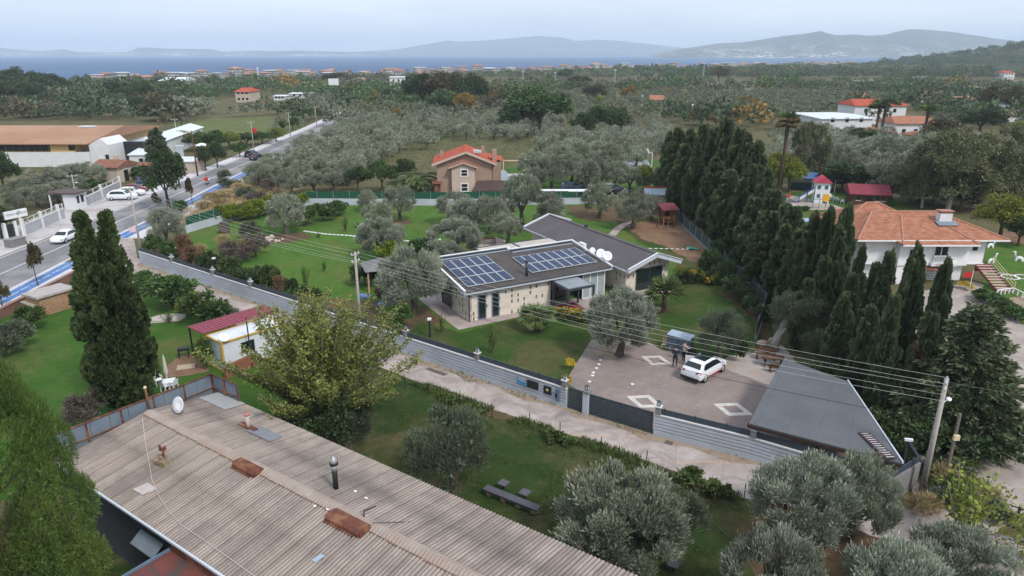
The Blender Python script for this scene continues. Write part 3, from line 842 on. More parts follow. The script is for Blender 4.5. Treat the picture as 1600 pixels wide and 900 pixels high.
for x, y, z, s in ((15.95, 5.3, 3.2, 1.0),):
 ac = MB().boxc(x - 0.2, x + 0.15, y - 0.5, y + 0.5, 2.6, 4.1).build('cooling_unit', M['white'], villa)
 MB().lathe([(0.3, 0), (0.3, 0.02), (0.02, 0.03)], 16).xf(Matrix.Translation((x - 0.205, y, 3.7)) @ Matrix.Rotation(R(-90), 4, 'Y')).build('fan_grille', M['dark'], ac)
for k, (x, y, r_) in enumerate(((15.75, 3.3, 0.32), (15.8, 1.9, 0.5), (15.85, 0.85, 0.5))):
 d_ = MB().lathe([(0.001, 0.0), (r_ * 0.5, 0.04), (r_ * 0.85, 0.12), (r_, 0.2), (r_ * 0.97, 0.22), (r_ * 0.5, 0.07), (0.001, 0.03)], 20)
 d_.xf(Matrix.Translation((x, y, 3.75)) @ Matrix.Rotation(R(-18), 4, 'Z') @ Matrix.Rotation(R(62), 4, 'X'))
 dd = d_.build('satellite_dish', M['white'], villa, True)
 MB().tube([(x, y + 0.05, 2.6), (x, y + 0.05, 3.75)], 0.03).tube([(x, y, 3.5), (x - 0.05, y - 0.55, 3.85)], 0.02).build('mast', M['steel'], dd)
MB().boxc(20.7, 21.0, 11.6, 11.9, 3.6, 4.05).cyl(20.85, 11.75, 4.05, 4.2, 0.2).build('roof_vent', M['dark'], villa)
sheet('paved_strip', [VL(*p) for p in [(-1.6, -1.35), (4.0, -1.2), (8.6, -1.0), (8.4, -4.2), (13.5, -4.5), (16.2, -2.6), (22.5, -2.4), (22.9, -0.5), (15.2, -0.2), (8.7, 1.2), (0, 0.1), (0, 7.5), (7, 7.5), (17, 8), (17, 13.5), (6, 13.5), (2, 9.5), (-1.7, 8)]], 0.022, M['pink_pave'], px=False)
# ------------------------------------------------------------------ garden table set behind the villa, playhouse, swing, pavilion
x, y = G(764, 381)
t_ = thing('garden_table', 'dark garden table on the pink patio behind the villa', 'table', (x, y, 0.02), R(20))
MB().boxc(-0.8, 0.8, -0.45, 0.45, 0.7, 0.75).build('tabletop', M['wood'], t_)
for sx in (-0.7, 0.7):
 for sy in (-0.38, 0.38): MB().boxc(sx - 0.04, sx + 0.04, sy - 0.04, sy + 0.04, 0, 0.7).build('leg', M['wood'], t_)
sheet('patio', [G(*p) for p in [(742, 387), (748, 373), (775, 370), (795, 378), (790, 390)]], 0.018, M['pink_pave'], px=False)
pav = thing('garden_pavilion', 'small pavilion with grey pyramid roof beside the silvery olive by the pole', 'pavilion', (*G(596, 447), 0), R(20))
b = MB()
for k in range(4):
 a0, a1 = [(1.8, 1.8), (-1.8, 1.8), (-1.8, -1.8), (1.8, -1.8), (1.8, 1.8)][k:k + 2]
 b._a([(*a0, 2.2), (*a1, 2.2), (0, 0, 3.1)], [(0, 1, 2)])
b.build('roof', pm('grey_shingle', (0.19, 0.18, 0.19), (0.15, 0.145, 0.15), 4), pav)
for sx in (-1.5, 1.5):
 for sy in (-1.5, 1.5): MB().boxc(sx - 0.08, sx + 0.08, sy - 0.08, sy + 0.08, 0, 2.35).build('post', pm('pink_post', (0.5, 0.3, 0.24), (0.4, 0.24, 0.2), 3), pav)
ph = thing('playhouse', 'orange timber playhouse with dark red roof by the dark mesh fence', 'playhouse', (*G(1041, 349), 0), R(8))
MB().boxc(-0.9, 1.0, -0.7, 0.9, 0.6, 2.3).build('wall', M['orange_wood'], ph)
MB().boxc(-0.9, 1.0, -1.3, -0.7, 0.5, 0.62).boxc(-0.9, -0.82, -1.3, -1.2, 0.0, 1.3).boxc(0.92, 1.0, -1.3, -1.2, 0.0, 1.3).boxc(-0.9, 1.0, -1.3, -1.24, 0.9, 1.3).build('porch', M['orange_wood'], ph)
MB().slab([(-1.2, -1.5, 2.25), (1.3, -1.5, 2.25), (1.3, 1.1, 2.75), (-1.2, 1.1, 2.75)], 0.1).build('roof', pm('maroon', (0.19, 0.045, 0.05), (0.15, 0.035, 0.04), 3), ph)
MB().boxc(-0.5, 0.1, -0.73, -0.69, 0.62, 1.9).build('door', M['black'], ph)
for sx in (-0.8, 0.9):
 MB().boxc(sx - 0.07, sx + 0.07, -0.65, -0.5, 0, 0.6).build('stilt', M['orange_wood'], ph)
sw = thing('swing', 'wooden garden swing on a frame in front of the orange playhouse', 'swing', (*G(1041, 358), 0), R(5))
MB().tube([(-1.3, -0.5, 0), (-1.2, 0, 1.7), (-1.3, 0.5, 0)], 0.05).tube([(1.0, -0.5, 0), (0.9, 0, 1.7), (1.0, 0.5, 0)], 0.05).tube([(-1.2, 0, 1.7), (0.9, 0, 1.7)], 0.05).build('frame', M['wood'], sw)
MB().boxc(-0.5, 0.3, -0.2, 0.2, 0.45, 0.5).build('seat', M['wood'], sw)
MB().tube([(-0.45, 0, 0.5), (-0.45, 0, 1.7)], 0.02).tube([(0.25, 0, 0.5), (0.25, 0, 1.7)], 0.02).build('rope', M['cream'], sw)
sh = thing('toy_slide', 'small turquoise plastic toy left on the bare soil by the fence', 'toy', (*G(1083, 390), 0), R(10))
MB().slab([(-0.8, -0.3, 0.35), (0.6, -0.3, 0.1), (0.6, 0.3, 0.1), (-0.8, 0.3, 0.35)], 0.08).build('body', pm('turquoise', (0.02, 0.38, 0.28), (0.02, 0.42, 0.3), 3), sh)
MB().boxc(-0.8, -0.7, -0.25, 0.25, 0, 0.28).build('foot', M['white'], sh)
# ------------------------------------------------------------------ boundary wall, gates, lanterns
M['wallpaint'] = pm('pale_grey_panels', (0.47, 0.51, 0.575), (0.43, 0.47, 0.535), 0.7, 0.75, 0.25, c3=(0.41, 0.43, 0.47), s3=0.35)
M['coping'] = pm('pale_coping', (0.66, 0.66, 0.66), (0.55, 0.54, 0.53), 1.5)
M['railing'] = pm('dark_railing', (0.045, 0.06, 0.08), (0.055, 0.07, 0.09), 2, 0.55)
M['pillar'] = brick_mat('grey_pillar_stone', (0.3, 0.29, 0.29), (0.24, 0.23, 0.235), (0.16, 0.15, 0.15), 0.2, 0.1, 0, 0.015, True)
def extrude(b, line, prof, closed=True):
 """profile (across, up) swept along a plan line; across is to the left of the line"""
 rows = []
 for i, p in enumerate(line):
  a, c = Vector(line[max(0, i - 1)]), Vector(line[min(len(line) - 1, i + 1)])
  d = (c - a).normalized()
  rows.append([(p[0] - d.y * q[0], p[1] + d.x * q[0], q[1]) for q in prof])
 n = len(prof)
 vs = [v for r_ in rows for v in r_]
 fs = []
 for i in range(len(rows) - 1):
  for k in range(n if closed else n - 1):
   fs.append((i * n + k, (i + 1) * n + k, (i + 1) * n + (k + 1) % n, i * n + (k + 1) % n))
 if closed: fs += [tuple(range(n)), tuple(range((len(rows) - 1) * n, len(rows) * n))[::-1]]
 return b._a(vs, fs)
lamp_proto = [None]
def lantern(x, y, z, rz_, label):
 if lamp_proto[0] is None:
  o = thing('wall_lantern', label, 'lantern', (0, 0, 0), 0, 'lanterns on the boundary wall pillars')
  MB().boxc(-0.09, 0.09, -0.09, 0.09, 0, 0.06).build('base', M['dark'], o)
  MB().boxc(-0.1, 0.1, -0.1, 0.1, 0.06, 0.3).build('glass', pm('lantern_glass', (0.5, 0.56, 0.62), (0.42, 0.48, 0.55), 3, 0.3), o)
  b = MB()
  for sx in (-0.1, 0.1):
   for sy in (-0.1, 0.1): b.boxc(sx - 0.015, sx + 0.015, sy - 0.015, sy + 0.015, 0.061, 0.305)
  b.lathe([(0.17, 0.3), (0.17, 0.33), (0.06, 0.4), (0.001, 0.41)], 4)
  b.build('cap', M['dark'], o)
  lamp_proto[0] = o
 else:
  o = copy_tree(lamp_proto[0])
  o['label'] = label
 o.location = (x, y, z)
 o.rotation_euler = (0, 0, rz_)
def wall(label, line, lamps, top=1.45):
 root = thing('boundary_wall', label, 'wall', (line[0][0], line[0][1], 0))
 prof = [(-0.12, 0.0)]
 ng = 5
 for k in range(ng):                    # five horizontal grooves towards the lane
  z = 0.42 + (top - 0.55) * k / (ng - 1)
  prof += [(-0.12, z - 0.032), (-0.05, z - 0.03), (-0.05, z + 0.03), (-0.12, z + 0.032)]
 prof += [(-0.12, top), (0.1, top), (0.1, 0.0)]
 extrude(MB(), line, [p[::1] for p in prof]).build('panel', M['wallpaint'], root, world=True)
 extrude(MB(), line, [(-0.15, top + 0.002), (-0.15, top + 0.06), (0.13, top + 0.06), (0.13, top + 0.002)]).build('coping', M['coping'], root, world=True)
 b = MB()
 for z in (0.11, 0.19, 0.27, 0.35, 0.43):
  extrude(b, line, [(-0.02, top + z - 0.03), (-0.02, top + z + 0.03), (0.02, top + z + 0.03), (0.02, top + z - 0.03)])
 L, s = line_len(line), 0.6
 while s < L:
  p, d = lerp_line(line, s)
  b.box((p.x, p.y, top + 0.3), (0.05, 0.07, 0.5), math.atan2(d.y, d.x))
  s += 1.9
 b.build('railing', M['railing'], root, world=True)
 for s, lab in lamps:
  p, d = lerp_line(line, s)
  a = math.atan2(d.y, d.x)
  pb = MB().box((p.x, p.y, top + 0.32), (0.34, 0.34, 0.5), a)
  pp = pb.build('pillar', M['pillar'], root, world=True)
  MB().box((p.x, p.y, top + 0.595), (0.42, 0.42, 0.05), a).build('cap', M['coping'], pp, world=True)
  lantern(p.x, p.y, top + 0.62, a, lab)
 return root
def near_s(line, q):
 best = min(((Vector(lerp_line(line, s)[0]) - Vector(q)).length, s) for s in [line_len(line) * k / 400 for k in range(401)])
 return best[1]
LA = [(f, G(px, py, 2.05)) for f, px, py in [('lantern on the pillar nearest the road end of the lane wall', 262, 402), ('lantern on the wall in front of the reddish shrub by the garden', 320, 424), ('lantern on the wall in front of the dark green shrub row', 381, 442), ('lantern on the wall half hidden behind the yellowing mulberry tree', 538, 487), ('lantern on the wall just right of the yellowing mulberry tree', 632, 516), ('lantern on the wall in front of the villa lawn', 745, 551), ('lantern on the wall end beside the dark pedestrian gate', 882, 592)]]
lwall = wall('long pale grey boundary wall with grooved panels and dark railing left of the gate', WALL_A, [(near_s(WALL_A, q), f) for f, q in LA[:-1]] + [(line_len(WALL_A) - 0.2, LA[-1][0])])
rwall = wall('pale grey grooved boundary wall right of the sliding gate, below the carport', WALL_B, [(0.2, 'lantern on the wall end to the right of the wide sliding gate'), (near_s(WALL_B, G(1178, 672, 2.05)), 'lantern on the wall in front of the corner of the grey carport')])
p0, p1 = Vector(WALL_A[-1]), Vector(WALL_B[0])
gd = (p1 - p0).normalized()
ga = math.atan2(gd.y, gd.x)
def gate(name, label, a, c, h, nb, cat='gate'):
 L = (c - a).length
 o = thing(name, label, cat, (a.x, a.y, 0.05), ga)
 b = MB()
 for k in range(nb): b.boxc(0.06, L - 0.06, -0.02, 0.02, 0.08 + (h - 0.1) * k / nb, 0.08 + (h - 0.1) * (k + 0.82) / nb)
 b.build('boards', M['dark'], o)
 b = MB()
 for x in ([0.03, L - 0.03] if L < 3 else [0.03, L / 2, L - 0.03]): b.boxc(x - 0.03, x + 0.03, -0.035, 0.035, 0, h + 0.05)
 b.boxc(0.06, L - 0.06, -0.034, 0.034, h - 0.015, h + 0.04)
 b.boxc(0.06, L - 0.06, -0.034, 0.034, 0.0, 0.06)
 b.build('frame', M['railing'], o)
 return o
q0 = p0 + gd * 1.5
gate('pedestrian_gate', 'narrow dark slatted gate between two pillars with lanterns', p0 + gd * 0.12, q0 - gd * 0.22, 1.5, 8)
gate('sliding_gate', 'wide dark slatted sliding gate to the villa courtyard', q0 + gd * 0.24, p1 - gd * 0.12, 1.45, 9)
gp = thing('gate_post', 'white gate post with stone cap between the narrow gate and the sliding gate', 'gate post', (q0.x, q0.y, 0), ga)
MB().boxc(-0.2, 0.2, -0.2, 0.2, 0, 1.55).build('shaft', M['wallpaint'], gp)
MB().boxc(-0.23, 0.23, -0.23, 0.23, 1.55, 1.75).build('cap', M['pillar'], gp)
lantern(q0.x, q0.y, 1.75, ga, 'lantern on the white post between the narrow gate and the sliding gate')
# boxes and lettering on the wall by the gate
def on_wall(s, w_, h_, z, name, label, cat, m, th=0.06):
 p, d = lerp_line(WALL_A, line_len(WALL_A) - s)
 n_ = Vector((d.y, -d.x))
 q = p + n_ * (0.122 + th / 2)
 o = MB().box((q.x, q.y, z), (w_, th, h_), math.atan2(d.y, d.x)).build(name, m)
 tag(o, label, cat)
 return o, q, d
o, q, d = on_wall(2.75, 0.95, 0.55, 0.98, 'meter_cabinet', 'wide dark meter cabinet set in the grey wall left of the narrow gate', 'cabinet', M['black'])
o, q, d = on_wall(1.5, 0.62, 0.62, 0.92, 'mail_box', 'square dark metal box with a yellow emblem on the grey wall', 'mail box', M['black'])
MB().lathe([(0.001, 0.0), (0.1, 0.0), (0.001, 0.012)], 12).xf(Matrix.Translation((q.x + d.y * 0.04, q.y - d.x * 0.04, 0.96)) @ Matrix.Rotation(math.atan2(d.y, d.x), 4, 'Z') @ Matrix.Rotation(R(90), 4, 'X')).build('emblem', pm('yellow', (0.7, 0.6, 0.15), (0.75, 0.65, 0.2), 3), o)
o, q, d = on_wall(0.62, 0.3, 0.9, 0.85, 'intercom_panel', 'tall narrow dark intercom box at the wall end beside the narrow gate', 'intercom', M['slate'], 0.14)
MB().box((q.x + d.y * 0.07 - d.x * 0.1, q.y - d.x * 0.07 - d.y * 0.1, 0.8), (0.16, 0.08, 0.3), math.atan2(d.y, d.x)).build('receiver', M['black'], o)
p, d = lerp_line(WALL_A, line_len(WALL_A) - 3.75)
bl = MB()
wx = Matrix.Translation((p.x + d.y * 0.135, p.y - d.x * 0.135, 0)) @ Matrix.Rotation(math.atan2(d.y, d.x), 4, 'Z')
for (x0, x1, z0, z1) in ((-0.34, -0.27, 0.72, 1.28), (-0.27, -0.13, 0.72, 0.79), (-0.27, -0.14, 0.93, 1.0), (-0.15, -0.08, 0.72, 1.0), (-0.02, 0.05, 0.66, 0.98), (0.05, 0.13, 0.66, 0.73), (0.11, 0.17, 0.66, 0.98), (0.22, 0.28, 0.62, 0.95), (0.28, 0.38, 0.88, 0.95), (0.34, 0.39, 0.6, 0.9)):
 bl.boxc(x0, x1, -0.02, 0.01, z0, z1)
bl.xf(wx)
tag(bl.build('wall_lettering', pm('sky_blue_paint', (0.03, 0.27, 0.52), (0.04, 0.33, 0.58), 4)), 'blue lettering on the grey wall left of the meter cabinet', 'lettering')
# ------------------------------------------------------------------ carport
cp_ = [(19.3, 44.85, 2.55), (22.15, 41.4, 2.5), (20.75, 31.9, 2.35), (13.9, 35.95, 2.45)]
cpo = thing('carport', 'large carport with flat grey roof sheet behind the boundary wall', 'carport', (17.5, 38, 0))
def canvas_mat():
 m, t, b = base_mat('grey_roof_sheet', 0.75, 0.25)
 v = objvec(t)
 col = ramp(t, noise(t, 0.5, 6, 0.65, v), [(0.35, (0.098, 0.106, 0.118)), (0.65, (0.12, 0.128, 0.14))])
 mp_ = _n(t, 'ShaderNodeMapping')
 mp_.inputs['Rotation'].default_value = (0, 0, R(-60))
 t.links.new(v, mp_.inputs['Vector'])
 bk = _n(t, 'ShaderNodeTexBrick')
 bk.inputs['Scale'].default_value = 1.0
 bk.inputs['Brick Width'].default_value = 30.0
 bk.inputs['Row Height'].default_value = 1.6
 bk.inputs['Mortar Size'].default_value = 0.022
 bk.inputs['Color1'].default_value = bk.inputs['Color2'].default_value = (1, 1, 1, 1)
 bk.inputs['Mortar'].default_value = (0.78, 0.78, 0.8, 1)
 t.links.new(mp_.outputs[0], bk.inputs['Vector'])
 col = mixc(t, 0.8, col, bk.outputs['Color'], 'MULTIPLY')
 t.links.new(col, b.inputs['Base Color'])
 bump(t, b, bk.outputs['Fac'], -0.4, 0.02)
 return m
mid = [((cp_[0][0] + cp_[3][0]) / 2, (cp_[0][1] + cp_[3][1]) / 2, 2.62), ((cp_[1][0] + cp_[2][0]) / 2, (cp_[1][1] + cp_[2][1]) / 2, 2.5)]
b = MB()
b.slab([cp_[3], cp_[2], mid[1], mid[0]], 0.08).slab([mid[0], mid[1], cp_[1], cp_[0]], 0.08)
b.build('roof', canvas_mat(), cpo, world=True)
MB().bar((cp_[1][0] + .06, cp_[1][1], 2.52), (cp_[2][0] + .06, cp_[2][1], 2.38), 0.08, 0.14).build('roof_edge', M['trim'], cpo, world=True)
b = MB()
for a_, c_ in ((cp_[3], cp_[2]), (cp_[0], cp_[3])): b.bar((a_[0], a_[1], a_[2] - 0.18), (c_[0], c_[1], c_[2] - 0.18), 0.12, 0.18)
b.build('beam', pm('dark_brown_beam', (0.05, 0.028, 0.022), (0.035, 0.02, 0.016), 3), cpo, world=True)
for x, y in ((14.3, 36.0), (17.2, 34.2), (20.3, 32.4), (21.9, 41.2), (19.2, 44.4), (16.8, 40.3)):
 MB().boxc(x - 0.07, x + 0.07, y - 0.07, y + 0.07, 0, 2.35).build('post', M['dark'], cpo, world=True)
la = thing('roof_lattice', 'brown slatted panel with pale bars lying on the right edge of the carport roof', 'slatted panel', (20.2, 33.5, 2.46), R(94))
MB().boxc(-1.35, 1.35, -0.32, 0.32, 0, 0.05).build('frame', pm('panel_brown', (0.08, 0.045, 0.04), (0.06, 0.035, 0.03), 3), la)
b = MB()
for k in range(12): b.boxc(-1.26 + 0.22 * k, -1.21 + 0.22 * k, -0.24 + 0.04 * (k % 2), 0.2, 0.051, 0.065)
b.build('bars', M['trim'], la)
# ------------------------------------------------------------------ cars
def car_body(L, W, Ht, belt, st):
 """lofted shell; st = stations (x, roof/hood height, half width factor, ground clearance)"""
 ring = []
 for (x, zt, wf, zb) in st:
  hw = W / 2 * wf
  cab = max(0.0, zt - belt)
  rw = hw * (1 - 0.32 * min(1, cab / (Ht - belt)))
  bl_ = min(belt, zt - 0.03)
  ring.append([(x, 0, zb), (x, hw * 0.86, zb), (x, hw * 0.98, zb + 0.16), (x, hw, (zb + bl_) / 2 + 0.05), (x, hw * 0.95, bl_), (x, rw * 1.0, zt - 0.05), (x, rw * 0.84, zt), (x, 0, zt + 0.015)])
 return ring
def make_car(label, m, L=4.2, W=1.8, Ht=1.5, kind='hatch', group=None, detail=True):
 belt = Ht * 0.6
 h = L / 2
 if kind == 'hatch':
  st = [(-h, 0.62, .8, .32), (-h + .06, 0.95, .92, .24), (-h + .2, 1.04, .96, .22), (-h + .52, Ht * .93, .99, .2), (-h + .95, Ht * .99, 1, .2), (-.15, Ht, 1, .2), (.45, Ht * .96, 1, .2), (1.02, Ht * .7, 1, .2), (1.18, belt + .08, .99, .2), (h - .4, belt - .02, .95, .2), (h - .12, belt - .16, .88, .22), (h, .5, .74, .28)]
 else:
  st = [(-h, 0.6, .8, .32), (-h + .08, .86, .92, .24), (-h + .5, .93, .96, .2), (-h + .75, belt + .1, .98, .2), (-h + 1.25, Ht * .97, 1, .2), (-.1, Ht, 1, .2), (.35, Ht * .96, 1, .2), (1.0, Ht * .68, 1, .2), (1.12, belt + .06, .99, .2), (h - .4, belt - .04, .95, .2), (h - .12, belt - .18, .88, .22), (h, .48, .74, .28)]
 ring = car_body(L, W, Ht, belt, st)
 root = thing('parked_car', label, 'car', (0, 0, 0), 0, group)
 vs, fs = [], []
 n = 15
 for r_ in ring:
  vs += r_ + [(x, -y, z) for (x, y, z) in r_[6:0:-1]]
 n = len(ring[0]) + 6
 for i in range(len(ring) - 1):
  for k in range(n):
   fs.append((i * n + k, i * n + (k + 1) % n, (i + 1) * n + (k + 1) % n, (i + 1) * n + k))
 fs += [tuple(range(n))[::-1], tuple(range((len(ring) - 1) * n, len(ring) * n))]
 bb = MB()._a(vs, [f_[::-1] for f_ in fs])
 body = bb.build('body', m, root, True)
 md = body.modifiers.new('s', 'SUBSURF')
 md.levels = md.render_levels = 2 if detail else 1
 ed = body.modifiers.new('e', 'EDGE_SPLIT') if False else None
 # glass follows the loft: side panes, rear and front screens
 def pt(i, t, k0, k1, s):
  a = [Vector(ring[i][k0]).lerp(Vector(ring[i + 1][k0]), t), Vector(ring[i][k1]).lerp(Vector(ring[i + 1][k1]), t)]
  return a[0].lerp(a[1], s)
 gl = M['glass']
 for sg in (1, -1):
  wb = MB()
  top, bot = [], []
  for i, t in ((3, .3), (4, 0), (5, 0), (6, 0), (6, .75)):
   p, q = pt(i, t, 4, 5, 0.16), pt(i, t, 4, 5, 0.86)
   if (i, t) == (3, .3): q = p.lerp(q, 0.55)
   if (i, t) == (6, .75): q = p.lerp(q, 0.5)
   bot.append((p.x, sg * (p.y + 0.012), p.z))
   top.append((q.x, sg * (q.y + 0.012), q.z))
  for k in range(len(bot) - 1):
   wb._a([bot[k], bot[k + 1], top[k + 1], top[k]], [(0, 1, 2, 3)])
  wb.build('side_window', gl, root)
 def screen(i0, i1, t0, t1, name):
  wb = MB()
  a = Vector(ring[i0][6]).lerp(Vector(ring[i0 + 1][6]), t0)
  c = Vector(ring[i1][6]).lerp(Vector(ring[i1 + 1][6]), t1)
  for f_ in (-1, 1):
   pass
  up = 0.025
  wb._a([(a.x, -a.y * 1.02, a.z + up), (a.x, a.y * 1.02, a.z + up), (c.x, c.y * 1.0, c.z + up), (c.x, -c.y * 1.0, c.z + up)], [(0, 1, 2, 3)])
  wb.build(name, gl, root)
 screen(2, 3, 0.2, 0.15, 'rear_window')
 screen(6, 7, 0.25, 0.8, 'windscreen')
 tyre = pm('tyre', (0.012, 0.012, 0.013), (0.02, 0.02, 0.02), 3, 0.9) if 'tyre' not in M else M['tyre']
 M['tyre'] = tyre
 wp = None
 for x in (-L * .31, L * .3):
  for sg in (1, -1):
   if wp is None:
    tb = MB().lathe([(0.2, -.1), (.3, -.11), (.33, -.07), (.33, .07), (.3, .11), (.2, .1)], 20)
    tb.xf(Matrix.Rotation(R(90), 4, 'X'))
    wp = tb.build('wheel', tyre, root, True)
    rb = MB().lathe([(.001, .06), (.06, .075), (.19, .085), (.22, .1), (.22, -.1), (.001, -.1)], 10)
    rb.xf(Matrix.Rotation(R(-90), 4, 'X'))
    rm = rb.build('rim', M['steel'], wp)
    cw = wp
   else: cw = copy_tree(wp, root)
   cw.location = (x, sg * (W / 2 - .12), .33)
   cw.rotation_euler = (0, 0, 0 if sg > 0 else math.pi)
 for sg in (1, -1):
  MB().box((-h + .13, sg * W * .36, .88), (.12, .36, .15), sg * -0.3).build('tail_light', M['red'], root)
  MB().box((h - .22, sg * W * .36, .62), (.2, .3, .14), sg * -0.5).build('headlight', M['frost'], root)
 MB().boxc(-h - .02, -h + .2, -W * .42, W * .42, .26, .46).build('bumper', M['black'], root)
 MB().boxc(-h - .03, -h - .018, -.26, .26, .5, .61).build('number_plate', M['white'], root)
 return root
M['carwhite'] = pm('white_car_paint', (0.72, 0.74, 0.78), (0.7, 0.72, 0.76), 2, 0.25, 0.5)
M['carred'] = pm('dark_red_car_paint', (0.18, 0.015, 0.03), (0.16, 0.013, 0.025), 2, 0.25, 0.5)
M['carblue'] = pm('blue_car_paint', (0.03, 0.07, 0.13), (0.028, 0.065, 0.12), 2, 0.25, 0.5)
M['carnavy'] = pm('navy_car_paint', (0.012, 0.016, 0.03), (0.012, 0.015, 0.025), 2, 0.25, 0.5)
M['cargrey'] = pm('silver_car_paint', (0.4, 0.42, 0.46), (0.38, 0.4, 0.44), 2, 0.25, 0.5)
car = make_car('white hatchback with black glass roof and one open door in the villa courtyard', M['carwhite'])
car.location = (14.55, 47.6, 0.02)
ch = R(45)
car.rotation_euler = (0, 0, ch)
MB()._a([(-.95, -.5, 1.525), (.42, -.5, 1.5), (.42, .5, 1.5), (-.95, .5, 1.525)], [(0, 1, 2, 3)]).build('glass_roof', M['glass'], car)
MB().boxc(-.95, .9, -.918, -.9, .36, .43).build('side_stripe', M['red'], car)
db = MB().slab([(0, 0, 1.0), (1.0, 0, 1.0), (1.0, 0.05, 0.3), (0, 0.05, 0.3)], 0.0)
db = MB().boxc(-1.05, 0, -.03, .03, .3, .92)
db.xf(Matrix.Translation((.75, .9, 0)) @ Matrix.Rotation(R(-62), 4, 'Z'))
dr = db.build('door', M['carwhite'], car)
MB().slab([(-1.0, -.02, .93), (-.1, -.02, .93), (-.35, -.02, 1.42), (-.85, -.02, 1.42)], 0.01).boxc(-1.0, -.08, .032, .05, .36, .9).xf(Matrix.Translation((.75, .9, 0)) @ Matrix.Rotation(R(-62), 4, 'Z')).build('door_trim', M['black'], dr)
MB().box((1.0, .98, .98), (.12, .2, .14)).build('wing_mirror', M['carwhite'], car)
MB().box((1.0, -.98, .98), (.12, .2, .14)).build('wing_mirror', M['carwhite'], car)
# ------------------------------------------------------------------ people
def skin_mesh(name, J, E, rad, sub=2):
 me = bpy.data.meshes.new(name)
 me.from_pydata(J, E, [])
 o = bpy.data.objects.new(name, me)
 COL.objects.link(o)
 md = o.modifiers.new('skin', 'SKIN')
 md.use_smooth_shade = True
 for i, sv in enumerate(me.skin_vertices[0].data):
  r_ = rad[i]
  sv.radius = (r_, r_) if isinstance(r_, (int, float)) else r_
  sv.use_root = (i == 0)
 ms = o.modifiers.new('sub', 'SUBSURF')
 ms.levels = ms.render_levels = sub
 dg = bpy.context.evaluated_depsgraph_get()
 out = bpy.data.meshes.new_from_object(o.evaluated_get(dg))
 bpy.data.objects.remove(o)
 return out
M['skin'] = pm('skin', (0.5, 0.3, 0.22), (0.45, 0.27, 0.2), 8, 0.6)
M['hair'] = pm('dark_hair', (0.015, 0.012, 0.01), (0.025, 0.02, 0.016), 20, 0.7)
M['shoe'] = pm('black_shoe', (0.01, 0.01, 0.012), (0.02, 0.02, 0.02), 5)
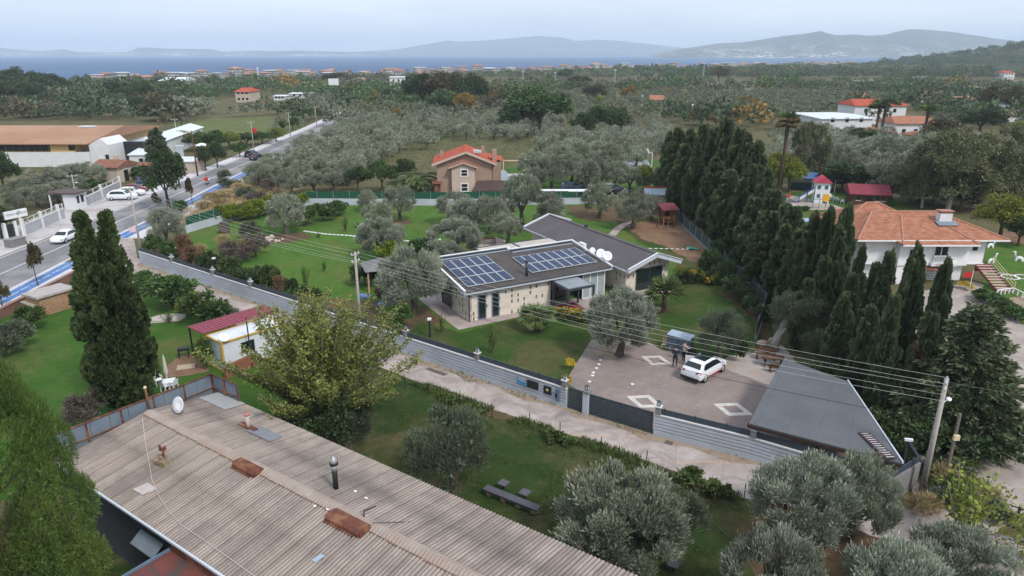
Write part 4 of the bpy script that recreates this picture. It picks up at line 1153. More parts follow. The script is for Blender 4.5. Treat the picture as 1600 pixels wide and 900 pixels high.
def person(label, top, legs, arms='folded', seated=False, hair='hair'):
 """standing figure facing +Y"""
 J = [(0, 0, .95), (0, 0, 1.12), (0, .01, 1.3), (0, 0, 1.42), (0, .01, 1.5), (0, .025, 1.59), (0, .02, 1.68), (0, .01, 1.73)]
 E = [(i, i + 1) for i in range(7)]
 rad = [(.15, .11), (.14, .105), (.165, .12), (.1, .085), (.052, .052), (.078, .09), (.08, .098), (.05, .06)]
 def add(p, par, r_):
  J.append(p)
  rad.append(r_)
  E.append((par, len(J) - 1))
  return len(J) - 1
 hands = []
 for s in (-1, 1):
  if seated:
   a = add((s * .1, .03, .9), 0, .1)
   k = add((s * .16, .42, .82), a, .068)
   f = add((s * .15, .36, .42), k, .048)
   add((s * .15, .48, .38), f, .04)
  else:
   a = add((s * .095, 0, .86), 0, .1)
   k = add((s * .115, .015, .5), a, .062)
   f = add((s * .125, -.01, .1), k, .042)
   t = add((s * .135, .03, .045), f, .042)
   add((s * .145, .15, .032), t, .03)
  sh_ = add((s * .19, 0, 1.4), 3, .062)
  if arms == 'folded':
   el = add((s * .27, .03, 1.13), sh_, .045)
   wr = add((s * .1, .2, 1.12 + .04 * s), el, .034)
   hd = add((s * .02, .22, 1.14 + .04 * s), wr, (.04, .022))
   fd = Vector((-s, .15, .05)).normalized()
  elif arms == 'forward':
   el = add((s * .24, .12, 1.18), sh_, .045)
   wr = add((s * .17, .36, 1.14), el, .034)
   hd = add((s * .16, .44, 1.14), wr, (.04, .022))
   fd = Vector((-.1 * s, 1, -.15)).normalized()
  else:
   el = add((s * .25, -.02, 1.13), sh_, .045)
   wr = add((s * .26, .05, .88), el, .034)
   hd = add((s * .26, .07, .8), wr, (.022, .04))
   fd = Vector((0, .2, -1)).normalized()
  hands.append(J[hd])
  c = Vector(J[hd])
  side = fd.cross(Vector((s, .3, .4))).normalized()
  for q, ln_ in ((-1.5, .07), (-.5, .085), (.5, .08), (1.5, .062)):   # four fingers
   b0 = add(tuple(c + side * q * .017 + fd * .04), hd, .009)
   b1 = add(tuple(c + side * q * .019 + fd * (.04 + ln_ * .55)), b0, .0085)
   add(tuple(c + side * q * .019 + fd * (.04 + ln_ * .9) + fd.cross(side) * .02), b1, .007)
  th_ = add(tuple(c + side * .035 + fd * .0), hd, .011)
  add(tuple(c + side * .055 + fd * .045), th_, .009)
 me = skin_mesh('person', J, E, rad, 1)
 mats = [M['skin'], top, legs, M['shoe']]
 mi = []
 for p in me.polygons:
  c = p.center
  if any((c - Vector(h_)).length < .115 for h_ in hands) or c.z > 1.475: mi.append(0)
  elif c.z > (.97 if not seated else .99): mi.append(1)
  elif c.z > (.085 if not seated else .41): mi.append(2)
  else: mi.append(3)
 o = link('person', me, mats)
 me.polygons.foreach_set('material_index', mi)
 tag(o, label, 'person')
 hb = MB().ball((0, -.005, 1.7), (.098, .112, .098), 14, 9)
 hb.v = [(x, y, z) if not (y > .045 and z < 1.73) else (x * .93, .045, z) for x, y, z in hb.v]
 hb.build('hair', M[hair], o, True)
 eb = MB()
 for s in (-1, 1): eb.ball((s * .034, .108, 1.655), (.014, .01, .009), 8, 5)
 eb.build('eyes', M['shoe'], o)
 MB().ball((0, .125, 1.625), (.014, .02, .026), 8, 6).ball((0, .108, 1.585), (.026, .012, .008), 8, 5).build('nose_and_mouth', M['skin'], o, True)
 eb = MB()
 for s in (-1, 1): eb.ball((s * .085, .01, 1.64), (.012, .022, .034), 8, 6)
 eb.build('ears', M['skin'], o, True)
 return o
navy = pm('dark_navy_vest', (0.02, 0.024, 0.035), (0.03, 0.034, 0.045), 9)
blk = pm('black_trousers', (0.01, 0.01, 0.012), (0.016, 0.016, 0.018), 6)
pinkb = pm('beige_pink_sweater', (0.52, 0.38, 0.33), (0.46, 0.33, 0.28), 9)
pr = person('person in dark vest and black trousers standing by the car with arms folded', navy, blk, 'folded')
pr.location = (*G(1054, 573.5), 0.02)
pr.rotation_euler = (0, 0, R(-8))
pr = person('person in beige sweater and dark trousers behind the open car door', pinkb, blk, 'forward')
x, y = G(1067.5, 565)
pr.location = (x, y, 0.02)
pr.rotation_euler = (0, 0, R(-70))
# ------------------------------------------------------------------ garden shed, seats, picnic table
shd = thing('garden_shed', 'slate blue metal garden shed beside the courtyard lawn', 'shed', (13.7, 51.95, 0.02), R(-38.7))
b = MB().boxc(-.97, .97, -0.42, 0.42, 0, 1.3)
for k in range(10): b.boxc(-.95 + k * .2, -.9 + k * .2, -.44, -.419, .05, 1.25)
b.build('wall', M['slate'], shd)
MB().slab([(-1.02, -0.48, 1.33), (1.02, -0.48, 1.33), (1.02, 0.48, 1.47), (-1.02, 0.48, 1.47)], .05).build('roof', M['slate_top'], shd)
MB().boxc(-.02, .02, -.455, -.441, .1, 1.2).box((.12, -.47, .7), (.04, .06, .16)).build('door', M['dark'], shd)
pr0 = None
for (px, py, lab) in ((1037.5, 543.5, 'cream wooden posts of the seat at the left corner of the blue shed'), (1050, 547, 'cream slatted chair behind the person in the dark vest'), (1072, 555, 'cream slatted chair behind the person in the beige sweater')):
 if pr0 is None:
  o = thing('slatted_chair', lab, 'chair', (0, 0, 0), 0, 'cream slatted chairs by the blue shed')
  MB().boxc(-.24, .24, -.22, .22, .4, .44).build('seat', M['cream'], o)
  b = MB()
  for k in range(4): b.boxc(-.24, .24, .2, .235, .52 + .13 * k, .6 + .13 * k)
  b.build('backrest', M['cream'], o)
  for sx in (-.22, .22):
   MB().boxc(sx - .025, sx + .025, -.22, -.17, 0, .4).build('leg', M['cream'], o)
   MB().boxc(sx - .025, sx + .025, .236, .285, 0, 1.08).build('leg', M['cream'], o)
  pr0 = o
 else:
  o = copy_tree(pr0)
  o['label'] = lab
 o.location = (*G(px, py), 0.02)
 o.scale = (.75, .75, .75)
 o.rotation_euler = (0, 0, R(-25))
pc, pa = Vector((*G(1206, 572), 0)), R(-12)
tb = thing('picnic_table', 'brown timber picnic table on the gravel beside the carport', 'table', (pc.x, pc.y, 0.03), pa)
MB().boxc(-.85, .85, -.42, .42, .7, .75).build('tabletop', M['wood'], tb)
for sx in (-.6, .6):
 MB().bar((sx, -.42, 0), (sx, .3, .7), .09, .09).bar((sx + .1, .42, 0), (sx + .1, -.3, .7), .09, .09).build('leg', M['wood'], tb)
for dx, dy, lab in ((-.35, 1.15, 'brown timber bench on the far side of the picnic table'), (.35, -1.15, 'brown timber bench with backrest between picnic table and carport')):
 v_ = pc + Matrix.Rotation(pa, 3, 'Z') @ Vector((dx, dy, 0))
 o = thing('picnic_bench', lab, 'bench', (v_.x, v_.y, 0.03), pa if dy < 0 else pa + math.pi)
 MB().boxc(-.8, .8, -.2, .2, .42, .47).build('seat', M['wood'], o)
 MB().slab([(-.8, -.24, .6), (.8, -.24, .6), (.8, -.34, .88), (-.8, -.34, .88)], .04).build('backrest', M['wood'], o)
 for sx in (-.65, .65):
  MB().boxc(sx - .05, sx + .05, .1, .18, 0, .42).build('leg', M['wood'], o)
  MB().bar((sx, -.15, 0), (sx, -.3, .85), .07, .07).build('leg', M['wood'], o)
# ------------------------------------------------------------------ power poles and lines along the lane
def pole(x, y, h, label, arms=((.3, 1.2),), lampy=False, r_=.15, lean=0.0, rz_=0.0, group=None, name='utility_pole', m='grey_post'):
 o = thing(name, label, 'pole', (x, y, 0), rz_, group)
 MB().tube([(0, 0, 0), (0, 0, h)], [r_, r_ * .62], 10).build('shaft', M[m], o, True)
 for dz, ln_ in arms:
  MB().boxc(-ln_ / 2, ln_ / 2, -.05, .05, h - dz - .05, h - dz + .05).build('crossarm', M['grey_post'], o)
  for k in (-1, 0, 1):
   MB().cyl(k * ln_ * .42, 0, h - dz + .05, h - dz + .2, .04, .03, 8).build('insulator', M['white'], o)
 if lampy:
  MB().tube([(0, 0, h - 1.5), (.35, -.2, h - 1.35)], .03).build('lamp_arm', M['steel'], o)
  MB().ball((.5, -.28, h - 1.33), (.24, .14, .08), 12, 6).build('lamp_head', M['white'], o, True)
 return o
P0 = (-43.6, 78.4)
P1 = (-13.1, 55.6)
P2 = (22.5, 32.4)
pole(*P1, 7.3, 'concrete power pole inside the wall, by the garden pavilion', ((.15, .9), (.75, .9)), rz_=R(55))
pole(*P2, 7.1, 'leaning grey power pole with a white lamp at the right end of the wall', ((.2, .7), (.55, .7)), True, .17, rz_=R(55))
pole(*P0, 8.7, 'slim grey power pole where the wall meets the road', ((.25, .8),), False, .14, rz_=R(55))
def wire(a, c, sag, r_, m, label):
 a, c = Vector(a), Vector(c)
 pts = [a.lerp(c, k / 16) - Vector((0, 0, sag * 4 * (k / 16) * (1 - k / 16))) for k in range(17)]
 return tag(MB().tube(pts, r_, 5, False).build('power_line', m), label, 'cable', 'power lines between the poles')
wm = pm('pale_cable', (0.62, 0.62, 0.6), (0.5, 0.5, 0.48), 2)
bk_ = M['black']
for k, (h1, h2, off) in enumerate(((7.25, 7.0, .35), (7.22, 6.9, -.3), (6.6, 6.45, .3), (6.55, 6.2, -.1), (6.5, 5.95, -.35))):
 dx, dy = .57 * off, .82 * off
 wire((P1[0] + dx, P1[1] + dy, h1), (P2[0] + dx, P2[1] + dy, h2), .55 + .07 * k, .008, wm, 'pale power line from the concrete pole to the leaning pole with a lamp')
 wire((P0[0] + dx, P0[1] + dy, h1 + 1.2), (P1[0] + dx, P1[1] + dy, h1), .5 + .06 * k, .008, wm, 'pale power line from the roadside pole over the garden to the concrete pole')
wire((P1[0], P1[1], 4.9), (P2[0], P2[1], 4.6), .8, .014, bk_, 'thin black cable hung below the pale lines over the courtyard')
wire((P2[0], P2[1], 6.9), (46, 30, 5.0), .5, .016, bk_, 'dark cable running right from the leaning pole past the cedar')
# ------------------------------------------------------------------ foreground workshop with corrugated roof
WR = R(-34.4)
W0 = (-20.0, 33.2)
wh = thing('workshop', 'long low workshop with weathered corrugated roof filling the foreground', 'workshop', (W0[0], W0[1], 0), WR)
def WL(px, py, z):
 x, y = G(px, py, z)
 dx, dy = x - W0[0], y - W0[1]
 return (dx * math.cos(WR) + dy * math.sin(WR), -dx * math.sin(WR) + dy * math.cos(WR))
WLEN, YL, YR, YK, ZE, ZK = 38.0, -4.35, 4.4, 0.3, 4.0, 4.62
def roof_z(y):
 return ZK - (ZK - ZE) * ((y - YK) / (YR - YK) if y > YK else (YK - y) / (YK - YL))
def corr_mat():
 m, t, b = base_mat('corrugated_cement', 0.92, 0.12)
 v = objvec(t)
 sp = _n(t, 'ShaderNodeSeparateXYZ')
 t.links.new(v, sp.inputs[0])
 mp_ = _n(t, 'ShaderNodeMapping')
 mp_.inputs['Scale'].default_value = (2.2, 0.16, 1)
 t.links.new(v, mp_.inputs['Vector'])
 col = ramp(t, noise(t, 1.0, 6, 0.7, mp_.outputs[0]), [(0.3, (0.23, 0.19, 0.165)), (0.5, (0.33, 0.278, 0.243)), (0.72, (0.4, 0.343, 0.305))])
 col = mixc(t, ramp(t, noise(t, 0.35, 6, 0.75, v), [(0.44, 0.0), (0.62, 0.8)]), col, (0.19, 0.165, 0.15))
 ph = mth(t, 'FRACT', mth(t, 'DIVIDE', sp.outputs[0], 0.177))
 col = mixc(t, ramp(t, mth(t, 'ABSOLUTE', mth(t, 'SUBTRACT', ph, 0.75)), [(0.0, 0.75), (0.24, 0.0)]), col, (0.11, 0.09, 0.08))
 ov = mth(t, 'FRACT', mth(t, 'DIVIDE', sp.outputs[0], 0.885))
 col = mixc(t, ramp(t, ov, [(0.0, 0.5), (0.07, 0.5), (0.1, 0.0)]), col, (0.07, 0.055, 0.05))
 col = mixc(t, ramp(t, noise(t, 11, 4, 0.8, v), [(0.5, 0.0), (0.78, 0.5)]), col, (0.17, 0.15, 0.14))
 # dark mossy end of the roof
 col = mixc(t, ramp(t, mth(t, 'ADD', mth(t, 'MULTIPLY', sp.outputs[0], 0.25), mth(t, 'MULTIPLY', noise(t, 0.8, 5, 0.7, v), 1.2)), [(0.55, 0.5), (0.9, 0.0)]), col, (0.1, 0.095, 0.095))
 t.links.new(col, b.inputs['Base Color'])
 bump(t, b, noise(t, 30, 4, 0.7, v), 0.3, 0.02)
 return m
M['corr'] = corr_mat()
def corr_sheet(x0, x1, ys, zf, amp=0.027, seg=8, drop=None, pitch=0.177):
 nx = int((x1 - x0) / pitch * seg)
 xs = np.linspace(x0, x1, nx)
 V = []
 for y, dz in ys:
  V.append(np.stack([xs, np.full(nx, y), zf(y) + dz + amp * np.sin(2 * np.pi * xs / pitch)], 1))
 V = np.concatenate(V)
 i = np.arange((len(ys) - 1) * nx).reshape(len(ys) - 1, nx)[:, :-1].ravel()
 return V, np.stack([i, i + 1, i + nx + 1, i + nx], 1)
ysL = [(YL - .12, 0), (YL + 1.0, 0), (-1.95, 0), (-1.949, .02), (-1.0, .02), (YK, .02)]
ysR = [(YK, .02), (1.5, .02), (2.3, .02), (2.301, 0), (3.4, 0), (YR + .12, 0)]
Va, Qa = corr_sheet(0, WLEN, ysL, roof_z)
Vb, Qb = corr_sheet(0, WLEN, ysR, roof_z)
me = arr_mesh('roof', np.concatenate([Va, Vb]), np.concatenate([Qa, Qb + len(Va)]))
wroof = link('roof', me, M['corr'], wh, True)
capm = pm('ridge_tile', (0.35, 0.295, 0.265), (0.27, 0.225, 0.2), 2.0, 0.9, 0.1, c3=(0.3, 0.235, 0.2), s3=0.8)
Vc, Qc = corr_sheet(.1, WLEN, [(YK - .3, .045), (YK - .17, .085), (YK - .06, .12), (YK + .06, .12), (YK + .17, .085), (YK + .3, .045)], roof_z, 0.03)
link('ridge_cap', arr_mesh('ridge_cap', Vc, Qc), capm, wroof, True)
b = MB()
for k in range(60):
 x = .3 + k * .62
 b.boxc(x, x + .5, YK - .34 + .02 * math.sin(k * 2.1), YK - .31 + .02 * math.sin(k * 2.1), roof_z(YK - .32) + .03, roof_z(YK - .32) + .07)
b.build('rusty_strap', pm('rust_line', (0.26, 0.15, 0.09), (0.18, 0.11, 0.08), 3), wroof)
b = MB()
b.boxc(.3, WLEN, YL + .25, YL + .45, 0, 3.95).boxc(.3, WLEN, YR - .45, YR - .25, 0, 3.95).boxc(.3, .5, YL + .46, YR - .46, 0, 3.95)
b.build('wall', pm('dark_render', (0.045, 0.048, 0.06), (0.035, 0.037, 0.045), 1.0), wh)
b = MB().bar((0, YL - .17, ZE - .05), (WLEN, YL - .17, ZE - .05), .09, .1)
b.build('gutter', M['trim'], wh)
# ridge vents
def vent(px, py, ln_, wd, label):
 x, y = WL(px, py, 4.8)
 z = roof_z(y)
 b = MB()
 pr_ = [(-wd / 2, 0), (-wd / 2, .18), (-wd * .28, .32), (wd * .28, .32), (wd / 2, .2), (wd / 2, 0)]
 vs = [(s * ln_ / 2, q[0], q[1]) for s in (-1, 1) for q in pr_]
 n = len(pr_)
 b._a(vs, [tuple(range(n)), tuple(range(n, 2 * n))[::-1]] + [(k, n + k, n + (k + 1) % n, (k + 1) % n) for k in range(n)])
 b.boxc(-ln_ / 2 - .06, -ln_ / 2 - .002, -wd * .4, wd * .4, .0, .24).boxc(ln_ / 2 + .002, ln_ / 2 + .06, -wd * .4, wd * .4, .0, .24)
 b.xf(Matrix.Translation((x, y, z - .03)))
 v_ = b.build('ridge_vent', M['rust'], wh)
 f = MB()
 for k in range(int(ln_ / .18)): f.boxc(x - ln_ / 2 + .18 * k, x - ln_ / 2 + .18 * k + .06, y - wd / 2 - .1, y - wd / 2 - .005, z - .06, z + .06)
 f.build('flashing_teeth', M['rust'], v_)
vent(387, 727, 1.55, .62, '')
vent(543, 812, 1.95, .72, '')
b = MB()
x, y = WL(568, 800, 4.9)
MB().tube([(x, y, 4.6), (x + .02, y, 4.95), (x + .4, y + .35, 5.15)], .03).build('vent_handle', M['black'], wh)
# flues
x, y = WL(525, 762, 4.5)
z = roof_z(y)
fl = MB().cyl(x, y, z - .1, z + 1.15, .12, n=14).build('flue_pipe', M['black'], wh, True)
MB().cyl(x, y, z + .95, z + 1.25, .125, .16, 14).lathe([(.16, 0), (.17, .02), (.13, .14), (.09, .2), (.001, .3)], 14, (x, y, z + 1.38)).build('cowl', M['steel'], fl, True)
MB().cyl(x, y, z + 1.25, z + 1.38, .19, .19, 14).build('collar', M['black'], fl, True)
x, y = WL(388, 665, 4.4)
z = roof_z(y)
fl = MB().cyl(x, y, z - .1, z + .75, .12, .1, 12).build('flue_pipe', pm('pale_pipe', (0.5, 0.4, 0.38), (0.42, 0.35, 0.33), 4), wh, True)
MB().cyl(x, y, z + .75, z + .85, .13, .13, 12).build('cap', pm('pink_cap', (0.5, 0.17, 0.15), (0.45, 0.15, 0.13), 4), fl, True)
MB().box((x - .05, y, z + .05), (1.3, .3, .1)).build('flashing', M['rust'], wh)
x, y = WL(413, 676, 4.35)
Vs, Qs = corr_sheet(x - .95, x + .95, [(y - .42, .055), (y + .42, .055)], roof_z)
link('skylight', arr_mesh('skylight', Vs, Qs), pm('bluish_sheet', (0.16, 0.17, 0.2), (0.2, 0.2, 0.22), 2, 0.6), wh, True)
x, y = WL(345, 640, 4.25)
Vs, Qs = corr_sheet(.1, 2.6, [(YR - 1.2, .04), (YR + .1, .04)], roof_z)
link('zinc_sheet', arr_mesh('zinc_sheet', Vs, Qs), pm('zinc', (0.3, 0.31, 0.32), (0.26, 0.27, 0.28), 2, 0.6), wh, True)
x, y = WL(256, 716, 4.6)
z = roof_z(y)
cs = MB().box((x, y - .1, z + .1), (.75, .4, .24), .2).ball((x - .1, y, z + .25), (.22, .18, .16), 8, 6).build('chimney_stub', pm('stub_mortar', (0.3, 0.22, 0.13), (0.12, 0.1, 0.09), 5, lo=0.45, hi=0.6), wh)
MB().tube([(x, y, z + .2), (x + .03, y, z + .85)], .06).tube([(x - .2, y, z + .72), (x + .26, y + .05, z + .85)], .05).tube([(x - .2, y, z + .6), (x - .2, y, z + .88)], .06).tube([(x + .26, y, z + .78), (x + .26, y, z + 1.0)], .06).build('cross_pipe', M['rust'], cs)
x, y = WL(225, 756, 4.45)
MB().slab([(x - .5, y - .3, roof_z(y - .3) + .05), (x + .3, y - .3, roof_z(y - .3) + .05), (x + .5, y + .3, roof_z(y + .3) + .05), (x - .3, y + .3, roof_z(y + .3) + .05)], .02).build('patch_sheet', pm('pale_patch', (0.48, 0.44, 0.42), (0.4, 0.36, 0.34), 3), wh)
for (px, py) in ((472, 772), (555, 766), (482, 778), (463, 762), (572, 777), (492, 794), (512, 800)):
 x, y = WL(px, py, 4.5)
 MB().ball((x, y, roof_z(y) + .05), (.09, .06, .04), 7, 5).build('mortar_dab', M['white'], wh)
x, y = WL(497, 870, 4.4)
MB().slab([(x - .16, y - .2, roof_z(y - .2) + .045), (x + .06, y - .2, roof_z(y - .2) + .045), (x + .16, y + .2, roof_z(y + .2) + .045), (x - .06, y + .2, roof_z(y + .2) + .045)], .02).build('patch_sheet', M['slate_top'], wh)
# satellite dish at the roof end and its cable
x, y = WL(284, 640, 4.6)
dsh = thing('satellite_dish', 'white satellite dish at the far end of the corrugated roof by the metal fence', 'satellite dish', (*G(283, 640, 4.7), 4.45), R(-30))
MB().lathe([(.001, 0), (.2, .02), (.38, .09), (.45, .14), (.44, .16), (.2, .05), (.001, .03)], 24).xf(Matrix.Translation((0, 0, .55)) @ Matrix.Rotation(R(70), 4, 'X')).build('reflector', M['white'], dsh, True)
MB().tube([(0, .1, -.2), (0, .1, .55)], .03).tube([(0, 0, .2), (0, -.45, .42)], .015).build('mast', M['steel'], dsh)
pts = []
for px, py in ((223, 655), (226, 685), (231, 712), (236, 742), (246, 765), (262, 790), (280, 808), (310, 828), (345, 852), (385, 880), (410, 897)):
 x, y = G(px, py, 4.5)
 dx, dy = x - W0[0], y - W0[1]
 yy = -dx * math.sin(WR) + dy * math.cos(WR)
 pts.append((x, y, roof_z(yy) + .06))
pts[0] = (*G(223, 655, 4.9), 5.0)
tag(MB().tube(pts, .013, 6).build('roof_cable', pm('white_cable', (0.55, 0.5, 0.47), (0.5, 0.45, 0.42), 3)), 'pale cable trailing across the corrugated roof from the metal fence', 'cable')
a_ = G(582, 815, 4.9)
wire((a_[0], a_[1], 4.85), (*G(1165, 782, .5), .55), .25, .014, M['black'], 'dark cable from the rusty ridge vent over the lawn to the lane post')
# low red annex and wall awning on the near side
x, y = WL(262, 862, 3.35)
ax = MB().boxc(x, x + 8.5, YL - 4.6, YL + .2, 3.2, 3.32).build('annex_roof', pm('red_annex', (0.17, 0.055, 0.045), (0.12, 0.04, 0.035), 1.2, c3=(0.07, 0.06, 0.06), s3=1.2), wh)
b = MB().boxc(x - .1, x - .005, YL - 4.6, YL - .1, 3.15, 3.42).boxc(x, x + 8.5, YL - 4.7, YL - 4.605, 3.15, 3.42)
b.build('annex_edge', M['slate'], ax)
MB().boxc(x + .3, x + 8.3, YL - 4.4, YL + .2, 0, 3.19).build('annex_wall', pm('annex_wall', (0.08, 0.06, 0.055), (0.06, 0.05, 0.045), 2), ax)
MB().boxc(x + .05, x + 9, YL - .1, YL - .06, 3.33, 3.9).build('red_fascia', M['rust'], wh)
x, y = WL(205, 866, 2.6)
MB().slab([(x - .9, YL - .35, 2.5), (x + .9, YL - .35, 2.5), (x + .9, YL + .2, 2.9), (x - .9, YL + .2, 2.9)], .05).build('wall_awning', M['galv'], wh)
# grey sheet metal fence round the roof end
fz = [(-22.9, 29.9), (-17.75, 37.05), (-15.7, 35.7)]
fe = thing('metal_fence', 'tall grey sheet metal fence with rusty frame round the end of the workshop', 'fence', (fz[0][0], fz[0][1], 0))
for seg, n in ((0, 9), (1, 3)):
 a_, c_ = Vector(fz[seg]), Vector(fz[seg + 1])
 d = (c_ - a_) / n
 for k in range(n):
  p, q = a_ + d * (k + .015), a_ + d * (k + .985)
  MB().bar((p.x, p.y, 2.55), (q.x, q.y, 2.55), .03, 5.1).build('panel', M['galv'], fe, world=True)
b = MB()
for seg, n in ((0, 5), (1, 2)):
 a_, c_ = Vector(fz[seg]), Vector(fz[seg + 1])
 nn = Vector(((c_ - a_).y, -(c_ - a_).x)).normalized() * .05
 for z in (4.25, 5.13): b.bar((a_.x + nn.x, a_.y + nn.y, z), (c_.x + nn.x, c_.y + nn.y, z), .06, .06)
 for k in range(n + 1):
  p = a_.lerp(c_, k / n)
  b.bar((p.x + nn.x * 1.3, p.y + nn.y * 1.3, 0), (p.x + nn.x * 1.3, p.y + nn.y * 1.3, 5.12), .07, .07)
b.build('frame', M['rust'], fe, world=True)
p = Vector(G(237, 652, 4.2))
MB().tube([(p.x, p.y, 3.9), (p.x - .12, p.y + .1, 5.9)], .06).build('pole', M['rust'], fe, world=True)
MB().ball((p.x - .12, p.y + .1, 5.95), .09, 8, 6).build('pole_tip', M['cream'], fe, world=True)
# ------------------------------------------------------------------ the plot on the left
A_, B_ = Vector(G(352, 583)), Vector(G(326, 570))
cdir = Vector((.66, .75))
hut = thing('container_hut', 'white container hut with yellow corner trim and long dark red roof', 'hut', (A_.x, A_.y, 0), math.atan2(cdir.y, cdir.x))
MB().boxc(0, 5.2, 0, 2.4, .1, 2.45).build('wall', pm('white_hut', (0.62, 0.65, 0.7), (0.55, 0.58, 0.63), 1), hut)
b = MB()
for x in (0, 5.2):
 for y in (0, 2.4): b.boxc(x - .08, x + .08, y - .08, y + .08, 0, 2.5)
for y in (0, 2.4): b.boxc(.08, 5.12, y - .07, y + .07, .02, .16).boxc(.08, 5.12, y - .07, y + .07, 2.38, 2.5)
for x in (0, 5.2): b.boxc(x - .07, x + .07, .08, 2.32, .02, .16).boxc(x - .07, x + .07, .08, 2.32, 2.38, 2.5)
b.build('frame', pm('ochre_frame', (0.5, 0.32, 0.06), (0.42, 0.26, 0.05), 4), hut)
b = MB().slab([(-.3, 2.2, 2.75), (6.2, 2.2, 2.75), (6.2, 4.9, 2.6), (-.3, 4.9, 2.6)], .05)
for k in range(22): b.bar((-.2 + .3 * k, 2.2, 2.77), (-.2 + .3 * k, 4.9, 2.62), .04, .04)
b.build('roof', pm('dark_pink_roof', (0.27, 0.05, 0.08), (0.22, 0.042, 0.065), 2, 0.5), hut)
for x, y in ((-.2, 4.75), (3.0, 4.75), (6.0, 4.75)): MB().boxc(x - .05, x + .05, y - .05, y + .05, 0, 2.56).build('post', M['black'], hut)
MB().lathe([(.001, 0), (.25, .04), (.42, .13), (.4, .15), (.001, .04)], 18).xf(Matrix.Translation((.3, .1, 2.75)) @ Matrix.Rotation(R(35), 4, 'X')).build('satellite_dish', M['white'], hut, True)
MB().boxc(1.5, 2.6, -.03, -.005, 1.1, 2.0).build('window', M['glass'], hut)
MB().tube([(1.9, -.6, 0), (1.9, -.6, 4.1)], .05).build('vent_pipe', M['black'], hut)
um = thing('closed_parasol', 'closed cream parasol standing on the lawn near the white chairs', 'parasol', (*G(263, 603), 0))
MB().cyl(0, 0, 0, 2.4, .025).cyl(0, 0, 0, .1, .25).build('pole', M['white'], um)
MB().lathe([(.05, .85), (.12, .95), (.16, 1.2), (.13, 1.7), (.08, 2.2), (.02, 2.5)], 10).build('canopy', pm('cream_cloth', (0.6, 0.55, 0.48), (0.5, 0.45, 0.39), 6), um, True)
def plastic_chair(x, y, rz_, label):
 o = thing('plastic_chair', label, 'chair', (x, y, 0), rz_, 'white plastic chairs beside the parasol')
 MB().boxc(-.24, .24, -.22, .22, .41, .44).build('seat', M['white'], o)
 MB().slab([(-.23, .22, .44), (.23, .22, .44), (.2, .33, .86), (-.2, .33, .86)], .02).bar((-.25, -.2, .62), (-.25, .26, .64), .04, .03).bar((.25, -.2, .62), (.25, .26, .64), .04, .03).build('backrest', M['white'], o)
 for sx in (-.22, .22):
  for sy in (-.2, .2): MB().boxc(sx - .025, sx + .025, sy - .025, sy + .025, 0, .41).build('leg', M['white'], o)
 return o
for px, py, a_, lab in ((249, 601, 40, 'white plastic chair furthest left, against the tall cypress'), (259, 611, 160, 'white plastic chair in front of the parasol pole'), (272, 608, 250, 'white plastic chair right of the parasol pole')):
 plastic_chair(*G(px, py), R(a_), lab)
o = thing('plastic_table', 'low white plastic table between the white chairs by the parasol', 'table', (*G(266, 606), 0), R(20))
MB().boxc(-.4, .4, -.4, .4, .55, .6).build('tabletop', M['white'], o)
for sx in (-.33, .33):
 for sy in (-.33, .33): MB().boxc(sx - .03, sx + .03, sy - .03, sy + .03, 0, .55).build('leg', M['white'], o)
sheet('dirt_patch', [G(*p) for p in [(258, 590), (262, 572), (275, 560), (300, 553), (322, 560), (325, 580), (300, 586), (280, 588)]], 0.010, M['dirt'], 0.15, px=False)
x, y = G(291, 574)
tag(MB().box((x, y, .05), (1.3, .9, .05), R(20)).build('wooden_board', pm('tan_board', (0.42, 0.33, 0.22), (0.36, 0.28, 0.19), 5)), 'tan board lying on the dirt patch left of the container hut', 'board')
gr = thing('charcoal_grill', 'small dark grill with clutter under the end of the dark red roof', 'grill', (*G(288, 558), 0), R(20))
MB().boxc(-.4, .4, -.2, .2, .6, .8).build('firebox', M['black'], gr)
for sx in (-.35, .35): MB().boxc(sx - .03, sx + .03, -.18, .18, 0, .6).build('leg', M['black'], gr)
# rock slab
x, y = G(255, 499)
rng = np.random.default_rng(2)
pts = [(x + 1.9 * math.cos(k * .52) * (1 + .15 * math.sin(k * 2.3)), y + 1.0 * math.sin(k * .52) * (1 + .15 * math.cos(k * 1.7)) + .25 * math.cos(k * .52)) for k in range(12)]
tag(MB().prism(pts, -.1, [.15 + .12 * math.sin(k) for k in range(12)]).build('rock_slab', pm('pale_rock', (0.5, 0.44, 0.42), (0.4, 0.35, 0.33), 2, bmp=.5)), 'large pale flat rock slab on the bright lawn right of the tall cypress', 'rock')
# stone ruin and block hut along the brick wall
sr = thing('stone_oven_hut', 'rough stone hut with flat slab roof beside the brick wall and road', 'hut', (*G(82, 484), 0), R(62))
b = MB().boxc(-1.5, 1.6, -1.1, 1.1, 0, 1.75)
b.build('wall', brick_mat('rubble_stone', (0.42, 0.24, 0.15), (0.5, 0.32, 0.2), (0.2, 0.13, 0.09), .35, .2, 0, .03, True), sr)
MB().boxc(-1.75, 1.85, -1.3, 1.3, 1.76, 1.95).build('roof_slab', pm('stone_slabs', (0.45, 0.4, 0.38), (0.3, 0.27, 0.26), 2.5, bmp=.6), sr)
MB().boxc(1.62, 1.85, -1.2, 1.2, 0, 1.7).build('leaning_sheet', pm('greyish_sheet', (0.4, 0.37, 0.35), (0.33, 0.3, 0.29), 2), sr)
kn = thing('block_kennel', 'small grey concrete block shelter with a leaning pink board', 'shelter', (*G(62, 488), 0), R(62))
MB().boxc(-.7, .7, -.7, .7, .0, 1.0).build('wall', pm('block', (0.22, 0.2, 0.19), (0.17, 0.15, 0.145), 3), kn)
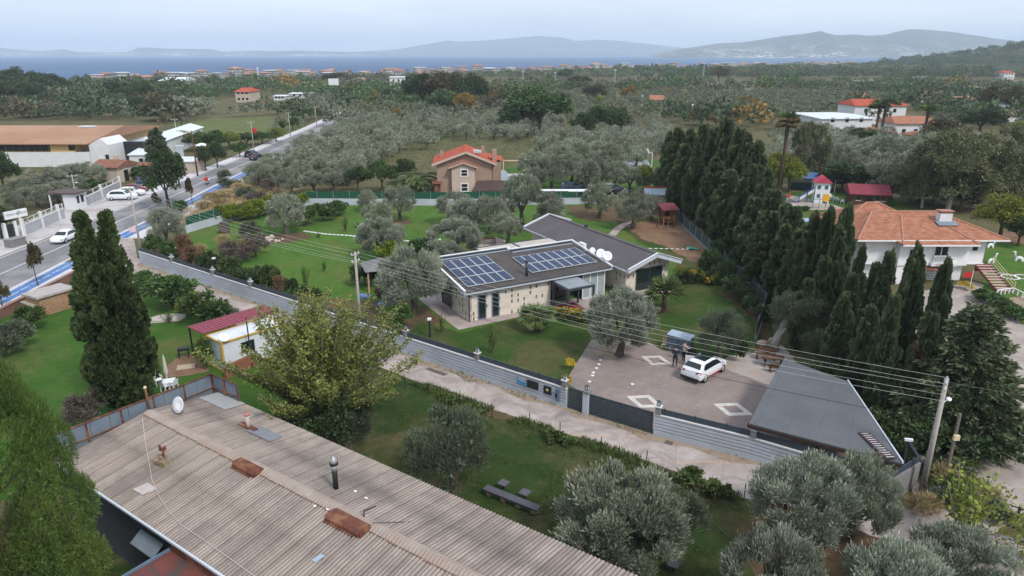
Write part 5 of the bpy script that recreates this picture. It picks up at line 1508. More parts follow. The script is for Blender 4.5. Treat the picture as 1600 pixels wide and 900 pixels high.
MB().slab([(-.95, -.95, 1.05), (.95, -.95, 1.05), (.95, .95, 1.2), (-.95, .95, 1.2)], .1).build('roof', pm('mossy_slab', (0.36, 0.33, 0.26), (0.28, 0.26, 0.2), 3), kn)
MB().slab([(.75, -.9, .75), (.8, -.3, .95), (1.3, -.3, .05), (1.25, -.9, .05)], .04).build('leaning_board', pm('pinkish_board', (0.42, 0.25, 0.27), (0.36, 0.21, 0.23), 4), kn)
bw = thing('brick_wall', 'low reddish brick wall between the pavement and the bright lawn', 'wall', (-46.9, 60, 0))
extrude(MB(), [(-46.75, 46), (-46.85, 60), (-46.95, 73.6)], [(-.14, 0), (-.14, .9), (.14, .9), (.14, 0)]).build('panel', brick_mat('red_bricks', (0.24, 0.11, 0.08), (0.19, 0.085, 0.065), (0.26, 0.2, 0.17), .3, .12, 0, .02, True), bw, world=True)
extrude(MB(), [(-46.75, 46), (-46.85, 60), (-46.95, 73.6)], [(-.2, .902), (-.2, .97), (.2, .97), (.2, .902)]).build('coping', pm('brown_coping', (0.27, 0.17, 0.13), (0.22, 0.13, 0.1), 3), bw, world=True)
bl_ = thing('brick_garden_wall', 'short red brown garden wall behind the corner of the metal fence', 'wall', (*G(362, 590), 0))
MB().bar((*G(353, 592), .5), (*G(400, 570), .5), .25, 1.0).build('panel', pm('red_brown', (0.26, 0.1, 0.06), (0.2, 0.08, 0.05), 3), bl_, world=True)
# lane side fence posts
pz = None
for (px, py, lab) in ((633, 607, 'beside the mulberry'), (669, 618, ''), (718, 632, ''), (769, 653, ''), (826, 668, ''), (875, 683, ''), (938, 708, ''), (968, 722, ''), (1009, 730, ''), (1083, 757, ''), (1162, 782, '')):
 o = pz.copy() if pz else MB().cyl(0, 0, 0, 1.1, .03, .025, 6).boxc(-.035, .035, -.01, .01, .9, .93).build('fence_post', M['black'])
 if pz: COL.objects.link(o)
 pz = o
 tag(o, 'thin dark iron post along the edge of the lane', 'fence post', 'iron fence posts along the lane')
 o.location = (*G(px, py), 0)
 o.rotation_euler = (R(_rs.uniform(-5, 5)), R(_rs.uniform(-5, 5)), 0)
# slab bench and small plates on stands
a_, c_ = Vector(G(758, 772)), Vector(G(842, 806))
d = (c_ - a_)
be = thing('slab_bench', 'long dark slab bench on stones beside the corrugated roof', 'bench', ((a_.x + c_.x) / 2, (a_.y + c_.y) / 2, 0), math.atan2(d.y, d.x))
MB().boxc(-d.length / 2, d.length / 2, -.24, .24, .4, .48).build('seat', pm('dark_slate', (0.085, 0.085, 0.105), (0.07, 0.07, 0.085), 3), be)
for k in range(4):
 x = (-.42 + .28 * k) * d.length
 MB().ball((x, 0, .18), (.24, .2, .23), 9, 6).build('stone_support', pm('support_stone', (0.35, 0.27, 0.2), (0.28, 0.2, 0.15), 4), be)
st_ = None
for (px, py, lab) in ((787, 765, 'small square dark stool table, the one nearest the far end of the slab bench'), (820, 780, 'small square dark stool table beside the middle of the slab bench'), (1052, 893, 'small square dark stool table alone on the lawn below the big olive')):
 if st_ is None:
  o = thing('stool_table', lab, 'stool', (0, 0, 0), 0, 'small square stool tables on the lawn')
  MB().boxc(-.27, .27, -.27, .27, .42, .47).build('top', pm('dark_slate_top', (0.095, 0.095, 0.115), (0.08, 0.08, 0.1), 3), o)
  MB().cyl(0, 0, 0, .42, .05).build('leg', M['black'], o)
  st_ = o
 else:
  o = copy_tree(st_)
  o['label'] = lab
 o.location = (*G(px, py), 0)
 o.rotation_euler = (0, 0, R(-34))
bs = thing('rusty_sheet', 'rusty brown metal sheet standing at the end of the lawn by the lane', 'metal sheet', (*G(1213, 792), 0), R(-25))
MB().boxc(-.5, .5, -.02, .02, 0, 1.0).build('plate', M['rust'], bs)
MB().tube([(-.5, .04, 0), (-.5, .04, 1.15)], .03).tube([(.5, .04, 0), (.5, .04, 1.15)], .03).build('frame', M['black'], bs)
for px, py, w_ in ((682, 581, 1.9), (1045, 692, .5)):
 x, y = G(px, py)
 tag(MB().box((x, y, .02), (w_, .42, .02), R(-37)).build('drain_grate', pm('drain', (0.09, 0.07, 0.065), (0.14, 0.11, 0.1), 12)), 'dark drain grate set in the lane surface' if w_ > 1 else 'small round drain cover near the foot of the lane wall', 'drain')
tag(wire((*G(1098, 808), .3), (*G(1170, 870), .3), .1, .012, pm('green_hose', (0.03, 0.25, 0.1), (0.03, 0.22, 0.09), 3), 'thin green hose stretched over the lawn between the olives'), None)
# ------------------------------------------------------------------ across the road: factory, houses, forecourt
M['cream_wall'] = pm('cream_render', (0.5, 0.42, 0.34), (0.42, 0.35, 0.28), 1.0)
M['white_wall'] = pm('white_render', (0.66, 0.67, 0.68), (0.58, 0.59, 0.6), 0.6)
M['tan_roof'] = pm('tan_sheet_roof', (0.34, 0.19, 0.115), (0.3, 0.165, 0.1), 0.12, 0.8, c3=(0.37, 0.22, 0.14), s3=0.05)
M['white_roof'] = pm('white_sheet_roof', (0.62, 0.66, 0.7), (0.55, 0.6, 0.65), 0.3, 0.6)
def tile_mat(name, c1, c2, dz=0.1):
 m, t, b = base_mat(name, 0.8, 0.2)
 v = objvec(t)
 sp = _n(t, 'ShaderNodeSeparateXYZ')
 t.links.new(v, sp.inputs[0])
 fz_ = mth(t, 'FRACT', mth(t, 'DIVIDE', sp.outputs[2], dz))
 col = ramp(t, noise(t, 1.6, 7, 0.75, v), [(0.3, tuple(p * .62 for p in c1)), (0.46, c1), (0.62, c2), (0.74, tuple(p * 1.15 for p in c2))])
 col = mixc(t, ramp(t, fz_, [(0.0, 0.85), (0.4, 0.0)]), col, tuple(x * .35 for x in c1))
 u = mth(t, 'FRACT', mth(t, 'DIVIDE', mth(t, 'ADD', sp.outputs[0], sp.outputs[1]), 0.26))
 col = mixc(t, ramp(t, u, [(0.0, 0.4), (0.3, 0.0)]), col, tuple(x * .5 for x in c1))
 t.links.new(col, b.inputs['Base Color'])
 bump(t, b, fz_, 0.5, 0.03)
 return m
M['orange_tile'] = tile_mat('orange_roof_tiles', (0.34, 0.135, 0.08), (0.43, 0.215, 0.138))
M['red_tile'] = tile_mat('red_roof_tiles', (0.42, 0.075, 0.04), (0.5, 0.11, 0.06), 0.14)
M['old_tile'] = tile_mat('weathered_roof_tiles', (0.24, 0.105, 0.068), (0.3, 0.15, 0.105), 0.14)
def gable_house(name, label, cat, x, y, rz_, L, W, H, rh, wallm, roofm, ov=.4, wins=(), group=None, hip=0.0, base=0.0):
 """L along local x, W along local y; ridge along x; hip = how far the ridge stops short of the ends"""
 o = thing(name, label, cat, (x, y, base), rz_, group)
 b = MB().boxc(-L / 2, L / 2, -W / 2, W / 2, 0, H)
 if not hip:
  for s in (-1, 1): b._a([(s * L / 2, -W / 2, H), (s * L / 2, W / 2, H), (s * L / 2, 0, H + rh)], [(0, 1, 2)[::s]])
 b.build('wall', M[wallm], o)
 l, w_ = L / 2 + ov, W / 2 + ov
 e = H - rh * ov / (W / 2) * .6
 b = MB()
 r0, r1 = (-l + hip + (ov if hip else 0), 0, H + rh + .06), (l - hip - (ov if hip else 0), 0, H + rh + .06)
 c = [(-l, -w_, e), (l, -w_, e), (l, w_, e), (-l, w_, e)]
 dn = lambda p: (p[0], p[1], p[2] - .14)
 vs = c + [r0, r1] + [dn(p) for p in c]
 fs = [(0, 1, 5, 4), (2, 3, 4, 5), (0, 4, 3), (1, 2, 5), (0, 6, 7, 1), (1, 7, 8, 2), (2, 8, 9, 3), (3, 9, 6, 0), (9, 8, 7, 6)]
 b._a(vs, fs)
 r_ = b.build('roof', M[roofm], o)
 for (side, u, z, w2, h2) in wins:        # side: f b l r
  if side in 'fb':
   s = -1 if side == 'f' else 1
   wb = MB().boxc(u - w2 / 2, u + w2 / 2, s * W / 2 - .03, s * W / 2 + .03, z, z + h2)
   fb = MB().boxc(u - w2 / 2 - .1, u + w2 / 2 + .1, s * W / 2 - .06, s * W / 2 + .06, z - .1, z - .003).boxc(u - w2 / 2 - .1, u + w2 / 2 + .1, s * W / 2 - .06, s * W / 2 + .06, z + h2 + .003, z + h2 + .1)
  else:
   s = -1 if side == 'l' else 1
   wb = MB().boxc(s * L / 2 - .03, s * L / 2 + .03, u - w2 / 2, u + w2 / 2, z, z + h2)
   fb = MB().boxc(s * L / 2 - .06, s * L / 2 + .06, u - w2 / 2 - .1, u + w2 / 2 + .1, z - .1, z - .003).boxc(s * L / 2 - .06, s * L / 2 + .06, u - w2 / 2 - .1, u + w2 / 2 + .1, z + h2 + .003, z + h2 + .1)
  wo = wb.build('window', M['glass'], o)
  fb.build('frame', M['white'], wo)
 return o
fac = thing('factory_hall', 'wide factory hall with tan sheet roof and a strip of windows left of the road', 'factory', (-120, 149, 0))
b = MB().boxc(-190, -90.2, 149.0, 163, 0, 3.1).boxc(-190, -93.2, 163.01, 186.8, 0, 3.1)
b.build('wall', M['white_wall'], fac, world=True)
MB().boxc(-190, -93.3, 149.3, 186.7, 3.1, 4.75).build('upper_wall', pm('pale_yellow', (0.6, 0.42, 0.2), (0.55, 0.38, 0.18), 1), fac, world=True)
ws = MB().boxc(-189, -98.5, 149.2, 149.29, 3.25, 4.7).build('window_strip', M['glass'], fac, world=True)
b = MB()
for k in range(60): b.boxc(-189 + 1.53 * k, -188.9 + 1.53 * k, 149.1, 149.19, 3.25, 4.7)
b.build('frame', pm('brown_mullion', (0.2, 0.13, 0.1), (0.16, 0.1, 0.08), 2), ws, world=True)
MB().boxc(-94.5, -93.2, 149.2, 149.29, 3.5, 4.6).build('window', M['glass'], fac, world=True)
MB()._a([(-191, 148.3, 5.0), (-90, 148.3, 5.0), (-91.5, 167.2, 7.0), (-191, 167.2, 7.0), (-93, 187, 5.0), (-191, 187, 5.0), (-191, 148.3, 4.8), (-90, 148.3, 4.8), (-93, 187, 4.8), (-191, 187, 4.8)],
 [(0, 1, 2, 3), (3, 2, 4, 5), (0, 6, 7, 1), (1, 7, 8, 4), (6, 9, 8, 7), (4, 8, 9, 5), (1, 4, 2), (0, 3, 5)]).build('roof', M['tan_roof'], fac, world=True)
MB().boxc(-101, -97.6, 164.5, 166.5, 6.8, 7.0).build('skylight', M['white_roof'], fac, world=True)
b = MB().boxc(-90.1, -86.0, 149.2, 157, 0, 4.6)
b._a([(-90.1, 149.2, 4.6), (-86, 149.2, 4.6), (-87.5, 149.2, 6.0), (-90.1, 157, 4.6), (-86, 157, 4.6), (-87.5, 157, 6.0)], [(0, 1, 2), (5, 4, 3), (0, 2, 5, 3), (2, 1, 4, 5)])
gb = b.build('gable_block', M['white_wall'], fac, world=True)
MB().boxc(-86.9, -86.2, 149.05, 149.18, 0, 2.6).build('doorway', M['black'], gb, world=True)
dp = MB().boxc(-86.2, -80.6, 155.2, 156, 0.6, 4.6).build('display_front', M['black'], fac, world=True)
MB().boxc(-86.2, -80.6, 155.1, 155.19, .2, .6).build('yellow_base', pm('yellow_base', (0.6, 0.33, 0.06), (0.5, 0.28, 0.05), 2), dp, world=True)
MB().lathe([(.001, 0), (.55, 0), (.001, .05)], 3).xf(Matrix.Translation((-82.6, 155.15, 2.9)) @ Matrix.Rotation(R(90), 4, 'X') @ Matrix.Rotation(R(90), 4, 'Z')).build('emblem', pm('yellow_emblem', (0.7, 0.5, 0.05), (0.7, 0.5, 0.05), 2), dp, world=True)
an = thing('white_annex', 'long white roofed annex at the right end of the factory', 'annex', (-86.2, 177, 0), R(98))
MB().boxc(-17, 18, -3.2, 3.2, 0, 3.8).build('wall', M['white_wall'], an)
MB()._a([(-17.5, -3.6, 3.8), (18.5, -3.6, 3.8), (18.5, 0, 4.9), (-17.5, 0, 4.9), (18.5, 3.6, 3.8), (-17.5, 3.6, 3.8)], [(0, 1, 2, 3), (3, 2, 4, 5), (1, 4, 2), (0, 3, 5), (0, 5, 4, 1)]).build('roof', M['white_roof'], an)
cc = Vector(G(182, 286))
gh = gable_house('gatehouse', 'small beige house with weathered red roof beside the forecourt wall', 'house', cc.x - 1.6, cc.y + 3.2, R(-8), 5.2, 6.0, 3.0, .9, 'cream_wall', 'old_tile', .35, (('r', -.6, .0, 1.2, 2.2), ('r', 1.2, 1.2, .7, .9)))
MB().boxc(-.4, .4, .6, 1.2, 3.2, 4.6).build('chimney', M['cream_wall'], gh)
def shed(name, label, px0, px1, pyb, h, dep, wallm, roofm, rh=.3, cat='shed', rz_=0.0):
 a_, c_ = Vector(G(px0, pyb)), Vector(G(px1, pyb))
 L = (c_ - a_).length
 return gable_house(name, label, cat, (a_.x + c_.x) / 2, a_.y + dep / 2, rz_, L, dep, h, rh, wallm, roofm, .25, (('f', 0, .8, .9, .8),))
shed('white_shed', 'low white roofed shed between the beige house and the big roadside tree', 204, 240, 259, 2.4, 9, 'white_wall', 'white_roof', .7)
shed('tan_hut', 'small tan roofed hut partly behind the big roadside tree', 217, 238, 271, 1.7, 4, 'cream_wall', 'old_tile', .25, 'hut')
kh = shed('cream_kiosk', 'cream roadside building with a white gable and solar tank on the roof', 268, 304, 272, 2.6, 5, 'cream_wall', 'white_roof', .5, 'building')
MB().boxc(-2.0, -.6, .2, .5, 2.9, 5.0).tube([(-2.2, .6, 5.1), (-.4, .6, 5.1)], .35, 12).build('solar_tank', M['cargrey'], kh)
MB().boxc(-3.9, 3.6, -2.56, -2.51, 2.35, 2.6).build('red_trim', pm('pink_trim', (0.5, 0.2, 0.17), (0.45, 0.18, 0.15), 2), kh)
gz = thing('guard_kiosk', 'guard kiosk with dark roof and white posts at the forecourt entrance', 'kiosk', (*G(118, 326), 0), R(84))
MB().boxc(-1.0, 1.4, -1.0, 1.0, 0, 2.5).build('wall', M['white_wall'], gz)
MB().boxc(-1.4, 1.9, -1.5, 3.2, 2.5, 2.75).build('roof', pm('brown_flat_roof', (0.11, 0.08, 0.08), (0.09, 0.065, 0.065), 1), gz)
for x in (-1.2, 1.7): MB().boxc(x - .08, x + .08, 2.9, 3.06, 0, 2.5).build('post', M['white'], gz)
MB().boxc(-.6, .9, -1.04, -1.0, 1.0, 2.1).build('window', M['glass'], gz)
def yard_wall(label, a_, c_, h, n, extra=''):
 a_, c_ = Vector(a_), Vector(c_)
 o = thing('forecourt_wall', label, 'wall', (a_.x, a_.y, 0))
 MB().bar((a_.x, a_.y, h / 2), (c_.x, c_.y, h / 2), .25, h).build('panel', pm('grey_render', (0.4, 0.41, 0.43), (0.34, 0.35, 0.37), 1.2), o, world=True)
 b = MB().bar((a_.x, a_.y, h + .03), (c_.x, c_.y, h + .03), .34, .06)
 b.bar((a_.x, a_.y, h + .75), (c_.x, c_.y, h + .75), .06, .06)
 for k in range(n + 1):
  p = a_.lerp(c_, k / n)
  b.bar((p.x, p.y, h + .06), (p.x, p.y, h + .8), .1, .1)
 b.build('coping', M['coping'], o, world=True)
 b = MB()
 m_ = n * 7
 for k in range(m_ + 1):
  p = a_.lerp(c_, k / m_)
  b.bar((p.x, p.y, h + .06), (p.x, p.y, h + .72), .03, .03)
 b.build('railing', pm('olive_rail', (0.25, 0.26, 0.2), (0.2, 0.21, 0.16), 3), o, world=True)
 for k in range(0, n + 1, 3):
  p = a_.lerp(c_, k / n)
  MB().bar((p.x + .1, p.y - .05, 0), (p.x + .1, p.y - .05, h + .95), .34, .34).build('pillar', M['white_wall'], o, world=True)
yard_wall('grey forecourt wall with pale railing between the entrance sign and the kiosk', G(38, 368), G(101, 340), 1.35, 7)
yard_wall('grey forecourt wall with pale railing behind the parked white cars', G(126, 326), G(188, 295), 1.35, 6)
sg = thing('entrance_sign', 'white signboard on a post at the forecourt entrance', 'sign', (*G(37, 369), 0), R(70))
sgx, sgz = HZ(28, 329, XF[sg.name][0].y)
MB().boxc(-.1, .1, -.1, .1, 0, 2.6).build('post', M['white'], sg)
sd = MB().boxc(-1.9, 1.1, -.12, .12, 2.6, 3.6).build('board', M['white'], sg)
text_mesh('lettering', 'TEMAK MERKEZİ', .36, pm('grey_letter', (0.12, 0.12, 0.15), (0.12, 0.12, 0.15), 2), sd, Matrix.Translation((-.4, -.125, 3.12)) @ Matrix.Rotation(R(90), 4, 'X'))
eg = thing('entrance_gate', 'narrow black entrance gate between grey pillars left of the signboard', 'gate', (*G(26, 371), 0), R(70))
MB().boxc(-1.1, -.1, -.05, .05, .1, 1.9).build('leaf', M['black'], eg)
for x in (-1.3, .1): MB().boxc(x - .18, x + .18, -.2, .2, 0, 2.2).build('pillar', M['white_wall'], eg)
gp_ = thing('stone_planter', 'dark grey block planter at the road edge below the signboard', 'planter', (*G(25, 384), 0), R(75))
MB().boxc(-1.0, 1.0, -.6, .6, 0, .95).build('body', pm('grey_block', (0.2, 0.2, 0.2), (0.15, 0.15, 0.155), 3), gp_)
MB().boxc(-1.05, 1.05, -.65, .65, .95, 1.02).build('rim', pm('grey_rim', (0.25, 0.25, 0.25), (0.2, 0.2, 0.2), 3), gp_)
for (px, py, m, L, Ht, k, rz_, lab) in ((192, 312, 'carwhite', 4.5, 1.65, 'hatch', 6, 'white sport utility car nearest the road in the forecourt row'), (206, 305.5, 'carwhite', 4.3, 1.5, 'hatch', 8, 'second white car in the forecourt row, half behind the first'), (211, 300, 'carred', 4.6, 1.45, 'sedan', 8, 'dark red saloon beyond the white cars in the forecourt'), (234, 288.5, 'carblue', 4.4, 1.65, 'hatch', 30, 'dark blue car partly behind the big roadside tree'),
  (104, 376, 'carwhite', 4.3, 1.45, 'sedan', -92, 'white car driving along the main road behind the double cypress'), (401, 249, 'carnavy', 4.5, 1.5, 'sedan', 86, 'dark navy car driving away on the main road'), (393, 244, 'carnavy', 4.3, 1.5, 'hatch', 86, 'dark car parked at the roadside verge past the motorcycle'), (588, 158.5, 'carwhite', 5.0, 2.2, 'hatch', 85, 'white van far away at the end of the straight road'),
  (895, 297.5, 'carblue', 4.3, 1.5, 'hatch', 0, 'blue car parked behind the white roofed garden wall'), (956, 299, 'cargrey', 4.3, 1.5, 'hatch', 5, 'silver car with dark windows parked left of the garden olive'), (966, 303, 'carnavy', 4.3, 1.45, 'sedan', 10, 'dark navy car parked right behind the garden olive crown'), (923, 297.5, 'carnavy', 4.3, 1.5, 'hatch', 0, 'dark car parked between the blue and the silver car')):
 c_ = make_car(lab, M[m], L, 1.8, Ht, k, None, False)
 c_.location = (*G(px, py), .012)
 c_.rotation_euler = (0, 0, R(rz_))
# scooter rider
sc = thing('motor_scooter', 'motor scooter with a red delivery box on the main road', 'scooter', (*G(325, 288), .012), R(95))
for x in (-.6, .62):
 MB().lathe([(.12, -.05), (.24, -.06), (.26, 0), (.24, .06), (.12, .05)], 14).xf(Matrix.Translation((x, 0, .26)) @ Matrix.Rotation(R(90), 4, 'X')).build('wheel', M['tyre'], sc, True)
MB().bar((-.75, 0, .55), (.1, 0, .5), .3, .3).bar((.05, 0, .3), (.5, 0, .3), .32, .08).bar((.5, 0, .3), (.62, 0, .95), .3, .1).bar((.62, 0, .26), (.58, 0, .9), .06, .06).build('body', M['carwhite'], sc, True)
MB().tube([(.55, -.35, 1.02), (.6, 0, 1.0), (.55, .35, 1.02)], .025).build('handlebar', M['black'], sc)
MB().boxc(-.7, .0, -.15, .15, .71, .8).build('seat', M['black'], sc)
MB().boxc(-1.0, -.5, -.28, .28, .82, 1.35).build('delivery_box', M['red'], sc)
rd = person('person riding the scooter in a red and dark jacket', M['red'], blk, 'forward', True)
rx_, ry_ = G(325, 288)
rd.location = (rx_ - .25 * math.cos(R(95)), ry_ - .25 * math.sin(R(95)), -.06)
rd.rotation_euler = (0, 0, R(5))
# roadside poles and lamps
for (x0, y0, xt, yt, lab) in ((309, 275, 299, 204, 'tall brown power pole with crossarm beside the cream building'), (122, 322, 108, 272, 'street lamp with pale head at the guard kiosk'), (397, 236, 391, 190, 'pale power pole by the roadside trees with a red and white flag'), (454, 213, 450, 175, 'street lamp pole beyond the field on the left roadside'), (495, 198, 493, 166, 'roadside pole further along near the narrow bend'), (508, 178, 506, 152, 'distant roadside pole above the orchard'), (563, 166, 561, 141, 'last tall pole before the end of the straight road'), (278, 222, 274, 185, 'slim pole with a round disc behind the yellowing hedge')):
 x, y = G(x0, y0)
 h = HZ(xt, yt, y)[1]
 pole(x, y, h, lab, ((.3, 1.6),), lab.startswith('street'), .16 if 'brown' in lab else .12, rz_=R(20), m='wood' if 'brown' in lab else 'grey_post')
fl_ = thing('flag', 'red and white flag hanging from the roadside pole', 'flag', (*G(397, 236), 0))
fxx, fzz = HZ(396, 200, G(397, 236)[1])
MB().slab([(.1, -.1, fzz), (1.2, -.2, fzz - .1), (1.3, -.2, fzz - 1.1), (.1, -.1, fzz - 1.0)], .02).build('cloth', M['red'], fl_)
ps = thing('pink_sign', 'small pink and white sign fixed on the slim roadside pole', 'sign', (P0[0], P0[1] - .2, 3.4), R(20))
MB().boxc(-.75, .0, -.03, .03, 0, .6).build('plate', pm('pinkish_plate', (0.62, 0.42, 0.47), (0.55, 0.36, 0.42), 4), ps)
b = MB()
for z in (.15, .3, .45): b.boxc(-.65, -.1, -.04, -.031, z - .02, z + .03)
b.build('lettering', M['white'], ps)
sn = thing('round_parasol', 'round white parasol by the roadside trees', 'parasol', (*G(317, 240), 0))
MB().cyl(0, 0, 0, 2.3, .03).build('pole', M['steel'], sn)
MB().lathe([(1.5, 2.0), (1.0, 2.3), (.4, 2.5), (.001, 2.55)], 14).build('canopy', M['white'], sn)
# ------------------------------------------------------------------ white school building with orange tiles on the right
sc_ = thing('school_building', 'white two-storey school with orange tiled hip roof behind the front cypresses', 'school', (43, 74, 0))
b = MB()
b.prism([(37.0, 70.0), (49.6, 70.0), (49.6, 79.0), (37.0, 79.0)], 2.05, 4.75)
b.prism([(40.2, 69.15), (47.4, 69.15), (47.4, 69.99), (40.2, 69.99)], 2.06, 4.45)
b.prism([(37.4, 70.6), (48.0, 70.6), (48.0, 79.0), (37.4, 79.0)], 0, 2.045)
b.prism([(40.3, 69.3), (42.2, 69.3), (42.2, 70.59), (40.3, 70.59)], 0, 2.05)
b.prism([(37.5, 79.01), (45.2, 79.01), (45.2, 80.9), (37.5, 80.9)], 0, 4.7)
b.boxc(36.9, 49.7, 69.9, 69.97, 1.98, 2.1)
b.build('wall', pm('bright_white_render', (0.78, 0.78, 0.8), (0.7, 0.7, 0.72), 0.6), sc_, world=True)
def hip(x0, x1, y0, y1, e, r0, r1, yr, zr):
 vs = [(x0, y0, e), (x1, y0, e), (x1, y1, e), (x0, y1, e), (r0, yr, zr), (r1, yr, zr)]
 vs += [(p[0], p[1], e - .13) for p in vs[:4]]
 return vs, [(0, 1, 5, 4), (1, 2, 5), (2, 3, 4, 5), (3, 0, 4), (0, 6, 7, 1), (1, 7, 8, 2), (2, 8, 9, 3), (3, 9, 6, 0), (9, 8, 7, 6)]
b = MB()
b._a(*hip(35.6, 51.2, 69.0, 80.0, 4.85, 39.5, 46.5, 74.6, 6.6))
b._a(*hip(36.9, 46.0, 75.6, 81.6, 4.87, 40.8, 42.2, 78.6, 6.75))
b._a([(39.9, 68.2, 4.55), (47.7, 68.2, 4.55), (45.3, 73.6, 6.33), (42.2, 73.6, 6.33), (39.2, 69.5, 5.02), (48.4, 69.5, 5.02), (39.9, 68.2, 4.42), (47.7, 68.2, 4.42), (39.2, 69.5, 4.87), (48.4, 69.5, 4.87)],
     [(0, 1, 2, 3), (0, 3, 4), (1, 5, 2), (0, 6, 7, 1), (0, 4, 8, 6), (1, 7, 9, 5)])
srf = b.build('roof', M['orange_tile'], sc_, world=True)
b = MB()
for a_, c_ in (((35.6, 69.0, 4.87), (39.5, 74.6, 6.63)), ((51.2, 69.0, 4.87), (46.5, 74.6, 6.63)), ((39.5, 74.6, 6.63), (46.5, 74.6, 6.63)), ((39.9, 68.2, 4.58), (42.2, 73.6, 6.36)), ((47.7, 68.2, 4.58), (45.3, 73.6, 6.36)), ((36.9, 75.7, 4.9), (40.8, 78.6, 6.78)), ((46, 75.7, 4.9), (42.2, 78.6, 6.78)), ((40.8, 78.6, 6.78), (42.2, 78.6, 6.78)), ((51.2, 80, 4.87), (46.5, 74.6, 6.63))):
 b.tube([a_, c_], .11, 6)
b.build('ridge_tiles', pm('ridge', (0.33, 0.15, 0.09), (0.42, 0.24, 0.17), 4), srf, world=True)
b = MB()
b.boxc(35.55, 51.25, 68.9, 68.99, 4.7, 4.84).boxc(39.85, 47.75, 68.1, 68.19, 4.4, 4.54)
b.build('gutter', M['white'], srf, world=True)
ck = MB().boxc(45.6, 46.9, 72.2, 73.0, 5.6, 6.9).build('chimney', M['white_wall'], sc_, world=True)
MB().boxc(45.5, 47.0, 72.1, 73.1, 7.1, 7.2).boxc(45.7, 46.8, 72.3, 72.9, 6.9, 7.1).build('cap', pm('terracotta', (0.35, 0.18, 0.12), (0.3, 0.15, 0.1), 3), ck, world=True)
MB().slab([(45.2, 71.5, 5.82), (47.3, 71.5, 5.82), (47.3, 72.4, 6.12), (45.2, 72.4, 6.12)], .05).build('flashing', M['galv'], srf, world=True)
def swin(x0, x1, z0, z1, y, nm='window', fr='dark', n=1):
 o = MB().boxc(x0, x1, y - .03, y + .02, z0, z1).build(nm, M['glass'], sc_, world=True)
 f = MB()
 for k in range(n + 1):
  x = x0 + (x1 - x0) * k / n
  f.boxc(x - .04, x + .04, y - .06, y - .031, z0, z1)
 f.boxc(x0 + .04, x1 - .04, y - .06, y - .031, z0 - .04, z0 + .04).boxc(x0 + .04, x1 - .04, y - .06, y - .031, z1 - .04, z1 + .04)
 f.build('frame', M[fr], o, world=True)
M['brownfr'] = pm('brown_frame', (0.1, 0.06, 0.05), (0.08, 0.05, 0.04), 3)
swin(41.3, 41.75, 2.75, 3.75, 69.15, fr='brownfr')
swin(42.15, 42.6, 2.75, 3.75, 69.15, fr='brownfr')
swin(43.8, 45.2, 2.55, 4.2, 69.15, 'balcony_door', 'white', 2)
swin(48.3, 48.75, 3.5, 4.15, 70.0, fr='brownfr')
b = MB()
for k in range(13): b.boxc(43.7 + .13 * k, 43.75 + .13 * k, 68.85, 68.9, 2.5, 3.15)
b.boxc(43.65, 45.4, 68.84, 68.91, 3.15, 3.22).boxc(43.65, 45.4, 68.84, 68.91, 2.42, 2.5)
b.build('balcony_railing', M['white'], sc_, world=True)
MB().boxc(43.5, 46.2, 68.75, 69.14, 2.1, 2.4).build('balcony', M['white_wall'], sc_, world=True)
b = MB()
for z, x0, x1, n in ((2.36, 44.05, 45.3, 14), (2.26, 43.85, 45.5, 20), (2.16, 44.0, 45.4, 18)):
 for k in range(n):
  x = x0 + (x1 - x0) * k / n
  b.boxc(x, x + (x1 - x0) / n * .6, 68.735, 68.749, z - .03, z + (.03 if k % 3 else .02))
b.build('lettering', pm('red_letter', (0.45, 0.12, 0.14), (0.4, 0.1, 0.12), 3), sc_, world=True)
wl_ = MB().boxc(44.4, 46.4, 70.5, 70.59, 0.1, 1.95).build('lattice_window', M['frost'], sc_, world=True)
b = MB()
for k in range(9): b.boxc(44.38 + .25 * k, 44.43 + .25 * k, 70.43, 70.499, .1, 1.95)
for k in range(8): b.boxc(44.4, 46.4, 70.44, 70.495, .1 + .26 * k, .15 + .26 * k)
b.build('lattice', M['white'], wl_, world=True)
MB().slab([(43.0, 68.6, 1.7), (45.2, 68.6, 1.7), (45.2, 69.3, 2.03), (43.0, 69.3, 2.03)], .06).build('awning', M['rust'], sc_, world=True)
st = MB()
for k in range(10): st.boxc(48.9 - .0 * k + .06 * k, 50.5 + .06 * k, 69.9 - .32 * (k + 1), 69.9 - .32 * k, 1.85 - .2 * k, 1.92 - .2 * k)
so_ = st.build('stair', pm('pink_step', (0.55, 0.36, 0.34), (0.48, 0.3, 0.28), 3), sc_, world=True)
MB().bar((48.95, 69.9, 1.8), (49.5, 66.7, .0), .06, .25).bar((50.5, 69.9, 1.8), (51.1, 66.7, .0), .06, .25).boxc(48.9, 50.6, 69.9, 69.95, 1.2, 2.0).build('stringer', pm('dark_red_steel', (0.2, 0.03, 0.035), (0.17, 0.025, 0.03), 3), so_, world=True)
b = MB()
for a_ in ((50.55, 69.9, 2.8), (51.15, 66.7, 1.0)): b.bar((a_[0], a_[1], a_[2] - .95), a_, .05, .05)
for dz in (0, .3, .6): b.bar((50.55, 69.9, 2.8 - dz), (51.15, 66.7, 1.0 - dz), .04, .04)
b.build('handrail', M['cream'], so_, world=True)
fp = thing('flag_pole', 'white flag pole with red flag in front of the school stair', 'flag pole', (*G(1512, 463), 0))
MB().cyl(0, 0, 0, 2.75, .035).build('pole', M['white'], fp)
MB().slab([(-.03, 0, 2.6), (-.9, -.05, 2.5), (-.85, -.05, 1.95), (-.03, 0, 2.05)], .02).build('flag', M['red'], fp)
def hedge_row(name, label, pts, w_, h, m, seed=1):
 pass
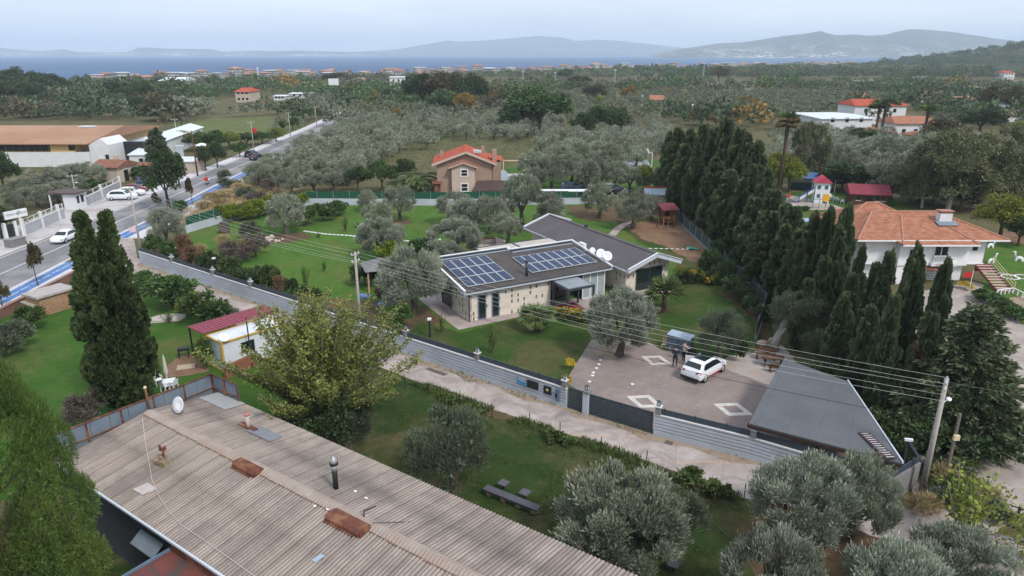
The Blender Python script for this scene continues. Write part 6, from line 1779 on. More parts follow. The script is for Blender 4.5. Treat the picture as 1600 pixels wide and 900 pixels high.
# pool or terrace roof left of the school, low white fence
tr = thing('flat_roofed_annex', 'low annex with bluish flat roof left of the orange tiled roof', 'annex', (*G(1262, 372), 0), R(0))
MB().boxc(-3.5, 3.5, -1.5, 2.5, 0, 1.9).build('wall', M['white_wall'], tr)
MB().boxc(-3.8, 3.8, -1.8, 2.8, 1.9, 2.05).build('roof', M['slate_top'], tr)
MB().boxc(-2.0, -.8, .5, 1.2, 2.05, 2.35).boxc(.5, 1.8, .6, 1.1, 2.05, 2.3).build('roof_box', M['white'], tr)
# playground
pt_ = thing('play_tower', 'white play tower with pink red roof and blue white slide', 'play tower', (*G(1281, 316), 0), R(-12))
MB().boxc(-1.1, 1.1, -.9, .9, 0, 3.4).build('wall', M['white'], pt_)
MB()._a([(-1.4, -1.2, 3.35), (1.4, -1.2, 3.35), (1.4, 1.2, 3.35), (-1.4, 1.2, 3.35), (0, -1.2, 4.4), (0, 1.2, 4.4)], [(0, 4, 5, 3), (1, 2, 5, 4), (0, 1, 4), (2, 3, 5), (3, 2, 1, 0)]).build('roof', pm('pink_red_roof', (0.5, 0.06, 0.11), (0.44, 0.05, 0.09), 2), pt_)
b = MB().slab([(-1.1, -.6, 2.0), (-1.1, .3, 2.0), (-3.6, .3, .2), (-3.6, -.6, .2)], .1)
b.slab([(-1.1, -.68, 2.4), (-1.1, -.6, 2.4), (-3.6, -.6, .6), (-3.6, -.68, .6)], .5)
b.build('slide', M['white'], pt_)
MB().bar((-1.15, -.75, 2.6), (-3.5, -.75, .9), .06, .12).bar((-3.4, -.75, 0), (-3.4, -.75, 1.4), .12, .12).bar((-2.2, -.75, 0), (-2.2, -.75, 2.2), .12, .12).build('slide_rail', pm('blue_rail', (0.03, 0.06, 0.3), (0.03, 0.07, 0.34), 3), pt_)
for x in (-.6, .5):
 wo = MB().boxc(x - .25, x + .25, -.94, -.9, 2.3, 2.9).build('window', pm('teal_pane', (0.02, 0.14, 0.14), (0.02, 0.12, 0.12), 3), pt_)
MB().boxc(.2, .9, -.93, -.9, 0, 1.5).boxc(-.8, -.3, -.93, -.9, .9, 1.5).build('door', pm('grey_door', (0.1, 0.11, 0.13), (0.09, 0.1, 0.11), 3), pt_)
cb = gable_house('log_cabin', 'dark red brown timber cabin with maroon roof by the playground', 'cabin', *G(1352, 318), R(-14), 5.2, 4.2, 2.1, 1.0, 'wood', 'maroon_roof', .5, (('f', -1.6, .9, .6, .9), ('f', 1.2, .9, .6, .9), ('f', 2.0, .9, .4, .9))) if M.setdefault('maroon_roof', pm('maroon_roof', (0.22, 0.035, 0.055), (0.18, 0.03, 0.045), 1)) else None
MB().boxc(-.5, .4, -2.14, -2.1, 0, 1.9).build('door', M['black'], cb)
sf = thing('climbing_set', 'green play frame with a yellow sun disc in front of the play tower', 'play frame', (*G(1285, 326), 0))
MB().tube([(-1.6, 0, 0), (-1.6, 0, 1.9)], .05).tube([(-.6, 0, 0), (-.6, 0, 1.7)], .05).tube([(.4, 0, 0), (.4, 0, 1.7)], .05).tube([(1.4, 0, 0), (1.4, 0, 1.8)], .05).tube([(-1.6, 0, 1.5), (1.4, 0, 1.5)], .05).build('frame', pm('teal_tube', (0.04, 0.22, 0.24), (0.04, 0.2, 0.22), 3), sf)
MB().lathe([(.001, -.05), (.62, -.05), (.62, .05), (.001, .05)], 9).xf(Matrix.Translation((.3, -.1, 1.7)) @ Matrix.Rotation(R(90), 4, 'X')).build('sun_disc', pm('sun_yellow', (0.75, 0.38, 0.03), (0.7, 0.35, 0.03), 3), sf)
rk = thing('spring_rocker', 'small red and white spring rocker on the dark rubber mat', 'rocker', (*G(1230, 313), 0))
MB().tube([(0, 0, 0), (.05, 0, .25), (-.05, 0, .45)], .07).build('spring', M['white'], rk)
MB().ball((0, 0, .75), (.45, .15, .3), 9, 6).ball((.35, 0, 1.1), (.15, .1, .22), 8, 6).build('body', M['red'], rk)
br = thing('blue_roof_shelter', 'long shelter with faded blue roof behind the play tower', 'shelter', (*G(1266, 298), 0), R(-14))
MB().slab([(-4, -1.5, 2.4), (4, -1.5, 2.4), (4, 1.8, 3.0), (-4, 1.8, 3.0)], .12).build('roof', pm('blue_sheet', (0.07, 0.13, 0.28), (0.06, 0.11, 0.24), 1), br)
MB().boxc(-3.7, 3.7, 1.2, 1.4, 0, 2.8).build('wall', M['white_wall'], br)
for x in (-3.7, 0, 3.7): MB().boxc(x - .07, x + .07, -1.4, -1.26, 0, 2.4).build('post', M['steel'], br)
MB().boxc(-3.2, 1.5, 1.0, 1.19, 0, 1.2).build('blue_panel', M['carblue'], br)
wf = thing('white_garden_chairs', 'row of small white chairs left of the timber cabin', 'chairs', (0, 0, 0)) if False else None
pcx = None
for k, (px, py) in enumerate(((1299, 311), (1304, 314), (1310, 316), (1316, 319))):
 if pcx is None:
  o = plastic_chair(*G(px, py), R(30), 'one of the small white chairs standing left of the timber cabin')
  o['group'] = 'white chairs by the timber cabin'
  pcx = o
 else:
  o = copy_tree(pcx)
  o.location = (*G(px, py), 0)
  o.rotation_euler = (0, 0, R(30 + 40 * k))
def animal_statue(px, py, rz_, lab):
 o = thing('animal_statue', lab, 'statue', (*G(px, py), 0), rz_, 'white tyre animals on the school lawn')
 MB().lathe([(.22, -.1), (.42, -.12), (.5, 0), (.42, .12), (.22, .1)], 14).xf(Matrix.Translation((0, 0, .1)) @ Matrix.Rotation(R(90), 4, 'X')).build('body', M['white'], o, True)
 MB().tube([(.4, 0, .4), (.55, 0, .85), (.5, 0, 1.0)], [.12, .09, .08], 8).ball((.62, 0, 1.05), (.2, .1, .1), 8, 6).build('neck', M['slate'] if 'blue' in lab else M['white'], o, True)
animal_statue(1547, 387, R(10), 'white tyre animal with bluish head nearest the bare soil strip')
animal_statue(1548, 411, R(15), 'white tyre animal with raised neck beside the white school wall')
animal_statue(1592, 408, R(160), 'white tyre animal with bluish head at the right edge of the lawn')
b = MB()
for cx, cy, a0 in ((1578, 433, 0), (1600, 433, 0)):
 x, y = G(cx, cy)
 b.lathe([(.75, .02), (.85, .05), (.95, .02)], 20, (x, y, 0))
 b.bar((x - 2.2, y + 1.9, .03), (x - .7, y + .5, .03), .12, .04)
tag(b.build('lawn_marking', M['white_line']), kind='structure')
lf = thing('low_white_fence', 'low white rail fence round the sand pit right of the school', 'fence', (*G(1570, 462), 0))
P_ = [G(1557, 461), G(1582, 458), G(1612, 473), G(1625, 490)]
b = MB()
for i in range(3): b.bar((*P_[i], .55), (*P_[i + 1], .55), .1, .08)
for i in range(3):
 for k in range(4):
  p = Vector(P_[i]).lerp(Vector(P_[i + 1]), k / 4)
  b.bar((p.x, p.y, 0), (p.x, p.y, .55), .1, .1)
b.build('rail', M['white'], lf, world=True)
gt = thing('garage_block', 'grey flat roofed garage block at the right edge below the cedar', 'garage', (35.5, 32.5, 0), R(-8))
MB().boxc(.2, 6.5, -2.4, 2.2, 0, .02).build('slab', M['concrete'], gt)
rsn = thing('red_sign', 'red sign with white letter R under the cedar branches', 'sign', (*G(1577, 722), 0), R(10))
MB().cyl(0, 0, 0, .8, .04).build('post', M['steel'], rsn)
sd = MB().boxc(-.55, .55, -.03, .03, .75, 1.25).build('board', M['red'], rsn)
text_mesh('lettering', 'R', .45, M['white'], sd, Matrix.Translation((.3, -.035, 1.0)) @ Matrix.Rotation(R(90), 4, 'X'))
b = MB().boxc(-.3, -.22, -.045, -.031, .85, 1.1).boxc(-.4, -.34, -.045, -.031, .9, .96).boxc(-.12, -.05, -.045, -.031, .9, .96)
b.build('mark', M['white'], sd)
gf = thing('dark_tube_gate', 'dark green tube fence along the yard at the lower right', 'fence', (*G(1560, 800), 0))
b = MB()
P_ = [(*G(1500, 800), 0), (*G(1545, 812), 0), (*G(1585, 825), 0), (*G(1640, 845), 0)]
for i in range(3):
 for z in (.35, 1.2): b.bar((P_[i][0], P_[i][1], z), (P_[i + 1][0], P_[i + 1][1], z), .05, .05)
for p in P_: b.bar((p[0], p[1], 0), (p[0], p[1], 1.3), .09, .09)
b.build('frame', pm('dark_green_tube', (0.03, 0.06, 0.045), (0.025, 0.05, 0.04), 3), gf, world=True)
cm = thing('camera_mast', 'dark angled mast with white camera behind the corner of the boundary wall', 'camera mast', (22.3, 34.2, 0))
MB().tube([(0, 0, 0), (.05, 0, 2.3)], .07).tube([(.1, 0, 2.2), (1.0, -.3, .9)], .12).build('pole', M['dark'], cm)
MB().box((0, -.1, 2.45), (.42, .14, .14), R(-10)).build('camera', M['white'], cm)
wp_ = thing('wooden_post', 'weathered grey wooden post with a small box right of the leaning pole', 'post', (24.2, 33.2, 0))
MB().cyl(0, 0, 0, 4.6, .1, .08, 8).build('shaft', pm('old_wood', (0.2, 0.17, 0.14), (0.14, 0.12, 0.1), 6), wp_)
MB().box((0, -.13, 3.2), (.3, .16, .3)).build('meter_box', M['cream'], wp_)
wall_c = thing('corner_wall', 'short stepped grey wall at the foot of the leaning pole', 'wall', (20.4, 31.8, 0))
b = MB()
extrude(b, [(20.4, 31.85), (22.7, 33.4)], [(-.1, 0), (-.1, 1.45), (.1, 1.45), (.1, 0)])
b.build('panel', M['pillar'], wall_c, world=True)
MB().bar((20.4, 31.85, 1.7), (22.7, 33.4, 1.7), .05, .4).build('railing', M['railing'], wall_c, world=True)
# ------------------------------------------------------------------ fences at the back of the garden
M['mesh_green'] = pm('dark_green_netting', (0.012, 0.07, 0.042), (0.016, 0.085, 0.05), 1.0, 0.8)
M['mesh_dark'] = pm('dark_netting', (0.035, 0.06, 0.065), (0.045, 0.075, 0.08), 1.0, 0.8)
def back_fence(label, line, hw, hm, mesh, wallm='wallpaint', pitch=2.6):
 o = thing('netting_fence', label, 'fence', (line[0][0], line[0][1], 0))
 extrude(MB(), line, [(-.12, 0), (-.12, hw), (.12, hw), (.12, 0)]).build('low_wall', M[wallm], o, world=True)
 extrude(MB(), line, [(-.02, hw + .002), (-.02, hw + hm), (.02, hw + hm), (.02, hw + .002)]).build('netting', M[mesh], o, world=True)
 b, s = MB(), 0
 while s < line_len(line):
  p, d = lerp_line(line, s)
  b.bar((p.x - d.y * -.06, p.y + d.x * -.06, hw), (p.x - d.y * -.06, p.y + d.x * -.06, hw + hm + .15), .06, .06)
  s += pitch
 b.build('post', M['steel'], o, world=True)
back_fence('green netting fence on white wall along the back of the garden', BACK[:1] + BACK[1:5], 1.05, 1.1, 'mesh_green')
back_fence('dark netting fence on a low wall in front of the tall cypress row', FENCE_R + [(20.6, 54)], .35, 1.3, 'mesh_dark', 'pillar', 3.0)
wr_ = thing('white_roofed_wall', 'long narrow white roof over dark glass panels at the back of the garden', 'covered wall', (*G(905, 319), 0))
a_, c_ = Vector(G(842, 319)), Vector(G(935, 319))
MB().bar((a_.x, a_.y + .5, .5), (c_.x, c_.y + .5, .5), .3, 1.0).build('wall', M['wallpaint'], wr_, world=True)
MB().bar((a_.x, a_.y + .5, 1.5), (c_.x, c_.y + .5, 1.5), .12, 1.0).build('glass_panel', M['mesh_green'], wr_, world=True)
MB().bar((a_.x, a_.y + .7, 2.1), (c_.x, c_.y + .7, 2.1), 1.6, .14).build('roof', M['white'], wr_, world=True)
rs_ = thing('red_ridged_shed', 'small shed with grey roof and red ridge behind the garden olive', 'shed', (*G(1022, 318), 0), 0)
MB().boxc(-1.6, 1.6, -.8, .8, 0, 2.0).build('wall', M['cream_wall'], rs_)
MB().slab([(-1.8, -1.6, 1.7), (1.8, -1.6, 1.7), (1.8, .0, 2.6), (-1.8, .0, 2.6)], .08).build('roof', M['slate_top'], rs_)
MB().bar((-1.85, .0, 2.65), (1.85, .0, 2.65), .3, .3).build('ridge', M['red_tile'], rs_)
# basketball hoop, court, goal
sheet('court', [G(*p) for p in [(970, 257), (978, 250), (1012, 250), (1018, 262), (985, 262)]], 0.02, pm('court_grey', (0.3, 0.33, 0.37), (0.26, 0.29, 0.33), .5), px=False)
hp = thing('basketball_hoop', 'white basketball hoop at the edge of the grey court', 'hoop', (*G(1018, 261), 0))
MB().tube([(0, 0, 0), (0, 0, 3.0), (-.9, 0, 3.2)], .09).build('pole', M['white'], hp)
MB().boxc(-1.1, -.95, -.8, .8, 2.7, 3.7).tube([(-1.0, 0, 3.4), (-1.5, -.2, 3.8)], .06).build('backboard', M['white'], hp)
MB().lathe([(.2, 0), (.23, .02), (.2, .03)], 10).xf(Matrix.Translation((-1.35, 0, 2.9))).build('rim', M['rust'], hp)
gl_ = thing('football_goal', 'small white framed football goal beyond the grove lawn', 'goal', (*G(949, 243), 0))
MB().tube([(-1.5, 0, 0), (-1.5, 0, 1.6), (1.5, 0, 1.6), (1.5, 0, 0)], .07).tube([(-1.5, 0, 1.6), (-1.5, 1, 0)], .05).tube([(1.5, 0, 1.6), (1.5, 1, 0)], .05).build('frame', M['white'], gl_)
MB()._a([(-1.5, .05, 1.55), (1.5, .05, 1.55), (1.5, .95, .02), (-1.5, .95, .02)], [(0, 1, 2, 3)]).build('net', M['mesh_dark'], gl_)
# ------------------------------------------------------------------ orange roofed house in the middle
M['tan_wall'] = pm('brown_render', (0.36, 0.245, 0.185), (0.31, 0.21, 0.158), 0.8)
M['bay_wall'] = pm('pale_tan_render', (0.52, 0.41, 0.335), (0.46, 0.36, 0.295), 0.8)
oh = thing('tan_house', 'tan two-storey house with bright red tiled gable roof in the middle of the grove', 'house', (-8.2, 119.5, 0), R(4))
b = MB().boxc(-4.75, 4.75, 0, 9.5, 0, 5.3)
b._a([(-4.75, 0, 5.3), (4.75, 0, 5.3), (.3, 0, 7.0), (-4.75, 9.5, 5.3), (4.75, 9.5, 5.3), (.3, 9.5, 7.0)], [(0, 1, 2), (5, 4, 3)])
b.build('wall', M['tan_wall'], oh)
b = MB().boxc(-2.2, 1.75, -1.0, -.002, 0, 4.75)
b._a([(-2.2, -1.0, 4.75), (1.75, -1.0, 4.75), (-.2, -1.0, 5.35)], [(0, 1, 2)])
b.build('bay', M['bay_wall'], oh)
b = MB()
for (x0, y0, z0, xr, zr, x1, z1, yb, th) in ((-5.5, -.7, 5.05, .3, 7.15, 5.5, 5.05, 10.2, .2),):
 b.slab([(x0, y0, z0), (xr, y0, zr), (xr, yb, zr), (x0, yb, z0)], th).slab([(xr, y0, zr), (x1, y0, z1), (x1, yb, z1), (xr, yb, zr)], th)
b.slab([(-2.7, -1.4, 4.62), (-.2, -1.4, 5.5), (-.2, 0, 5.5), (-2.7, 0, 4.62)], .14).slab([(-.2, -1.4, 5.5), (2.2, -1.4, 4.62), (2.2, 0, 4.62), (-.2, 0, 5.5)], .14)
b._a([(4.0, 3.0, 5.7), (7.0, 3.0, 5.0), (7.0, 9.5, 5.0), (4.0, 9.5, 5.7), (7, 3, 4.85), (7, 9.5, 4.85)], [(0, 1, 2, 3), (1, 4, 5, 2)])
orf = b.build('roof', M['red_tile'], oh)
b = MB()
b.bar((-5.55, -.75, 4.98), (.3, -.75, 7.1), .1, .34).bar((.3, -.75, 7.1), (5.55, -.75, 4.98), .1, .34)
b.bar((-2.75, -1.45, 4.56), (-.2, -1.45, 5.45), .08, .2).bar((-.2, -1.45, 5.45), (2.25, -1.45, 4.56), .08, .2)
b.build('fascia', pm('beige_fascia', (0.52, 0.42, 0.36), (0.46, 0.37, 0.31), 1), orf)
MB().boxc(4.9, 6.5, 3.2, 9.2, 0, 4.9).build('side_wing', M['tan_wall'], oh)
for x, y, s, z in ((5.3, 2.4, .75, 7.2), (-4.0, 6.0, .5, 6.6), (3.4, 6.5, .6, 7.3)):
 MB().boxc(x - s / 2, x + s / 2, y - s / 2, y + s / 2, 0 if x > 5 else 5.5, z).build('chimney', M['tan_wall'], oh)
for z0, z1 in ((3.2, 4.2), (.6, 1.8)):
 wo = MB().boxc(-.55, .45, -1.04, -1.0, z0, z1).build('window', M['glass'], oh)
 MB().boxc(-.73, -.55, -1.08, -1.0, z0 - .15, z1 + .15).boxc(.45, .63, -1.08, -1.0, z0 - .15, z1 + .15).boxc(-.55, .45, -1.08, -1.0, z0 - .15, z0).boxc(-.55, .45, -1.08, -1.0, z1, z1 + .15).boxc(-.55, .45, -1.07, -1.041, (z0 + z1) / 2 - .04, (z0 + z1) / 2 + .04).build('frame', M['white'], wo)
MB().boxc(1.6, 3.0, 2.0, 2.6, 6.6, 6.9).tube([(1.6, 2.9, 7.0), (3.0, 2.9, 6.8)], .22, 10).build('solar_heater', M['cargrey'], oh)
MB().slab([(-5.6, -.9, 1.9), (-3.9, -.9, 1.9), (-3.9, .2, 2.2), (-5.6, .2, 2.2)], .1).boxc(-5.3, -4.2, -.6, -.5, 0, 1.85).build('side_porch', M['rust'], oh)
MB().slab([(1.2, -3.2, 1.0), (7.2, -3.2, 1.0), (6.8, -.2, 2.2), (2.2, -.2, 2.2)], .16).build('porch_roof', pm('dark_brown_tiles', (0.075, 0.05, 0.045), (0.06, 0.04, 0.038), 2), oh)
for x in (1.8, 6.6): MB().boxc(x - .1, x + .1, -2.9, -2.7, 0, .95).build('porch_post', M['white'], oh)
sheet('court', [G(*p) for p in [(780, 283), (783, 272), (825, 271), (832, 285)]], 0.016, M['pave'], px=False)
sl_ = thing('pool_slide', 'blue and white round pool cover standing on the white terrace by the tan house', 'pool cover', (*G(785, 284), 0), R(10))
MB().lathe([(.001, -.05), (1.1, -.05), (1.1, .05), (.001, .05)], 18).xf(Matrix.Translation((0, 0, 1.15)) @ Matrix.Rotation(R(70), 4, 'X')).build('disc', M['slate_top'], sl_)
MB().boxc(-.9, .9, .5, .6, 0, 1.6).build('backing', pm('pool_blue', (0.06, 0.2, 0.4), (0.05, 0.18, 0.36), 2), sl_)
go = thing('beach_goal', 'beige wooden goal frame on the white court beside the tan house', 'goal', (*G(803, 270), 0))
MB().boxc(-2.2, -2.05, -.08, .08, 0, 2.4).boxc(2.05, 2.2, -.08, .08, 0, 2.4).boxc(-2.2, 2.2, -.09, .09, 2.4, 2.55).build('frame', M['cream'], go)
# ------------------------------------------------------------------ foliage
def leaf_arrays(P, D, L, W, rng):
 n = len(P)
 L = np.broadcast_to(np.asarray(L, float), (n,))[:, None]
 W = np.broadcast_to(np.asarray(W, float), (n,))[:, None]
 A = rng.normal(size=(n, 3))
 Sd = np.cross(D, A)
 Sd /= np.linalg.norm(Sd, axis=1)[:, None] + 1e-9
 V = np.stack([P, P + D * L * .5 + Sd * W * .5, P + D * L, P + D * L * .5 - Sd * W * .5], 1).reshape(-1, 3)
 return V, np.arange(4 * n).reshape(n, 4)
def unit(a): return a / (np.linalg.norm(a, axis=1)[:, None] + 1e-9)
def crown(rng, clumps, n, L, W, up=.5, out=.5, jit=.45, shell=.55, cen=None, fill=0.12, spray=.16):
 """leaf shoots spread through clumps: each clump = (centre, radius)"""
 C = np.array([c for c, r in clumps])
 Rr = np.array([r for c, r in clumps])
 cen = C.mean(0) if cen is None else np.array(cen)
 pr = Rr ** 2 / (Rr ** 2).sum()
 k = rng.choice(len(clumps), n, p=pr)
 d = unit(rng.normal(size=(n, 3)))
 o = unit(C[k] - cen + rng.normal(size=(n, 3)) * .02)
 flip = (d * o).sum(1) < -.35
 d[flip] *= -1
 low = d[:, 2] < -.55
 d[low, 2] *= -.6
 d = unit(d)
 rad = Rr[k] * (shell + (1 - shell) * rng.random(n))
 sp_ = (rng.random(n) < spray)
 P = C[k] + d * rad[:, None] + o * (sp_ * rng.uniform(.0, .07, n))[:, None]
 D = unit(d * .6 + o * out + np.array([0, 0, up]) + rng.normal(size=(n, 3)) * jit)
 V, Q = leaf_arrays(P, D, L * (.6 + .8 * rng.random(n)), W * (.7 + .6 * rng.random(n)), rng)
 if fill:
  m = int(n * fill)
  k = rng.choice(len(clumps), m, p=pr)
  P2 = C[k] + unit(rng.normal(size=(m, 3))) * (Rr[k] * .5 * rng.random(m))[:, None]
  V2, Q2 = leaf_arrays(P2, unit(rng.normal(size=(m, 3))), L * 1.6, W * 3.2, rng)
  V, Q = np.concatenate([V, V2]), np.concatenate([Q, Q2 + len(V)])
 return V, Q
def dome_clumps(rng, n, rx, rz_, cz, r0, r1, flat=-.3, inner=.35):
 out = []
 for i in range(n):
  while True:
   d = rng.normal(size=3)
   d /= np.linalg.norm(d)
   if d[2] > flat: break
  s = 1.0 if rng.random() > inner else rng.uniform(.3, .75)
  r_ = rng.uniform(r0, r1)
  out.append(((d[0] * (rx - r_ * .7) * s, d[1] * (rx - r_ * .7) * s, cz + d[2] * (rz_ - r_ * .7) * s), r_))
 return out
def trunk_mb(rng, h, r_, limbs, spread, lean=0.05, n=7, ztop=.75):
 b = MB()
 top = (rng.uniform(-lean, lean), rng.uniform(-lean, lean), h)
 b.tube([(0, 0, -.01), (top[0] * .4, top[1] * .4, h * .4), top], [r_ * 1.35, r_, r_ * .8], n)
 for k in range(limbs):
  a = 6.283 * (k + rng.uniform(-.25, .25)) / limbs
  e = (top[0] + math.cos(a) * spread, top[1] + math.sin(a) * spread, ztop * rng.uniform(.85, 1.1))
  mid_ = tuple(top[i] * .5 + e[i] * .5 + (rng.uniform(-.03, .03) if i < 2 else -.02) for i in range(3))
  b.tube([top, mid_, e], [r_ * .55, r_ * .36, r_ * .12], 5)
 return b
M['bark'] = pm('grey_bark', (0.1, 0.085, 0.07), (0.06, 0.05, 0.042), 5, 0.95, bmp=.5)
M['barkbrown'] = pm('brown_bark', (0.09, 0.06, 0.042), (0.055, 0.037, 0.027), 5, 0.95, bmp=.5)
M['barkpale'] = pm('pale_bark', (0.34, 0.31, 0.27), (0.22, 0.19, 0.165), 3, 0.9)
LM = {
 'olive': leafmat('olive_leaves', [(0.075, 0.09, 0.052), (0.15, 0.17, 0.108), (0.235, 0.255, 0.18), (0.34, 0.36, 0.28)], .5, .3, 1.6, .12),
 'olive_silver': leafmat('silvery_olive_leaves', [(0.1, 0.118, 0.078), (0.18, 0.203, 0.145), (0.27, 0.295, 0.22), (0.37, 0.395, 0.32)], .5, .3, 1.6, .12),
 'olive_dark': leafmat('dark_olive_leaves', [(0.045, 0.06, 0.035), (0.085, 0.105, 0.064), (0.14, 0.162, 0.105)], .5, .3, 1.6, .12),
 'cypress': leafmat('cypress_leaves', [(0.017, 0.036, 0.013), (0.036, 0.062, 0.02), (0.066, 0.096, 0.034)], .6, .2, 3.0, .05),
 'cypress_row': leafmat('cypress_row_leaves', [(0.032, 0.056, 0.026), (0.065, 0.096, 0.043), (0.115, 0.142, 0.07)], .6, .2, 3.0, .05),
 'cedar': leafmat('cedar_leaves', [(0.034, 0.056, 0.026), (0.068, 0.094, 0.044), (0.115, 0.137, 0.07)], .6, .2, 3.0, .05),
 'pine': leafmat('pine_needles', [(0.02, 0.042, 0.009), (0.052, 0.09, 0.017), (0.112, 0.162, 0.035)], .5, .3, 2.5, .15),
 'green': leafmat('green_leaves', [(0.026, 0.055, 0.015), (0.05, 0.092, 0.025), (0.085, 0.135, 0.038)], .5, .3, 1.5, .15),
 'darkgreen': leafmat('dark_green_leaves', [(0.018, 0.036, 0.013), (0.036, 0.064, 0.021), (0.06, 0.092, 0.032)], .5, .3, 1.5, .1),
 'brownish': leafmat('brown_green_leaves', [(0.04, 0.04, 0.02), (0.075, 0.07, 0.032), (0.12, 0.1, 0.048)], .6, .2, 1.5, .12),
 'autumn': leafmat('autumn_leaves', [(0.12, 0.075, 0.02), (0.2, 0.125, 0.03), (0.27, 0.18, 0.05)], .6, .2, 1.5, .15),
 'rusty': leafmat('rusty_leaves', [(0.085, 0.05, 0.03), (0.13, 0.075, 0.045), (0.17, 0.105, 0.065)], .7, .1, 2, .1),
 'purple': leafmat('purple_brown_leaves', [(0.065, 0.052, 0.045), (0.1, 0.08, 0.068), (0.145, 0.118, 0.1)], .7, .1, 2, .1),
 'yellowgreen': leafmat('yellow_green_leaves', [(0.06, 0.075, 0.012), (0.14, 0.165, 0.026), (0.23, 0.25, 0.04)], .5, .3, 1.2, .2),
 'mulberry': leafmat('yellowing_leaves', [(0.045, 0.07, 0.018), (0.095, 0.125, 0.028), (0.155, 0.185, 0.042), (0.25, 0.265, 0.065)], .5, .3, .9, .2),
 'eucalypt': leafmat('eucalyptus_leaves', [(0.045, 0.058, 0.025), (0.09, 0.1, 0.045), (0.155, 0.155, 0.075)], .5, .3, 1.2, .15),
 'hedge': leafmat('hedge_leaves', [(0.055, 0.085, 0.008), (0.12, 0.16, 0.014), (0.21, 0.25, 0.03)], .5, .3, 1.5, .15),
 'palm': leafmat('palm_fronds', [(0.035, 0.07, 0.018), (0.075, 0.12, 0.035), (0.13, 0.18, 0.06)], .5, .3, 1.5, .15),
 'palmdry': leafmat('dry_palm_fronds', [(0.16, 0.12, 0.06), (0.24, 0.18, 0.1)], .8, .1, 1.5, .1),
 'flower': leafmat('yellow_flowers', [(0.06, 0.1, 0.02), (0.45, 0.3, 0.02), (0.6, 0.42, 0.03), (0.66, 0.5, 0.07)], .7, .1, 1.5, .2),
 'straw': leafmat('dry_grass_blades', [(0.2, 0.15, 0.075), (0.3, 0.23, 0.12), (0.38, 0.3, 0.17)], .8, .1, 1.5, .1),
 'weed': leafmat('weed_leaves', [(0.03, 0.055, 0.015), (0.06, 0.095, 0.025), (0.1, 0.14, 0.04)], .6, .2, 1.5, .1),
}
KIND = {}      # kind -> dict(variants=[(trunk mesh, crown mesh)], name, cat, leaf, bark)
def kind(key, name, cat, leaf, bark, fn, nv, seed):
 vs = []
 for i in range(nv):
  rng = np.random.default_rng(seed * 100 + i)
  tb, (V, Q) = fn(rng)
  tm = None
  if tb is not None:
   tm = bpy.data.meshes.new('trunk')
   tm.from_pydata(tb.v, [], tb.f)
   tm.update()
   tm.materials.append(M[bark])
  cm_ = arr_mesh('crown', V, Q)
  cm_.materials.append(LM[leaf])
  vs.append((tm, cm_))
 KIND[key] = dict(v=vs, name=name, cat=cat, i=0)
_rt = random.Random(77)
def plant(key, x, y, w_, h, label, group=None, z=0.0, rz_=None):
 K = KIND[key]
 tm, cm_ = K['v'][K['i'] % len(K['v'])]
 K['i'] += 1
 o = bpy.data.objects.new(K['name'], None)
 COL.objects.link(o)
 o.empty_display_size = .2
 o.location = (x, y, z)
 o.scale = (w_, w_, h)
 o.rotation_euler = (0, 0, _rt.uniform(0, 6.28) if rz_ is None else rz_)
 tag(o, label, K['cat'], group)
 if tm is not None:
  t = bpy.data.objects.new('trunk', tm)
  COL.objects.link(t)
  t.parent = o
 c = bpy.data.objects.new('crown', cm_)
 COL.objects.link(c)
 c.parent = o
 return o
